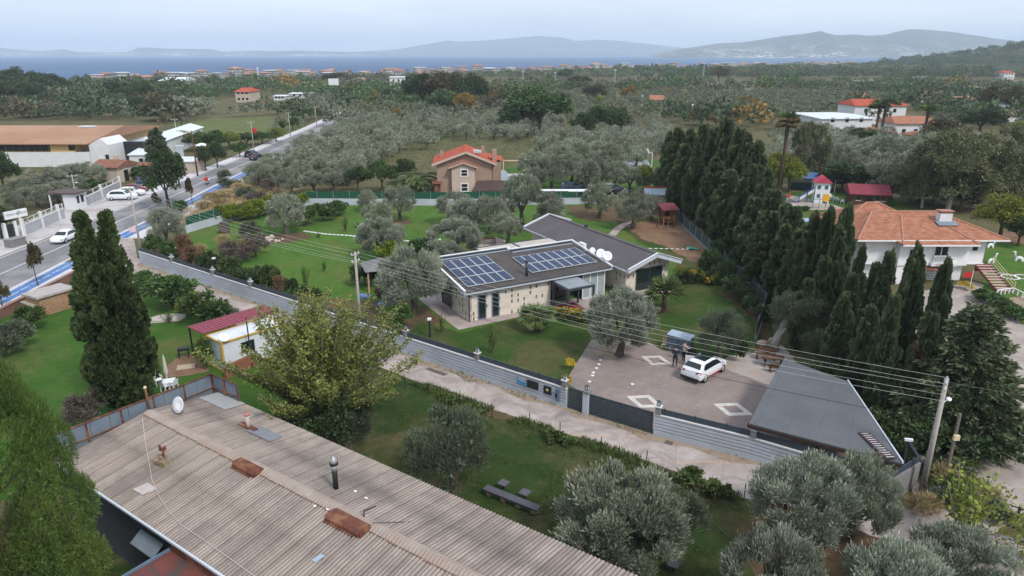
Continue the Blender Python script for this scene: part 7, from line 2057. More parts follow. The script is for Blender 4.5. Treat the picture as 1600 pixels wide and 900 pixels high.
# unit trees: height 1, width 1
def f_olive(n, L, nc=30, rr0=.1, rr1=.19):
 def f(rng):
  cl_ = dome_clumps(rng, nc, .5, .44, .54, rr0, rr1, -.75, .25)
  return trunk_mb(rng, .24, .06, 4, .22, .05), crown(rng, cl_, n, L, L * .24, .85, .5, .3, .4, (0, 0, .4), .06)
 return f
def f_round(n, L, nc=26, rz_=.44, cz=.56, w_=.55, th=.3, tr=.035, up=.1):
 def f(rng):
  cl_ = dome_clumps(rng, nc, .5, rz_, cz, .12, .22)
  return trunk_mb(rng, th, tr, 5, .22, .03), crown(rng, cl_, n, L, L * w_, up, .4, .7, .5, (0, 0, .45), .1)
 return f
def f_cypress(n, L, lo_=.2, tops=1, nc=90, ex_=1.2):
 def f(rng):
  cl_ = []
  for i in range(nc):
   z = rng.uniform(.05, .93)
   pr_ = (min(1, (z / .15) ** .6) if z < .15 else 1.0) * (1 - max(0, (z - lo_) / (1 - lo_)) ** ex_ * .93)
   a = rng.uniform(0, 6.283)
   off = rng.uniform(.6, 1.0) if rng.random() < .75 else rng.uniform(0, .5)
   ox = 0.0
   if tops == 2 and z > .72:
    ox = .17 * (1 if i % 2 else -1)
    pr_ *= .62
   r_ = rng.uniform(.06, .14) * (.35 + .65 * pr_)
   off *= rng.uniform(.85, 1.2)
   cl_.append(((ox + math.cos(a) * (.5 * pr_ - r_ * .5) * off, math.sin(a) * (.5 * pr_ - r_ * .5) * off, z), r_))
  for j in range(7 if tops == 1 else 0):
   a, z, q_ = rng.uniform(0, 6.283), rng.uniform(.55, .9), rng.uniform(.16, .4)
   q_ *= 1.15 - z * .7
   for m_ in range(4): cl_.append(((math.cos(a) * q_, math.sin(a) * q_, z + .025 * m_), .055 - .011 * m_))
  for s in ((0,) if tops == 1 else (-1, 1)):
   for j in range(6): cl_.append(((s * .17, 0, .93 - .02 * j + (0 if s < 1 else -.015)), .03 + .012 * j))
  C = np.array([c for c, r in cl_])
  Rr = np.array([r for c, r in cl_])
  k = rng.choice(len(cl_), n, p=Rr ** 1.6 / (Rr ** 1.6).sum())
  d = unit(rng.normal(size=(n, 3)))
  P = C[k] + d * (Rr[k] * (.6 + .4 * rng.random(n)))[:, None] * np.array([1, 1, .5])
  radial = C[k] * np.array([1, 1, 0])
  D = unit(d * np.array([.5, .5, .15]) + unit(radial + 1e-4) * .35 + np.array([0, 0, .32]) + rng.normal(size=(n, 3)) * .2)
  # unit space is stretched upward by the tree height, keep shoots short in z
  V, Q = leaf_arrays(P, D * np.array([1, 1, .35]), L * (.6 + .8 * rng.random(n)), L * .42, rng)
  b = MB().tube([(0, 0, 0), (0, 0, .2), (0, 0, .7)], [.06, .05, .02], 7)
  V[:, 2] = np.clip(V[:, 2], .015, 1.02)
  return b, (V, Q)
 return f
def f_cedar(n, L):
 def f(rng):
  cl_ = []
  b = MB().tube([(0, 0, 0), (0, 0, .5), (0, 0, .97)], [.03, .022, .004], 7)
  nt = 26
  for t in range(nt):
   z = .1 + .86 * t / nt
   rr = .5 * (1 - (z - .06) / .96) ** .8
   m_ = max(3, int(9 * (1 - z) + 3))
   for k in range(m_):
    a = 6.283 * (k + rng.uniform(-.35, .35)) / m_ + t * 1.3
    ln_ = rr * rng.uniform(.75, 1.12)
    b.tube([(0, 0, z), (math.cos(a) * ln_, math.sin(a) * ln_, z - .03 + .015)], [.006, .002], 4)
    for s in np.linspace(.35, 1.0, max(2, int(5 * rr / .5) + 1)):
     cl_.append(((math.cos(a) * ln_ * s, math.sin(a) * ln_ * s, z - .03 * s + rng.uniform(-.01, .01)), .035 + .04 * (1.15 - s)))
  C = np.array([c for c, r in cl_])
  Rr = np.array([r for c, r in cl_])
  k = rng.choice(len(cl_), n, p=Rr / Rr.sum())
  d = unit(rng.normal(size=(n, 3)))
  P = C[k] + d * (Rr[k] * rng.random(n) ** .5)[:, None] * np.array([1, 1, .4])
  D = unit(unit(C[k] * np.array([1, 1, 0]) + 1e-4) * .8 + rng.normal(size=(n, 3)) * .45 + np.array([0, 0, -.05]))
  V, Q = leaf_arrays(P, D * np.array([1, 1, .6]), L * (.6 + .8 * rng.random(n)), L * .4, rng)
  V[:, 2] = np.clip(V[:, 2], .01, 1.0)
  return b, (V, Q)
 return f
def f_pine(n, L):
 def f(rng):
  cl_ = []
  b = MB().tube([(0, 0, 0), (.02, 0, .4), (0, 0, .85)], [.04, .03, .01], 8)
  for i in range(135):
   z = .1 + .84 * ((i % 100) + rng.random()) / 100
   pr_ = math.sin(min(1, (1.0 - z) / .62) * 1.45) * .97 + .05
   a = i * 2.39996 + rng.uniform(-.35, .35)
   s = rng.uniform(.82, 1.06) if i < 100 else rng.uniform(.3, .65)
   c = (math.cos(a) * .46 * pr_ * s, math.sin(a) * .46 * pr_ * s, z)
   cl_.append((c, rng.uniform(.07, .115)))
   if i % 3 == 0: b.tube([(0, 0, max(.1, z - .15)), c], [.012, .004], 4)
  return b, crown(rng, cl_, n, L, L * .14, .25, .3, .45, .7, (0, 0, .35), .06, 0.0)
 return f
def f_mulberry(n, L):
 def f(rng):
  b = MB().tube([(0, 0, 0), (0, 0, .22)], [.045, .035], 8)
  P, D = [], []
  for i in range(150):
   a = rng.uniform(0, 6.283)
   tilt = min(abs(rng.normal(0, .6)), rng.uniform(.8, 1.1))
   ln_ = rng.uniform(.42, .84) * (1 - .1 * tilt)
   d = np.array([math.cos(a) * math.sin(tilt), math.sin(a) * math.sin(tilt), math.cos(tilt)])
   p0_ = np.array([d[0] * .05, d[1] * .05, .2])
   bend = np.array([d[0] * .05, d[1] * .05, .03])
   pts = [p0_, p0_ + d * ln_ * .5, p0_ + d * ln_ + bend]
   pts[2][:2] = np.clip(pts[2][:2], -.58, .58)
   pts[2][2] = min(pts[2][2], 1.05)
   b.tube([tuple(q) for q in pts], [.008, .005, .0015], 4, False)
   m_ = n // 150
   s = .22 + .78 * rng.random(m_) ** .8
   Q_ = np.where(s[:, None] < .5, pts[0] + (pts[1] - pts[0]) * (s[:, None] * 2), pts[1] + (pts[2] - pts[1]) * (s[:, None] * 2 - 1))
   P.append(Q_ + rng.normal(size=(m_, 3)) * .014)
   D.append(unit(rng.normal(size=(m_, 3)) + d * .7 + np.array([0, 0, -.1])))
  P, D = np.concatenate(P), np.concatenate(D)
  V, Q = leaf_arrays(P, D, L * (.5 + .9 * rng.random(len(P))), L * .7, rng)
  return b, (V, Q)
 return f
def f_airy(n, L, nc=34):          # tall loose tree with pale limbs showing
 def f(rng):
  cl_ = dome_clumps(rng, nc, .5, .47, .52, .07, .13, -.8, .45)
  b = MB().tube([(0, 0, 0), (.02, .01, .3), (0, 0, .6)], [.03, .022, .012], 7)
  for c, r_ in cl_[::2]:
   b.tube([(0, 0, rng.uniform(.18, .5)), (c[0] * .5, c[1] * .5, c[2] * .75), c], [.012, .008, .002], 5)
  return b, crown(rng, cl_, n, L, L * .3, -.1, .3, .8, .3, (0, 0, .4), 0.03)
 return f
def f_shrub(n, L, w_=.5, up=.3):
 def f(rng):
  cl_ = dome_clumps(rng, 14, .5, .5, .45, .15, .26, -.4)
  V, Q = crown(rng, cl_, n, L, L * w_, up, .4, .6, .4, (0, 0, .2), .12)
  V[:, 2] = np.clip(V[:, 2], 0, 1.1)
  return MB().tube([(0, 0, 0), (.03, 0, .3), (.12, .05, .6)], [.02, .015, .005], 5).tube([(0, 0, 0), (-.12, .06, .55)], [.016, .004], 5), (V, Q)
 return f
def f_sparse(n, L):
 def f(rng):
  b = MB()
  P, D = [], []
  for i in range(22):
   a = rng.uniform(0, 6.283)
   t = abs(rng.normal(0, .45))
   d = np.array([math.cos(a) * math.sin(t), math.sin(a) * math.sin(t), math.cos(t)])
   ln_ = rng.uniform(.6, .98)
   e = d * ln_
   e[:2] = np.clip(e[:2], -.5, .5)
   mid_ = e * .5 + rng.normal(size=3) * .03
   b.tube([(0, 0, 0), tuple(mid_), tuple(e)], [.01, .006, .002], 4, False)
   m_ = n // 22
   s = .35 + .65 * rng.random(m_)
   P.append(e * s[:, None] + rng.normal(size=(m_, 3)) * .05)
   D.append(unit(rng.normal(size=(m_, 3))))
  P, D = np.concatenate(P), np.concatenate(D)
  V, Q = leaf_arrays(P, D, L * (.5 + rng.random(len(P))), L * .7, rng)
  return b, (V, Q)
 return f
def f_fanpalm(th, n=46, L=.52):
 """crown of fan fronds on a trunk of relative height th; unit width 1"""
 def f(rng):
  b = MB().tube([(0, 0, 0), (.01, 0, th * .5), (0, 0, th)], [.075, .05, .06], 9)
  Vs, Qs, o_ = [], [], 0
  for k in range(n):
   a = rng.uniform(0, 6.283)
   t = math.acos(rng.uniform(-.45, .98))
   d = np.array([math.cos(a) * math.sin(t), math.sin(a) * math.sin(t), math.cos(t)])
   st_ = np.array([0, 0, th])
   hub = st_ + d * L * .45 * np.array([1, 1, (1 - th) * 1.6])
   m_ = 16
   side = np.cross(d, [0, 0, 1.0]) + 1e-3
   side /= np.linalg.norm(side)
   ang = np.linspace(-1.15, 1.15, m_) + rng.normal(size=m_) * .05
   D = d[None] * np.cos(ang)[:, None] + side[None] * np.sin(ang)[:, None]
   D[:, 2] -= .18
   D = unit(D) * np.array([1, 1, (1 - th) * 1.5])
   V, Q = leaf_arrays(np.repeat(hub[None], m_, 0), D, L * .56 * np.cos(ang * .5), .03, rng)
   b.tube([tuple(st_), tuple(hub)], [.008, .005], 4, False)
   Vs.append(V)
   Qs.append(Q + o_)
   o_ += len(V)
  return b, (np.concatenate(Vs), np.concatenate(Qs))
 return f
def f_featherpalm(th=.25, n=60):
 def f(rng):
  b = MB().tube([(0, 0, 0), (0, 0, th)], [.09, .08], 9)
  P, D = [], []
  for k in range(n):
   a = rng.uniform(0, 6.283)
   e0 = rng.uniform(-.1, 1.35)
   prev = np.array([0, 0, th])
   pts = [prev]
   for s in range(9):
    el = e0 - .2 * s
    prev = prev + np.array([math.cos(a) * math.cos(el), math.sin(a) * math.cos(el), math.sin(el) * .85]) * .07
    pts.append(prev)
   pts = np.array(pts)
   pts[:, 2] = np.maximum(pts[:, 2], .02)
   b.tube([tuple(p) for p in pts[::3]], .006, 4, False)
   for s in range(1, 10):
    ax_ = unit((pts[s] - pts[s - 1])[None])[0]
    sd = unit(np.cross(ax_, [0, 0, 1.0])[None])[0]
    for q in (-1, 1):
     for j in (0, .5):
      P.append(pts[s - 1] * (1 - j) + pts[s] * j)
      D.append(sd * q * .8 + ax_ * .6 + np.array([0, 0, -.15]))
  P, D = np.array(P), unit(np.array(D))
  return b, leaf_arrays(P, D, .13, .018, rng)
 return f
kind('olive_far', 'olive_tree', 'olive tree', 'olive', 'bark', f_olive(1900, .08, 30, .1, .18), 6, 1)
kind('olive_mid', 'olive_tree', 'olive tree', 'olive', 'bark', f_olive(11000, .05, 46, .09, .16), 6, 2)
kind('olive_near', 'olive_tree', 'olive tree', 'olive', 'bark', f_olive(30000, .046, 60, .07, .14), 3, 3)
kind('olive_dark', 'olive_tree', 'olive tree', 'olive_dark', 'bark', f_olive(16000, .042, 50), 3, 4)
kind('olive_silver', 'olive_tree', 'olive tree', 'olive_silver', 'bark', f_olive(28000, .046, 58, .075, .15), 3, 5)
kind('cypress', 'cypress_tree', 'cypress', 'cypress_row', 'barkbrown', f_cypress(30000, .085, .4, nc=150, ex_=1.6), 8, 6)
kind('cypress_big', 'cypress_tree', 'cypress', 'cypress', 'barkbrown', f_cypress(60000, .055, .4, 2, 300, 1.5), 1, 7)
kind('cedar', 'cedar_tree', 'cedar', 'cedar', 'barkbrown', f_cedar(42000, .042), 1, 8)
kind('pine', 'pine_tree', 'pine', 'pine', 'barkbrown', f_pine(150000, .02), 1, 9)
kind('broad', 'broadleaf_tree', 'tree', 'green', 'barkbrown', f_round(5000, .06), 3, 10)
kind('broad_dark', 'broadleaf_tree', 'tree', 'darkgreen', 'barkbrown', f_round(7000, .05), 3, 11)
kind('broad_brown', 'broadleaf_tree', 'tree', 'brownish', 'barkbrown', f_round(4500, .055), 3, 12)
kind('autumn', 'broadleaf_tree', 'tree', 'autumn', 'barkbrown', f_round(3000, .06), 2, 13)
kind('purple', 'broadleaf_tree', 'tree', 'purple', 'barkbrown', f_airy(3500, .05), 2, 14)
kind('yellowgreen', 'broadleaf_tree', 'tree', 'yellowgreen', 'barkbrown', f_round(4000, .055), 2, 15)
kind('eucalypt', 'eucalyptus_tree', 'eucalyptus', 'eucalypt', 'barkpale', f_airy(17000, .042, 80), 3, 16)
kind('mulberry', 'mulberry_tree', 'mulberry', 'mulberry', 'barkpale', f_mulberry(58000, .0175), 1, 17)
kind('shrub', 'shrub', 'shrub', 'green', 'barkbrown', f_shrub(1800, .11), 3, 18)
kind('shrub_dark', 'shrub', 'shrub', 'darkgreen', 'barkbrown', f_shrub(2200, .1), 3, 19)
kind('shrub_hedge', 'shrub', 'shrub', 'hedge', 'barkbrown', f_shrub(2600, .1, .5, .8), 3, 20)
kind('shrub_rusty', 'shrub', 'shrub', 'rusty', 'barkbrown', f_shrub(1300, .11), 2, 21)
kind('shrub_purple', 'shrub', 'shrub', 'purple', 'barkbrown', f_shrub(1800, .09, .25), 2, 22)
kind('shrub_yellow', 'shrub', 'shrub', 'yellowgreen', 'barkbrown', f_shrub(1500, .1), 2, 23)
kind('shrub_olive', 'shrub', 'shrub', 'olive_dark', 'bark', f_shrub(2600, .1, .3), 2, 24)
kind('flower', 'flower_shrub', 'flower shrub', 'flower', 'barkbrown', f_shrub(900, .075, .7), 2, 25)
kind('straw', 'dry_grass_clump', 'grass clump', 'straw', 'barkbrown', f_shrub(1100, .3, .06, 1.2), 3, 26)
kind('sapling', 'sapling', 'sapling', 'weed', 'barkbrown', f_sparse(500, .07), 3, 27)
kind('sparse', 'sparse_shrub', 'shrub', 'yellowgreen', 'barkpale', f_sparse(1100, .05), 2, 28)
kind('street', 'street_tree', 'tree', 'brownish', 'barkbrown', f_round(1300, .1, 14, .38, .62, .5, .45, .03), 2, 29)
kind('fanpalm', 'fan_palm', 'palm', 'palm', 'barkbrown', f_fanpalm(.42), 2, 30)
kind('tallpalm', 'tall_palm', 'palm', 'palm', 'barkbrown', f_fanpalm(.86, 46, .55), 2, 31)
kind('drypalm', 'tall_palm', 'palm', 'palmdry', 'barkbrown', f_fanpalm(.84, 30, .5), 1, 32)
kind('featherpalm', 'date_palm', 'palm', 'palm', 'barkbrown', f_featherpalm(), 1, 33)
kind('weed', 'weed_plant', 'plant', 'weed', 'barkbrown', f_shrub(420, .2, .6), 3, 34)
kind('dead', 'conifer', 'conifer', 'rusty', 'barkbrown', f_cypress(5000, .17, nc=50), 1, 35)
def T(key, xt, yt, yb, wpx, label, group=None, xb=None):
 """a tree standing where the photo shows its foot (yb), its top at (xt, yt), wpx wide"""
 xb = xt if xb is None else xb
 x, Y = G(xb, yb)
 h = HZ(xt, yt, Y)[1]
 dep = Y * math.cos(TILT) + (CAMH - h / 2) * math.sin(TILT)
 return plant(key, x, Y, wpx * dep / FOC, h, label, group)
def TY(key, xt, yt, Y, w_, label, group=None):
 x, h = HZ(xt, yt, Y)
 if key == 'cypress' and not group: w_ *= .82
 return plant(key, x, Y, w_, h, label, group)
# --- foreground
plant('pine', -19.7, 22.0, 6.5, 13.7, 'big bright green pine filling the lower left corner')
plant('cypress_big', -26.2, 42.3, 4.0, 14.4, 'tall dark double-topped cypress standing on the left lawn', rz_=R(8))
T('shrub_purple', 138, 605, 665, 70, 'grey purple bush in front of the tall double cypress foot')
plant('mulberry', -12.0, 39.0, 10.6, 9.0, 'large yellowing mulberry with upright branches in front of the lane wall')
plant('shrub_dark', -13.5, 37.6, 3.6, 3.0, 'dark bush under the left side of the yellowing mulberry')
plant('broad_dark', -10.6, 36.6, 4.5, 3.6, 'dark green undergrowth below the yellowing mulberry beside the roof edge')
T('olive_dark', 545, 617, 700, 82, 'small olive beside the roof edge under the mulberry')
T('olive_dark', 705, 640, 785, 128, 'round dark olive on the lower lawn left of the slab bench')
plant('olive_near', 4.9, 26.4, 5.6, 5.3, 'big spreading olive on the lower lawn right of the slab bench')
plant('olive_dark', 7.2, 27.6, 4.2, 3.8, 'smaller thin olive right behind the big spreading olive')
plant('olive_silver', 10.6, 22.6, 3.9, 5.0, 'silvery olive at the bottom edge nearest the camera')
plant('olive_silver', 14.2, 28.3, 4.8, 4.8, 'broad grey olive in front of the lower end of the lane wall')
plant('olive_near', 17.0, 29.0, 3.8, 4.6, 'grey olive touching the foot of the leaning lamp pole')
plant('olive_silver', 15.4, 22.4, 4.2, 4.5, 'grey olive at the lower right bottom edge')
plant('olive_silver', 19.0, 24.0, 4.4, 3.9, 'grey olive furthest right along the bottom edge')
plant('sparse', 22.2, 28.2, 4.6, 4.4, 'bare sapling with few yellow green leaves right of the leaning pole')
plant('sparse', 25.0, 26.5, 5.0, 4.0, 'thin leafy shrub in front of the dark tube fence')
plant('sparse', 27.8, 25.5, 4.0, 3.4, 'thin leafy shrub at the lower right edge of the yard')
for px, py, w_, h, lab in ((738, 652, 1.3, .8, 'leafy dark plant at the lane edge near the first fence posts'), (700, 630, .9, .6, 'small plant at the lane edge right of the mulberry'), (868, 690, 1.2, .8, 'leafy plant at the lane edge before the middle fence posts'), (888, 696, .8, .6, 'low plant beside the leafy lane edge plant'), (970, 728, .6, .7, 'thin upright weed at the lane edge'), (1074, 757, 1.6, 1.0, 'wide leafy plant at the lane edge near the right fence posts'), (1110, 772, 1.2, .8, 'low leafy plant at the lane edge before the rusty sheet'), (1132, 778, .7, .9, 'upright weed at the lane edge beside the rusty sheet'), (690, 623, .6, .5, 'tiny weed at the lane edge by the mulberry')):
 plant('weed', *G(px, py), w_, h, lab)
# --- left plot shrubs
for key, xt, yt, yb, wpx, lab in (('shrub', 270, 432, 480, 78, 'large green bush beside the lane left of the red roofed hut'), ('shrub_yellow', 300, 455, 495, 38, 'bright yellow green bush beside the large lane bush'), ('shrub', 320, 458, 510, 70, 'green bush right of the bright yellow green bush'), ('shrub', 232, 425, 455, 45, 'small green bush nearest the road end of the lane'), ('shrub_olive', 352, 478, 500, 38, 'grey green bush above the dark red roof'), ('shrub', 50, 480, 515, 44, 'green bush against the brick wall below the stone hut'), ('shrub_olive', 25, 500, 548, 55, 'dark bush against the brick wall at the left edge'), ('shrub_olive', 8, 520, 560, 50, 'dark bush at the far left edge above the pine'), ('weed', 322, 530, 578, 22, 'tall weed in front of the container hut corner'), ('broad_brown', 4, 440, 480, 26, 'small brown street tree cut by the left edge'), ('sapling', 265, 485, 505, 24, 'thin plant growing through the pale rock slab')):
 T(key, xt, yt, yb, wpx, lab)
# --- along the road
for xt, yt, yb, wpx, lab in ((60, 385, 448, 26, 'slim brown street tree on the pavement left of the double cypress'), (247, 303, 332, 14, 'slim street tree on the pavement before the big roadside tree'), (301, 281, 321, 14, 'slim street tree beside the blue bicycle lane past the big roadside tree')):
 T('street', xt, yt, yb, wpx, lab)
T('broad_dark', 265, 236, 326, 66, 'big dark green tree at the roadside between parked cars and bicycle lane')
T('cypress', 251, 198, 262, 34, 'dark conical tree behind the big roadside tree')
T('olive_mid', 264, 326, 388, 62, 'olive at the outer end of the lane wall beside the road')
T('shrub', 283, 313, 337, 26, 'green bush at the foot of the bicycle lane')
T('broad_dark', 8, 240, 300, 55, 'dark tree at the left edge in front of the factory wall')
T('broad_dark', 4, 325, 372, 60, 'dark tree at the left edge below the entrance sign')
for i, (xt, yt, yb, wpx) in enumerate(((45, 278, 312, 60), (75, 262, 305, 60), (110, 258, 296, 62), (140, 253, 290, 50), (60, 290, 325, 55), (25, 300, 330, 36), (95, 285, 318, 50), (128, 278, 302, 40))):
 T('olive_mid', xt, yt, yb, wpx, 'grey olive in the plot in front of the factory wall', 'olives in front of the factory')
for i, (xt, yt, yb, wpx) in enumerate(((210, 262, 280, 34), (150, 280, 300, 40), (132, 292, 310, 30))):
 T('shrub', xt, yt, yb, wpx, 'green shrub beside the beige house and forecourt wall', 'shrubs by the beige house')
for i, (xt, yt, yb, wpx) in enumerate(((285, 205, 232, 36), (310, 207, 236, 40), (335, 205, 235, 40), (360, 206, 232, 40), (385, 208, 228, 40), (410, 205, 226, 36), (432, 200, 222, 30))):
 T('yellowgreen' if i % 3 == 0 else 'broad', xt, yt, yb, wpx, 'green or yellowing tree in the row along the left roadside', 'row of roadside trees')
for i, (xt, yt, yb, wpx, k) in enumerate(((340, 223, 262, 30, 'broad_dark'), (322, 230, 268, 26, 'broad_dark'), (375, 222, 246, 26, 'broad'))):
 T(k, xt, yt, yb, wpx, 'dark roadside tree beyond the cream building', 'dark trees past the cream building')
rr_ = random.Random(4)
for i in range(26):                       # trees lining the far left side of the road
 y = 205 + i * 6.6
 xr = float(np.interp(y, [p[1] for p in FAR_], [p[0] for p in FAR_]))
 plant('broad' if i % 2 else 'olive_far', xr - rr_.uniform(3.5, 6), y, rr_.uniform(3.5, 5), rr_.uniform(3.5, 5.2), 'tree in the far row along the straight road', 'far row along the straight road')
for i in range(9):
 y = 150 + i * 11
 xr = float(np.interp(y, [p[1] for p in NEAR], [p[0] for p in NEAR]))
 plant('olive_far', xr + rr_.uniform(6, 9), y, rr_.uniform(4.5, 6), rr_.uniform(3.8, 5), 'olive between the straight road and the grove', 'olives on the right side of the straight road')
# dry grass and bushes on the verge
for i, (px, py, w_, h) in enumerate(((350, 308, 3.0, 1.3), (330, 313, 2.6, 1.2), (375, 300, 3.0, 1.4), (395, 285, 2.6, 1.3), (365, 292, 2.5, 1.2), (320, 325, 2.4, 1.0), (430, 262, 2.6, 1.2), (345, 320, 2.0, 1.0), (415, 275, 2.4, 1.2), (312, 400, 1.6, 1.6), (380, 385, 1.2, 1.0))):
 plant('straw', *G(px, py), w_, h, 'clump of dry straw coloured grass on the road verge', 'dry grass clumps on the verge')
for i, (px, py, w_, h) in enumerate(((355, 295, 3.2, 2.0), (402, 318, 3.5, 2.5), (385, 310, 3, 2), (425, 300, 3.4, 2.6), (350, 283, 3, 2.2))):
 plant('shrub_purple' if i % 2 else 'shrub_olive', *G(px, py), w_, h, 'grey bush among the dry grass by the bicycle lane', 'grey bushes among dry grass')
# --- villa garden
for xt, yt, yb, wpx, key, lab in ((447, 304, 366, 62, 'olive_mid', 'round olive with a ring of stones at the left of the bright lawn'), (452, 304, 346, 40, 'olive_mid', 'olive right behind the stone ringed olive'), (625, 290, 345, 50, 'olive_mid', 'olive with visible trunk near the white back wall'), (575, 297, 330, 32, 'olive_mid', 'small olive against the white back wall'), (590, 317, 358, 48, 'olive_mid', 'olive between the wall olives and the path'),
  (597, 342, 402, 72, 'olive_silver', 'silvery olive beside the bright yellow green bush'), (715, 300, 350, 62, 'olive_mid', 'olive in front of the tan house near the back wall'), (728, 312, 366, 58, 'olive_silver', 'silvery olive left of the villa terrace'), (765, 307, 365, 58, 'olive_mid', 'olive with forked trunk behind the villa terrace'), (712, 344, 405, 80, 'olive_silver', 'silvery olive just behind the left end of the villa roof'),
  (792, 333, 382, 52, 'olive_mid', 'olive beside the pink patio'), (815, 273, 352, 62, 'olive_mid', 'tall olive right of the tan house'), (860, 302, 362, 58, 'olive_mid', 'olive behind the terrace awning'), (645, 388, 492, 102, 'olive_silver', 'large silvery olive at the left gable of the villa'), (700, 378, 430, 50, 'olive_silver', 'olive behind the left gable of the villa'),
  (935, 286, 341, 52, 'olive_mid', 'olive on the bare soil at the back of the garden'), (988, 296, 357, 60, 'olive_mid', 'olive with thick trunk at the end of the curved path'), (1018, 305, 345, 40, 'olive_mid', 'pale olive between the curved path and the playhouse'),
  (967, 455, 556, 104, 'olive_silver', 'old olive with thick trunk in the tree bed of the courtyard'), (1124, 482, 562, 72, 'olive_dark', 'round grey olive right of the blue shed'), (1150, 510, 560, 40, 'shrub_dark', 'dark shrub at the foot of the round grey olive')):
 T(key, xt, yt, yb, wpx, lab)
for i, (xt, yt, yb, wpx) in enumerate(((345, 322, 348, 26), (365, 319, 346, 28), (385, 315, 344, 28), (405, 310, 340, 28), (422, 306, 336, 26), (470, 300, 322, 24), (485, 297, 318, 20))):
 T('shrub_hedge', xt, yt, yb, wpx, 'yellow green clipped shrub of the hedge at the back left of the garden', 'yellow green hedge shrubs')
for xt, yt, yb, wpx, key, lab in ((608, 376, 412, 48, 'shrub_hedge', 'bright yellow green bush beside the silvery olive'), (660, 374, 394, 46, 'shrub', 'low green hedge below the stepping stones'), (478, 322, 352, 34, 'shrub', 'green bush on the rocky bank of the bright lawn'), (505, 318, 345, 40, 'shrub', 'bush further right on the rocky bank'), (530, 314, 336, 34, 'shrub', 'bush at the top of the rocky bank near the back wall'),
  (290, 365, 408, 26, 'shrub_rusty', 'reddish brown shrub nearest the outer olive by the wall'), (243, 368, 400, 32, 'shrub', 'green shrub at the corner of the lane wall'), (265, 378, 410, 30, 'shrub', 'green shrub second from the corner of the lane wall'), (305, 385, 425, 34, 'shrub_rusty', 'rusty shrub among the green shrubs behind the wall'), (325, 387, 428, 30, 'shrub_dark', 'dark green shrub behind the wall right of the rusty shrub'),
  (340, 395, 430, 26, 'shrub_dark', 'dark green shrub behind the wall by the white garden lamp'), (358, 405, 440, 40, 'shrub', 'large green shrub in the row behind the wall'), (385, 408, 450, 40, 'shrub_dark', 'dark shrub in the row behind the wall'), (408, 414, 455, 36, 'shrub_dark', 'broad dark shrub near the right end of the row'), (425, 415, 458, 30, 'shrub', 'green shrub at the right end of the row'), (438, 430, 462, 22, 'shrub_rusty', 'reddish shrub at the end of the row behind the wall'),
  (370, 375, 408, 60, 'shrub_purple', 'brown grey leafless bush in the garden beds'), (400, 362, 400, 40, 'shrub_purple', 'thin brown bush beside the stone ring'), (352, 368, 392, 22, 'straw', 'straw coloured grass clump in the garden beds'), (392, 345, 372, 30, 'shrub_olive', 'low bush near the wooden garden wheel'), (620, 475, 515, 50, 'broad', 'green bush at the wall left of the villa gable'), (600, 440, 470, 26, 'shrub_rusty', 'reddish shrub below the garden pavilion'), (690, 488, 520, 16, 'sapling', 'thin young plant by the dark garden lamp'), (768, 505, 552, 26, 'sapling', 'thin young tree on the lawn before the villa wall'),
  (540, 335, 362, 14, 'sapling', 'young sapling on the bright lawn above the path'), (385, 378, 405, 20, 'sapling', 'young reddish sapling on the bright lawn'), (478, 408, 452, 18, 'sapling', 'dark sapling in the middle of the bright lawn'), (498, 362, 372, 10, 'sapling', 'tiny sapling beside the stepping stones'), (507, 405, 425, 14, 'sapling', 'pale sapling on the bright lawn near the concrete pole'), (455, 430, 460, 20, 'shrub_dark', 'low dark plant at the edge of the lawn'), (475, 440, 465, 22, 'shrub_dark', 'low dark plant beside the dark sapling'), (495, 448, 470, 18, 'shrub_dark', 'low plant at the right end of the lawn bed'), (570, 405, 445, 40, 'shrub_dark', 'dark shrub beside the concrete power pole'), (560, 347, 352, 12, 'sapling', 'small sapling near the white back wall')):
 T(key, xt, yt, yb, wpx, lab)
for i, (xt, yt, yb, wpx) in enumerate(((832, 236, 283, 46), (862, 243, 296, 52), (893, 238, 287, 48), (915, 250, 299, 46), (938, 236, 290, 54), (962, 252, 297, 42), (985, 262, 300, 40), (905, 222, 266, 46), (955, 224, 262, 44), (870, 226, 270, 48), (1022, 262, 300, 44), (835, 262, 297, 38), (520, 262, 300, 44), (490, 268, 302, 44), (545, 250, 290, 40), (455, 262, 306, 42), (470, 250, 290, 40), (505, 245, 284, 40))):
 T('olive_mid', xt, yt, yb, wpx, 'grey olive close behind the netting fence of the garden', 'olives close behind the garden fence')
for i, (px, py, w_, h) in enumerate(((1462, 752, 1.6, 1.3), (1478, 765, 1.5, 1.5), (1495, 752, 1.8, 1.3), (1512, 768, 1.4, 1.2), (1490, 785, 1.8, 1.4), (1530, 790, 1.6, 1.1), (1470, 790, 1.6, 1.2), (1540, 770, 1.2, .9), (1505, 735, 1.5, 1.0), (1440, 800, 1.4, 1.0), (1560, 812, 1.6, 1.0), (1450, 775, 1.2, 1.4))):
 plant(('weed', 'straw', 'shrub_olive', 'sapling')[i % 4], *G(px, py), w_, h, 'scrubby plant on the ground right of the leaning pole', 'scrub right of the leaning pole')
T('fanpalm', 839, 462, 516, 66, 'small fan palm on the villa lawn before the stone wall')
T('fanpalm', 1037, 420, 488, 66, 'fan palm on the lawn in front of the right villa wing')
T('featherpalm', 655, 240, 296, 66, 'date palm with arching fronds left of the tan house')
for i, (xt, yt, yb, wpx) in enumerate(((868, 480, 494, 18), (882, 480, 497, 24), (898, 482, 500, 24), (912, 486, 503, 22))):
 T('flower', xt, yt, yb, wpx, 'yellow flowering shrub in the bed before the villa porch', 'yellow flowers before the porch')
 T('weed', xt + 3, yt + 3, yb + 1, wpx, 'green plant among the yellow flowers before the porch', 'plants among the yellow flowers')
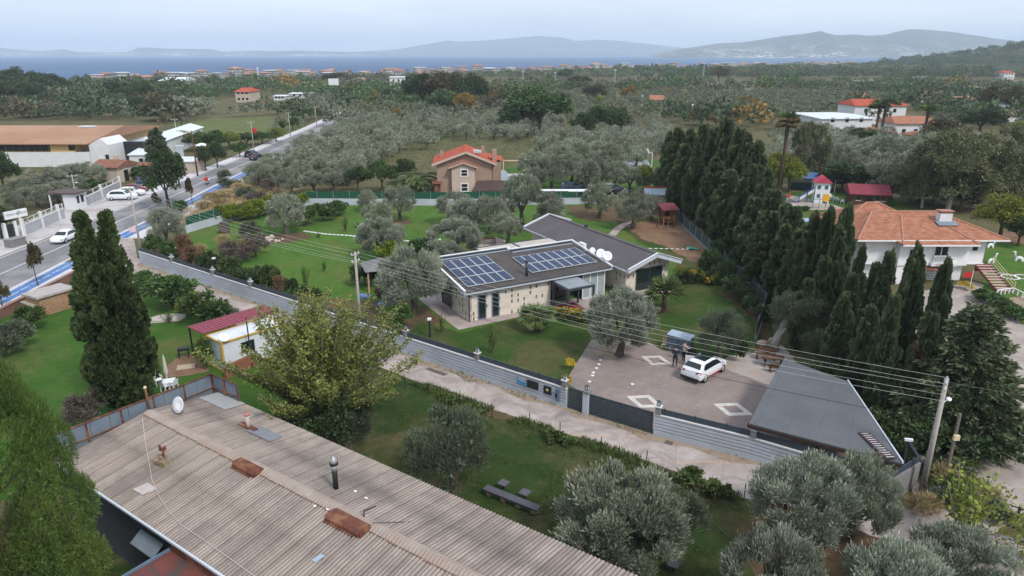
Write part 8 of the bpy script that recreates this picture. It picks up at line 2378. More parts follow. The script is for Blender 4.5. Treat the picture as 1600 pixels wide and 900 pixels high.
for xt, yt, yb, wpx, lab in ((890, 560, 578, 18, 'round yellow flower bush on the lawn edge of the courtyard'), (885, 584, 602, 16, 'yellow flower bush beside the wall end lantern')):
 T('flower', xt, yt, yb, wpx, lab)
for i, (xt, yt, yb, wpx) in enumerate(((1066, 418, 444, 18), (1082, 420, 444, 16), (1094, 424, 444, 14), (1108, 430, 445, 16), (1118, 428, 445, 12))):
 T('shrub_dark', xt, yt - 2, yb - 1, wpx + 10, 'dark shrub behind the pale yellow shrubs beside the right wing', 'dark shrubs beside the right wing')
 T('flower' if i % 2 else 'yellowgreen', xt, yt, yb, wpx, 'pale yellow shrub in the bed beside the right villa wing', 'pale yellow shrubs beside the right wing')
for i, (xt, yt, yb, wpx) in enumerate(((1108, 385, 430, 34), (1128, 400, 445, 36), (1145, 425, 462, 36), (1160, 440, 475, 34), (1178, 455, 492, 34), (1195, 470, 505, 30), (1120, 370, 410, 26))):
 T('shrub_dark', xt, yt, yb, wpx, 'dark green shrub climbing the netting fence before the cypress row', 'shrubs along the netting fence')
T('broad', 598, 253, 300, 44, 'dense green bushy tree left of the date palm')
T('broad_dark', 560, 262, 300, 40, 'dark bushy tree left of the dense green tree')
T('broad_dark', 632, 250, 288, 40, 'dark green tree between the bushy trees and the date palm')
T('yellowgreen', 1005, 258, 300, 30, 'light green tree behind the garden near the hoop')
# --- cypress rows
CY = [(1048, 205, 118, 3.0), (1062, 192, 113, 3.2), (1080, 188, 108, 3.2), (1100, 190, 104, 3.2), (1118, 188, 100, 3.0), (1138, 184, 97, 3.0), (1155, 190, 93, 3.0), (1172, 196, 90, 3.0), (1186, 213, 86, 2.9), (1178, 245, 80, 3.0), (1200, 262, 76, 2.8), (1212, 290, 72, 2.8), (1228, 305, 68, 2.8), (1243, 318, 65, 2.8),
      (1072, 215, 105, 3.2), (1092, 225, 99, 3.2), (1120, 238, 91, 3.2), (1143, 252, 85, 3.2), (1163, 275, 79, 3.2), (1183, 300, 73, 3.0), (1206, 328, 67, 3.0), (1228, 345, 63, 2.8), (1255, 345, 60, 2.6), (1278, 330, 58, 2.6)]
for i, (px, py, Y, w_) in enumerate(CY):
 TY('cypress', px, py + (i * 7 % 5) * 3 - 4, Y, w_ * (1.05 + .12 * (i % 3)), 'dark cypress in the dense row right of the villa garden', 'dense cypress row right of the villa')
for px, py, Y, w_, lab in ((1300, 314, 57, 2.5, 'tall cypress left of the pair that rises over the orange roof'), (1328, 308, 55, 2.5, 'tall cypress rising highest over the orange school roof'), (1315, 345, 53, 2.4, 'cypress in front of the pair over the orange roof'), (1350, 378, 51, 1.9, 'slim cypress before the left corner of the white school wall'), (1372, 402, 49, 2.0, 'shorter cypress before the white school wall'), (1393, 386, 47.5, 2.1, 'cypress before the recess of the white school wall'), (1427, 392, 44.5, 1.8, 'slim cypress left beside the tallest one before the school windows'), (1441, 376, 44, 2.2, 'tallest cypress before the school windows'), (1484, 392, 42.5, 2.0, 'slim cypress before the right part of the white school'),
  (1335, 420, 48, 2.2, 'dark cypress behind the carport to the left'), (1365, 470, 44, 2.2, 'dark cypress low behind the carport roof'), (1400, 455, 41, 2.2, 'dark cypress behind the right corner of the carport'), (1460, 480, 40, 2.4, 'dark cypress left of the cedar'), (1290, 400, 53, 2.4, 'dark cypress behind the tilted olive trunk'), (1265, 430, 52, 2.2, 'dark cypress low at the end of the gravel pad'), (1322, 455, 46, 2.4, 'dark cypress behind the far end of the carport')):
 TY('cypress', px, py, Y, w_, lab)
TY('cedar', 1538, 465, 38.5, 8.6, 'broad dark cedar at the right edge behind the leaning pole')
TY('cypress', 1500, 600, 37, 3.0, 'low dark conifer between cedar and leaning pole')
TY('dead', 1440, 532, 40.0, 1.5, 'brown dead conifer among the dark cypresses')
T('olive_dark', 1245, 455, 545, 90, 'dark olive with leaning pale trunk at the end of the gravel pad')
T('olive_dark', 1285, 520, 585, 80, 'dark olive bush behind the far corner of the carport')
plant('shrub_dark', 21.6, 44.5, 3.2, 2.6, 'dark bush at the far right corner of the carport')
plant('shrub_dark', 22.9, 38.0, 3.0, 2.4, 'dark bush along the right edge of the carport')
plant('shrub_dark', 22.5, 35.8, 2.4, 2.2, 'dark bush beside the angled camera mast')
plant('shrub_dark', 25.5, 36.5, 4.0, 3.0, 'dark undergrowth below the cypresses by the wooden post')
plant('shrub_dark', 28.0, 36.0, 3.5, 2.4, 'dark undergrowth at the foot of the cedar')
lt = thing('leaning_trunk', 'thick pale old tree trunk leaning over the gravel pad', 'tree trunk', (*G(1207, 548), 0))
MB().tube([(0, 0, 0), (.35, .3, .9), (1.0, .8, 2.0), (1.5, 1.0, 2.8)], [.45, .34, .28, .2], 9).tube([(.35, .3, .9), (.9, .1, 1.9)], [.2, .1], 6).build('bark', M['barkpale'], lt, True)
tag(MB().ball((*G(1190, 540), .2), (.5, .35, .3), 8, 6).ball((*G(1206, 536), .2), (.4, .3, .3), 8, 6).build('boulder', pm('tan_boulder', (0.42, 0.32, 0.24), (0.33, 0.25, 0.19), 3)), 'tan boulders at the edge of the gravel pad below the leaning trunk', 'boulder')
for i in range(34):
 px, py = 1180 + (i * 137) % 430, 292 + (i * 61) % 40
 if 1205 < px < 1430 and py > 300: continue
 T(('shrub_dark', 'broad_brown', 'shrub', 'shrub_olive')[i % 4], px, py - 24 - (i * 13) % 18, py, 34 + (i * 29) % 26, 'dense undergrowth bush below the big trees around the school', 'undergrowth around the school')
T('shrub', 1200, 540, 552, 18, 'low round bright green plant on the gravel pad')
# hedge and yellow shrubs by the school
for i, (px, py) in enumerate(((1537, 470), (1547, 475), (1557, 481), (1567, 488), (1577, 494), (1586, 500))):
 plant('shrub', *G(px, py), 2.2, 1.1, 'clipped green shrub of the hedge along the school yard', 'hedge shrubs along the school yard')
plant('flower', *G(1508, 452), 1.6, .8, 'yellow shrub beside the flag pole at the school stair')
plant('flower', *G(1460, 480), .8, .6, 'yellow plant between the slim cypresses before the school')
for px in (1232, 1241, 1250, 1260): plant('flower' if px % 2 else 'shrub', *G(px, 329), 1.4, .7, 'yellow green low shrub in the bed by the playground', 'low shrubs by the playground')
# --- right middle ground: big trees round the school
for key, xt, yt, yb, wpx, lab in (('eucalypt', 1480, 200, 330, 130, 'large brown green eucalyptus with pale limbs behind the orange roof'), ('eucalypt', 1540, 195, 325, 110, 'large eucalyptus at the right behind the school roof'), ('eucalypt', 1440, 225, 325, 80, 'eucalyptus left of the largest one behind the school'), ('olive_mid', 1388, 240, 312, 74, 'pale yellowish round tree behind the timber cabin'), ('yellowgreen', 1562, 305, 372, 80, 'yellowing bushy tree right of the orange school roof'), ('broad_dark', 1590, 340, 385, 50, 'dark green bush at the right edge by the soil strip'),
  ('broad_dark', 1315, 255, 300, 70, 'dark tangled tree behind the blue roof shelter'), ('broad_dark', 1345, 262, 302, 50, 'dark tree right of the tangled tree'), ('eucalypt', 1258, 190, 288, 60, 'tall thin grey green tree left of the blue roof shelter'), ('yellowgreen', 1215, 240, 298, 60, 'yellowing tree at the foot of the tall dry palm'), ('yellowgreen', 1232, 250, 300, 50, 'second yellowing tree beside the tall dry palm'), ('olive_mid', 1310, 225, 280, 54, 'grey olive in front of the white walls'), ('olive_mid', 1420, 275, 318, 40, 'silvery small tree behind the timber cabin'), ('olive_mid', 1370, 212, 262, 70, 'silvery broad tree below the white flat building'), ('olive_mid', 1410, 214, 264, 60, 'silvery broad tree below the palms'), ('broad_brown', 1560, 135, 185, 70, 'brown bare looking tree at the upper right'), ('broad_dark', 1530, 168, 212, 66, 'dark round tree before the white shed at the upper right'), ('eucalypt', 1590, 230, 320, 60, 'grey eucalyptus cut by the right edge'), ('broad_brown', 1470, 185, 225, 60, 'brownish tree right of the orange roofed white house'), ('yellowgreen', 1590, 190, 225, 50, 'yellow green tree at the upper right edge'), ('broad', 1345, 200, 232, 40, 'green tree below the white flat building'), ('broad_dark', 1500, 262, 330, 60, 'dark tree under the eucalyptus at the right')):
 T(key, xt, yt, yb, wpx, lab)
T('tallpalm', 1375, 150, 222, 44, 'tall palm in front of the white house with red roof')
T('tallpalm', 1366, 158, 218, 34, 'shorter palm leaning left of the tall palm')
T('tallpalm', 1440, 160, 232, 40, 'tall palm in front of the orange roofed white house')
T('drypalm', 1226, 172, 302, 40, 'tall palm with dry hanging fronds left of the playground', xb=1217)
T('tallpalm', 1222, 168, 300, 34, 'green crowned palm right behind the dry palm', xb=1219)
# ------------------------------------------------------------------ the grove and the far woodland
for key, xt, yt, yb, wpx, lab in (('broad_dark', 660, 116, 170, 60, 'dark brown green tree beside the white four-storey building'), ('broad_brown', 700, 113, 172, 66, 'tall brownish tree in the dark clump beyond the grove'), ('broad_dark', 735, 118, 172, 56, 'dark tree at the right end of the dark clump beyond the grove'), ('broad', 690, 140, 178, 50, 'green tree in front of the dark clump'), ('autumn', 728, 146, 180, 36, 'yellow brown tree in front of the dark clump'), ('purple', 766, 147, 176, 36, 'purple brown bare tree right of the dark clump'), ('autumn', 780, 139, 164, 34, 'orange autumn tree behind the purple brown tree'), ('autumn', 624, 170, 192, 28, 'small orange tree in the middle of the grove'),
  ('broad', 845, 138, 206, 96, 'large round green pine-like tree at the right of the grove'), ('broad_brown', 818, 150, 205, 60, 'brownish tree left of the large round green tree'), ('broad_dark', 800, 165, 208, 44, 'dark tree at the left foot of the large round green tree'), ('broad', 945, 165, 212, 64, 'wide green tree by the pale road in the grove'), ('broad_brown', 970, 170, 212, 40, 'brown tinged tree beside the pale road'), ('broad_dark', 912, 178, 214, 44, 'dark green tree between the two wide green trees'), ('broad_brown', 930, 132, 162, 38, 'brown tree further back behind the wide green tree'), ('autumn', 982, 133, 160, 22, 'tall yellow tree at the far side of the grove'), ('autumn', 1095, 176, 196, 40, 'yellow orange tree behind the far end of the cypress row'), ('broad_brown', 905, 118, 140, 40, 'brownish tree near the far road'), ('broad_dark', 885, 108, 126, 26, 'dark tree cluster by the coast in the middle'), ('broad_brown', 1122, 104, 128, 30, 'round brown tree by the coast right of the middle'), ('broad_brown', 525, 113, 135, 40, 'brown tree among the coast houses left of the middle'), ('broad', 612, 138, 165, 30, 'green tree at the end of the straight road'), ('yellowgreen', 938, 150, 168, 26, 'yellow green tree near the brown tree'), ('autumn', 1165, 150, 172, 30, 'orange tree behind the olives on the right')):
 T(key, xt, yt, yb, wpx, lab)
for i, (xt, yt, yb, wpx) in enumerate(((5, 118, 158, 50), (25, 110, 155, 46), (38, 107, 152, 44), (58, 115, 153, 46), (75, 116, 150, 44), (92, 117, 150, 40), (12, 130, 166, 54), (48, 128, 164, 50), (82, 145, 168, 50), (105, 150, 168, 40))):
 T('broad_dark', xt, yt, yb, wpx, 'dark pine-like tree in the clump at the upper left', 'dark clump at the upper left')
for i, (xt, yt, yb, wpx, k) in enumerate(((180, 128, 158, 46, 'broad_dark'), (225, 127, 160, 44, 'broad'), (165, 145, 172, 40, 'purple'), (255, 152, 190, 62, 'broad_brown'), (290, 150, 182, 50, 'olive_far'), (210, 152, 180, 50, 'broad_dark'), (150, 150, 178, 44, 'olive_far'), (125, 150, 180, 50, 'broad'), (320, 152, 178, 44, 'olive_far'), (60, 160, 182, 60, 'broad_brown'))):
 T(k, xt, yt, yb, wpx, 'shrubby tree in the scrub behind the factory', 'scrub trees behind the factory')
def inpoly(x, y, P):
 c = False
 for i in range(len(P)):
  a, b_ = P[i], P[(i + 1) % len(P)]
  if (a[1] > y) != (b_[1] > y) and x < (b_[0] - a[0]) * (y - a[1]) / (b_[1] - a[1]) + a[0]: c = not c
 return c
def pix(x, y, z=0):
 f = y * math.cos(TILT) - (z - CAMH) * math.sin(TILT)
 u = y * math.sin(TILT) + (z - CAMH) * math.cos(TILT)
 return 800 + FOC * x / f, 450 - FOC * u / f
GROVE = [[(1195, 285), (1200, 228), (1265, 225), (1290, 240), (1300, 215), (1420, 226), (1600, 235), (1600, 300), (1450, 300), (1330, 285), (1290, 262)], [(345, 296), (400, 300), (470, 298), (560, 296), (600, 250), (680, 235), (682, 222), (800, 222), (840, 240), (900, 250), (1000, 262), (1035, 260), (1045, 190), (980, 212), (870, 208), (760, 180), (600, 172), (500, 228), (430, 262)],
         [(1230, 215), (1290, 225), (1290, 180), (1380, 165), (1500, 160), (1500, 140), (1200, 135), (1050, 175), (1130, 185), (1200, 190)], [(845, 208), (985, 198), (1050, 175), (1190, 150), (1190, 138), (980, 150), (800, 150)], [(300, 182), (470, 180), (560, 160), (420, 150), (300, 160)]]
rg = random.Random(31)
n_ol, cand = 0, []
y = 116.0
while y < 420:
 st_ = 5.9 + y * .0085
 x = -95.0
 while x < 190:
  X, Yv = x + rg.uniform(-1.7, 1.7), y + rg.uniform(-1.7, 1.7)
  p = pix(X, Yv)
  if any(inpoly(p[0], p[1], g) for g in GROVE) and -20 < p[0] < 1620 and not (-18 < X < 16 and 112 < Yv < 136):
   cand.append((Yv, X))
  x += st_
 y += st_ * .95
cand.sort()
far_c = cand[235:]
for k, (Yv, X) in enumerate(cand[:235]):
 plant('olive_mid' if Yv < 140 else 'olive_far', X, Yv, rg.uniform(4.3, 6.2), rg.uniform(3.6, 5.0), 'grey green olive in the grove beyond the villa garden', 'olives of the grove')
LM['olive_mass'] = leafmat('far_olive_leaves', [(0.05, 0.058, 0.034), (0.092, 0.102, 0.062), (0.145, 0.155, 0.102)], .6, .2, 1.5, .1)
def mass(name, label, cat, spots, leaf, n, L, W, seed, flat=.8):
 rng = np.random.default_rng(seed)
 Vs, Ps = [], []
 S_ = np.array(spots, float)
 m_ = len(S_)
 k = np.repeat(np.arange(m_), n)
 d = unit(rng.normal(size=(m_ * n, 3)))
 d[:, 2] = np.abs(d[:, 2]) * 1.0 - .15
 lump = 1 + .28 * np.sin(d[:, 0] * 4 + k) * np.cos(d[:, 1] * 5 + k * 1.7)
 P = np.stack([S_[k, 0] + d[:, 0] * S_[k, 2] * .5 * lump, S_[k, 1] + d[:, 1] * S_[k, 2] * .5 * lump, S_[k, 4] + S_[k, 3] * (.42 + .55 * d[:, 2] * lump)], 1)
 D = unit(d * .5 + rng.normal(size=d.shape) * .8 + np.array([0, 0, .15]))
 sc_ = S_[k, 2] / 6
 V, Q = leaf_arrays(P, D, L * sc_ * (.6 + .8 * rng.random(len(P))), W * sc_, rng)
 o = link(name, arr_mesh(name, V, Q), LM[leaf])
 tag(o, label, cat, None, 'stuff')
far_sp = [[], [], [], [], []]
EXTRA = [[(880, 146), (960, 143), (985, 150), (890, 154)], [(1060, 140), (1180, 137), (1190, 143), (1070, 146)], [(300, 140), (360, 137), (372, 144), (310, 148)], [(560, 133), (620, 131), (630, 136), (570, 139)], [(1210, 150), (1290, 147), (1300, 153), (1220, 157)], [(1480, 143), (1600, 141), (1610, 150), (1500, 152)], [(700, 126), (800, 124), (830, 128), (720, 130)], [(150, 168), (230, 160), (250, 170), (170, 180)]]
FIELDS = EXTRA + [[(300, 216), (262, 192), (330, 185), (420, 182), (472, 192), (462, 210)], [(1395, 127), (1600, 124), (1620, 138), (1440, 136)], [(-20, 190), (265, 190), (265, 260), (-20, 270)], [(420, 262), (570, 165), (600, 152), (590, 150), (470, 190), (410, 235)], [(1265, 183), (1365, 175), (1365, 205), (1300, 215)], [(1330, 160), (1460, 180), (1470, 222), (1380, 200)]]
for Yv, X in far_c: far_sp[0].append((X, Yv, rg.uniform(4.8, 6.6), rg.uniform(4, 5.4), 0))
for q_, P_ in enumerate(EXTRA): sheet('field', [G(*p) for p in P_], 0.01, M['dryfield' if q_ % 2 else 'field'], 3.0, px=False)
y = 232.0
while y < 1550:
 st_ = 7.5 + (y - 232) * .011
 x = -.82 * y - 60
 while x < .85 * y + 80:
  X, Yv = x + rg.uniform(-.5, .5) * st_, y + rg.uniform(-.5, .5) * st_
  x += st_
  p = pix(X, Yv)
  shore = float(np.interp(X, [-464, -426, -300, -162, 0, 106, 330, 543, 978, 1700], [654, 690, 800, 905, 1080, 1195, 1370, 1540, 1852, 2100]))
  if Yv > shore - 25 or not (-60 < p[0] < 1660) or any(inpoly(p[0], p[1], g) for g in FIELDS) or (any(inpoly(p[0], p[1], g) for g in GROVE) and Yv < 420): continue
  if p[0] > 640 and 124 < p[1] < 135: continue
  dn = math.sin(X * .021 + 1.3) * math.sin(Yv * .017) + .6 * math.sin(X * .05 + Yv * .037)
  if shore - Yv < 210 and rg.random() < .7: continue
  if dn < -.95 and rg.random() < .8: continue
  r_ = rg.random()
  zn = math.sin(X * .011 + 2 + math.sin(Yv * .006)) + math.sin(Yv * .013 + X * .004)
  if p[0] < 300 and Yv < 420: k = 2 if r_ < .45 else 3 if r_ < .75 else 0
  elif zn > .35: k = 0 if r_ < .82 else 3 if r_ < .92 else 2
  elif zn > -.5: k = 1 if r_ < .45 else 2 if r_ < .7 else 0 if r_ < .85 else 4 if r_ < .92 else 3
  else: k = 2 if r_ < .6 else 1 if r_ < .74 else 3 if r_ < .92 else 4 if r_ < .96 else 0
  big = (1 + (y - 232) * .0005) * (1.55 if rg.random() < .13 else rg.uniform(.7, 1.1))
  if shore - Yv < 330: big = .85
  hz_ = head_z(X, Yv)
  if hz_ > 3: k = 2 if r_ < .8 else 1
  far_sp[k].append((X, Yv, rg.uniform(5, 8.5) * big, rg.uniform(3.8, 6.2) * (big ** .6) * (1.25 if k in (1, 2) else 1) * (.75 if shore - Yv < 260 else 1), hz_))
 y += st_
for k, (lab, cat, leaf) in enumerate((('far olive groves spreading towards the coast', 'olive woodland', 'olive_mass'), ('far mixed green trees between the groves and the coast', 'woodland', 'green'), ('far dark evergreen trees on plain and headland', 'woodland', 'darkgreen'), ('far brownish scrub and bare trees on the plain', 'scrub', 'brownish'), ('far orange and yellow autumn trees on the plain', 'woodland', 'autumn'))):
 mass(('far_olives', 'far_woodland', 'far_evergreens', 'far_scrub', 'far_autumn_trees')[k], lab, cat, far_sp[k], leaf, 150, .85, .6, 50 + k)
# ground cover: dry grass in the grove, weeds along the lane verge
def tufts(name, label, pts, leaf, L, W, seed, up=1.3):
 rng = np.random.default_rng(seed)
 P = np.array([(x, y, 0) for x, y in pts])
 D = unit(rng.normal(size=P.shape) * .5 + np.array([0, 0, up]))
 V, Q = leaf_arrays(P, D, L * (.4 + rng.random(len(P))), W, rng)
 tag(link(name, arr_mesh(name, V, Q), LM[leaf]), label, 'grass', None, 'stuff')
def scatter(P, n, seed, clump=0.0):
 r_ = random.Random(seed)
 xs, ys = [p[0] for p in P], [p[1] for p in P]
 out = []
 while len(out) < n:
  x, y = r_.uniform(min(xs), max(xs)), r_.uniform(min(ys), max(ys))
  if inpoly(x, y, P) and math.sin(x * .9 + math.sin(y * .7) * 2) * math.sin(y * .8 + x * .3) > -.2 + clump * r_.random(): out.append((x, y))
 return out
tufts('dry_grass', 'straw coloured dry grass along the road verge', scatter([(-51, 92), (-52.5, 150), (-42, 150), (-38, 125), (-46, 100)], 9000, 3), 'straw', .7, .06, 3)
tufts('weeds', 'low weeds along the edge of the lane', scatter([G(*p) for p in [(640, 590), (780, 641), (1000, 714), (1160, 776), (1150, 790), (990, 728), (780, 656), (640, 602)]], 5200, 4), 'weed', .3, .05, 4)
tufts('wall_weeds', 'small weeds at the foot of the grey lane wall', scatter([(p[0], p[1]) for p in wl] + [(p.x, p.y) for p in tanb[::-1]], 900, 5, .9), 'weed', .22, .05, 5)
tufts('lawn_grass', 'grass of the lower lawn between the roof and the lane', scatter([G(*p) for p in [(600, 600), (780, 650), (1000, 722), (1160, 785), (1150, 898), (1010, 898), (650, 720)]], 26000, 6, .3), 'weed', .13, .03, 6)
tufts('grove_grass', 'dry and green grass between the grove trees', scatter([(-45, 150), (-38, 140), (30, 150), (40, 190), (20, 260), (-45, 260)], 14000, 7), 'weed', .5, .14, 7)
# ------------------------------------------------------------------ houses beyond the grove
def FH(px0, px1, pyb, h, dep, label, wallm='white_wall', roofm='red_tile', rh=1.6, name='house', hip=1.2, rz_=0, wins=True):
 a_, c_ = Vector(G(px0, pyb)), Vector(G(px1, pyb))
 L = (c_ - a_).length
 ws = tuple(('f', L * (k - 1) * .28, z, 1.1, 1.3) for k in range(3) for z in ([1.0] if h < 4.5 else [1.0, 3.9] if h < 8 else [1.0, 4.0, 7.0])) if wins else ()
 return gable_house(name, label, 'house' if name == 'house' else 'building', (a_.x + c_.x) / 2, a_.y + dep / 2, R(rz_), L, dep, h, rh, wallm, roofm, .5, ws, None, hip)
M['flat_white'] = M['white_roof']
fb = FH(1272, 1356, 212, 5.0, 22, 'long white flat roofed building before the red roofed house', roofm='white_roof', rh=.3, name='commercial_building', hip=0, rz_=6)
FH(1332, 1412, 194, 6.3, 13, 'large white house with dark red roof and solar panels behind the palms', rh=1.7)
FH(1396, 1462, 214, 3.9, 11, 'white house with orange red hip roof right of the tall palms', roofm='orange_tile')
FH(1360, 1396, 219, 2.3, 8, 'low orange tiled outbuilding left of the orange roofed house', roofm='orange_tile', rh=.9, wins=False)
FH(1426, 1462, 222, 1.8, 6, 'low orange roof in front of the orange roofed house', roofm='orange_tile', rh=.8, wins=False)
FH(1490, 1526, 178, 5.0, 10, 'beige house with red roof at the right behind the groves', 'cream_wall', 'orange_tile')
wh2 = FH(1563, 1640, 190, 4.6, 26, 'white industrial shed with grey roof at the upper right edge', roofm='steel', rh=1.2, name='industrial_shed', hip=0, rz_=8, wins=False)
MB().boxc(-5.5, -2.0, -13.1, -13.01, 0, 3.4).build('shutter', M['cargrey'], wh2)
FH(1335, 1362, 164, 3.4, 10, 'orange roofed house behind the white house with dark red roof', 'cream_wall', 'orange_tile')
FH(1568, 1584, 124, 6.0, 16, 'white house with red roof on the slope at the far right')
FH(1015, 1043, 166, 3.0, 11, 'low house with orange roof hidden in the olive grove', 'cream_wall', 'orange_tile')
FH(1255, 1290, 256, 2.0, 4, 'low white garden building between the grey trees', roofm='white_roof', rh=.2, name='outbuilding', hip=0, wins=False)
FH(1326, 1342, 252, 2.2, 4, 'small white wall building right of the low garden building', roofm='white_roof', rh=.2, name='outbuilding', hip=0, wins=False)
FH(1395, 1470, 160, 2.0, 9, 'long low greenhouse with pale blue roof in the groves', roofm='slate_top', rh=.5, name='greenhouse', hip=0, wins=False)
FH(1472, 1505, 161, 2.0, 9, 'shorter greenhouse with pale blue roof beside the long one', roofm='slate_top', rh=.5, name='greenhouse', hip=0, wins=False)
FH(610, 637, 146, 9.5, 14, 'white four-storey building beside the dark tree clump', 'white_wall', 'white_roof', .3, 'apartment_building', 0)
FH(369, 392, 160, 5.2, 14, 'red brick house with pink roof in the trees left of the road', 'cream_wall', 'red_tile')
FH(453, 486, 154, 2.6, 14, 'long white flat building beyond the left trees', roofm='white_roof', rh=.3, name='commercial_building', hip=0)
FH(428, 446, 157, 2.2, 12, 'low white shed left of the long white flat building', roofm='white_roof', rh=.3, name='outbuilding', hip=0)
FH(505, 533, 149, 2.2, 12, 'low pale building below the white signboard', roofm='white_roof', rh=.3, name='outbuilding', hip=0)
FH(473, 506, 142, 5.0, 16, 'pale beige block among the far trees left of the middle', 'cream_wall', 'tan_roof', .4, 'commercial_building', 0)
FH(250, 287, 139, 5.5, 22, 'wide white hall with curved pale roof near the coast', roofm='white_roof', rh=2.0, name='hall', hip=0)
FH(99, 112, 154, 3.0, 10, 'small beige house in the dark trees at the upper left', 'cream_wall', 'tan_roof', .8)
FH(145, 156, 160, 1.8, 8, 'tiny pink roofed house in the scrub at the upper left', 'white_wall', 'red_tile', .8)
FH(289, 302, 147, 4.0, 10, 'small brick coloured house right of the curved roof hall', 'cream_wall', 'tan_roof', .8)
FH(554, 568, 133, 4.5, 14, 'small pale house in the trees before the coast town', 'white_wall', 'tan_roof', 1.0)
bb = thing('billboard', 'white billboard on a post beyond the left trees', 'billboard', (*G(523, 152), 0))
MB().cyl(0, 0, 0, 7, .25).build('post', M['steel'], bb)
MB().boxc(-2.8, 2.8, -.2, .2, 6.5, 10).build('panel', M['white'], bb)
for xt, yt, yb, lab in ((371, 104, 140, 'tall lattice mast before the coast town at the left'), (295, 114, 146, 'thin mast above the coast houses at the left'), (405, 105, 132, 'white minaret-like tower in the coast town'), (817, 111, 132, 'tall mast by the far road in the middle'), (867, 112, 136, 'second mast by the far road'), (960, 108, 140, 'thin mast right of the middle'), (1098, 97, 130, 'thin mast near the coast at the right'), (1003, 149, 166, 'white pole in the groves beside the orange roofed house'), (1080, 162, 190, 'white street lamp behind the cypress row'), (1297, 215, 232, 'bent white lamp post in front of the white walls'), (1548, 162, 172, 'white lamp post before the industrial shed'), (1296, 156, 172, 'thin pale pole in the right groves')):
 x, Y = G(xt, yb)
 h = HZ(xt, yt, Y)[1]
 s = Y / 400
 o = thing('mast' if 'mast' in lab else 'lamp_post', lab, 'mast' if 'mast' in lab else 'pole', (x, Y, 0))
 MB().tube([(0, 0, 0), (0, 0, h)], [.35 * s, .2 * s], 6).build('shaft', M['white' if 'white' in lab else 'steel'], o)
 MB().boxc(-.7 * s, .7 * s, -.1, .1, h * .93, h * .97).build('head', M['white'], o)
M['town_white'] = brick_mat('town_white_wall', (0.09, 0.09, 0.1), (0.15, 0.15, 0.16), (0.68, 0.67, 0.66), 3.1, 2.8, 0, .7, True)
M['town_cream'] = brick_mat('town_cream_wall', (0.09, 0.09, 0.1), (0.15, 0.15, 0.16), (0.58, 0.5, 0.43), 3.1, 2.8, 0, .7, True)
M['town_tile'] = pm('town_red_tiles', (0.3, 0.15, 0.115), (0.22, 0.11, 0.09), .2)
M['town_tile2'] = pm('town_orange_tiles', (0.34, 0.2, 0.155), (0.28, 0.15, 0.115), .2)
# coast town: two storey houses, each one its own
tw = random.Random(12)
protos = []
for wm_, rm_, L, W_, H_, rh_ in (('town_white', 'town_tile', 11, 9, 6.0, 1.7), ('town_cream', 'town_tile', 9, 9, 5.6, 1.7), ('town_white', 'town_tile2', 14, 10, 8.0, 1.8), ('town_white', 'white_roof', 16, 11, 8.5, .4), ('town_cream', 'town_tile2', 9, 8, 5.5, 1.6)):
 hp_ = rh_ > 1
 o = gable_house('coast_house', 'small pale house of the coast town by the water', 'house', 0, 0, 0, L, W_, H_, rh_, wm_, rm_, .6, (), 'houses of the coast town', 2.0 if hp_ else 0)
 protos.append([o, False])
nh = 0
SX, SY = [-464, -426, -300, -162, 0, 106, 330, 543, 760], [654, 690, 800, 905, 1080, 1195, 1370, 1540, 1700]
for row in range(9):
 x = -440.0
 while x < 760:
  y = float(np.interp(x, SX, SY)) - 10 - row * 22 + tw.uniform(-12, 12)
  p = pix(x, y)
  x += tw.uniform(12, 20) * (1 + row * .16) * (1.0 if x < 150 else 1.6)
  if not (95 < p[0] < 1440) or nh > 285 or tw.random() < .1 + .07 * row + (.25 if 680 < p[0] < 860 else 0): continue
  pr_ = protos[tw.randrange(5)]
  o = copy_tree(pr_[0]) if pr_[1] else pr_[0]
  pr_[1] = True
  o.location = (x, y, 0)
  s = tw.uniform(.5, .95)
  o.scale = (s, s, s * tw.uniform(.75, 1.15))
  o.rotation_euler = (0, 0, R(tw.uniform(-60, 60)))
  nh += 1
for o, used in protos:
 if not used: o.location = (-420, 640, 0)
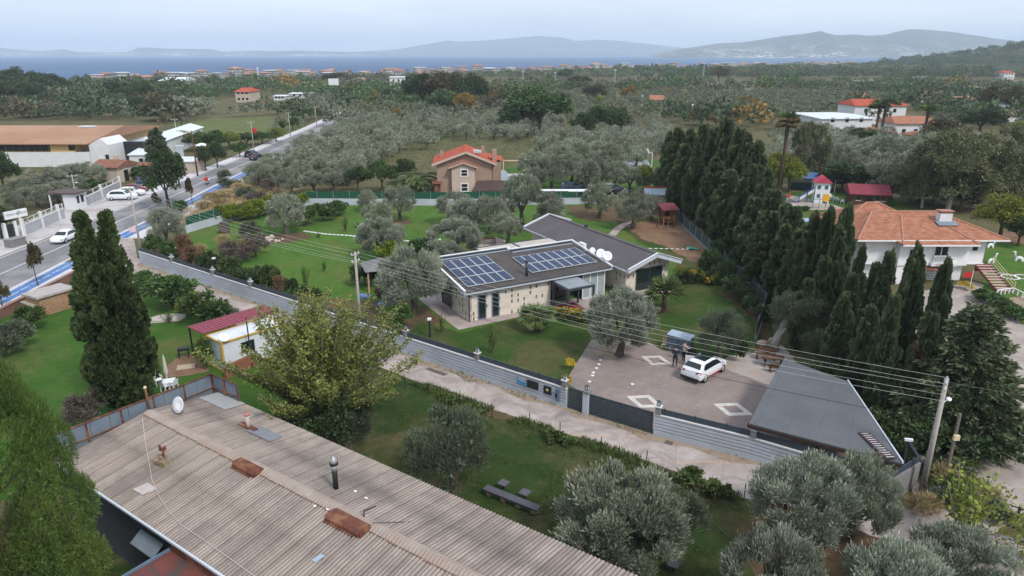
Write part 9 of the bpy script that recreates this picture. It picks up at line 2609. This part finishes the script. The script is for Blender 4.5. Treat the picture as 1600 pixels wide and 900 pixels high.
# small wheel and stones in the garden, debris
for (px, py, s, lab) in ((412, 372, .5, 'reddish stones of the ring round the left olive'), (425, 377, .4, 'pale stones at the front of the ring round the left olive'), (296, 388, .5, 'pale stone heap among the shrubs behind the wall'), (520, 323, .5, 'pale stones on the rocky bank near the back wall'), (383, 391, .4, 'small pale stone heap in the garden beds')):
 b = MB()
 x, y = G(px, py)
 for k in range(9): b.ball((x + rg.uniform(-1.3, 1.3), y + rg.uniform(-.8, .8), .1), (s * rg.uniform(.4, .9), s * rg.uniform(.4, .9), s * rg.uniform(.3, .6)), 7, 5)
 tag(b.build('stone_heap', pm('garden_stone', (0.4, 0.3, 0.25), (0.5, 0.46, 0.43), 1.5)), lab, 'stones')
gw = thing('wicker_cart', 'small dark round wooden cart at the back left of the garden', 'cart', (*G(351, 364), 0), R(20))
MB().lathe([(.001, -.4), (.75, -.4), (.75, .4), (.001, .4)], 14).xf(Matrix.Translation((0, 0, .85)) @ Matrix.Rotation(R(90), 4, 'X')).build('body', pm('dark_wicker', (0.06, 0.05, 0.045), (0.12, 0.1, 0.09), 9), gw)
for x in (-.6, .6): MB().boxc(x - .06, x + .06, -.35, .35, 0, .5).build('leg', M['wood'], gw)
for px, py, h, lab in ((338, 432, 2.0, 'slim dark garden lamp with white top among the shrubs'), (672, 527, 1.6, 'dark metal chimney pole on the lawn beside the villa corner')):
 o = thing('garden_lamp', lab, 'lamp', (*G(px, py), 0))
 MB().cyl(0, 0, 0, h, .08).build('post', M['black'], o)
 MB().boxc(-.16, .16, -.16, .16, h, h + .14).build('head', M['white'], o)
for px, py, lab, m in ((567, 466, 'blue tarpaulin bundle beside the concrete pole', 'carblue'), (600, 478, 'blue and white bundle below the silvery olive', 'carblue'), (625, 464, 'pale rubble heap below the garden pavilion', 'coping')):
 x, y = G(px, py)
 tag(MB().ball((x, y, .15), (.7, .4, .35), 8, 5).ball((x + .5, y + .2, .1), (.4, .3, .25), 8, 5).build('bundle', M[m] if m != 'carblue' else pm('tarp', (0.03, 0.1, 0.3), (0.2, 0.3, 0.5), 4)), lab, 'bundle')
# ------------------------------------------------------------------ air
hzm = bpy.data.materials.new('haze')
hzm.use_nodes = True
t = hzm.node_tree
t.nodes.remove(t.nodes['Principled BSDF'])
pv = t.nodes.new('ShaderNodeVolumePrincipled')
pv.inputs['Color'].default_value = (0.74, 0.87, 1.0, 1)
pv.inputs['Density'].default_value = 0.00016
t.links.new(pv.outputs[0], t.nodes['Material Output'].inputs['Volume'])
hb_ = MB().boxc(-9100, 9100, -260, 11500, -2.6, 262).build('haze', hzm)
tag(hb_, kind='stuff')
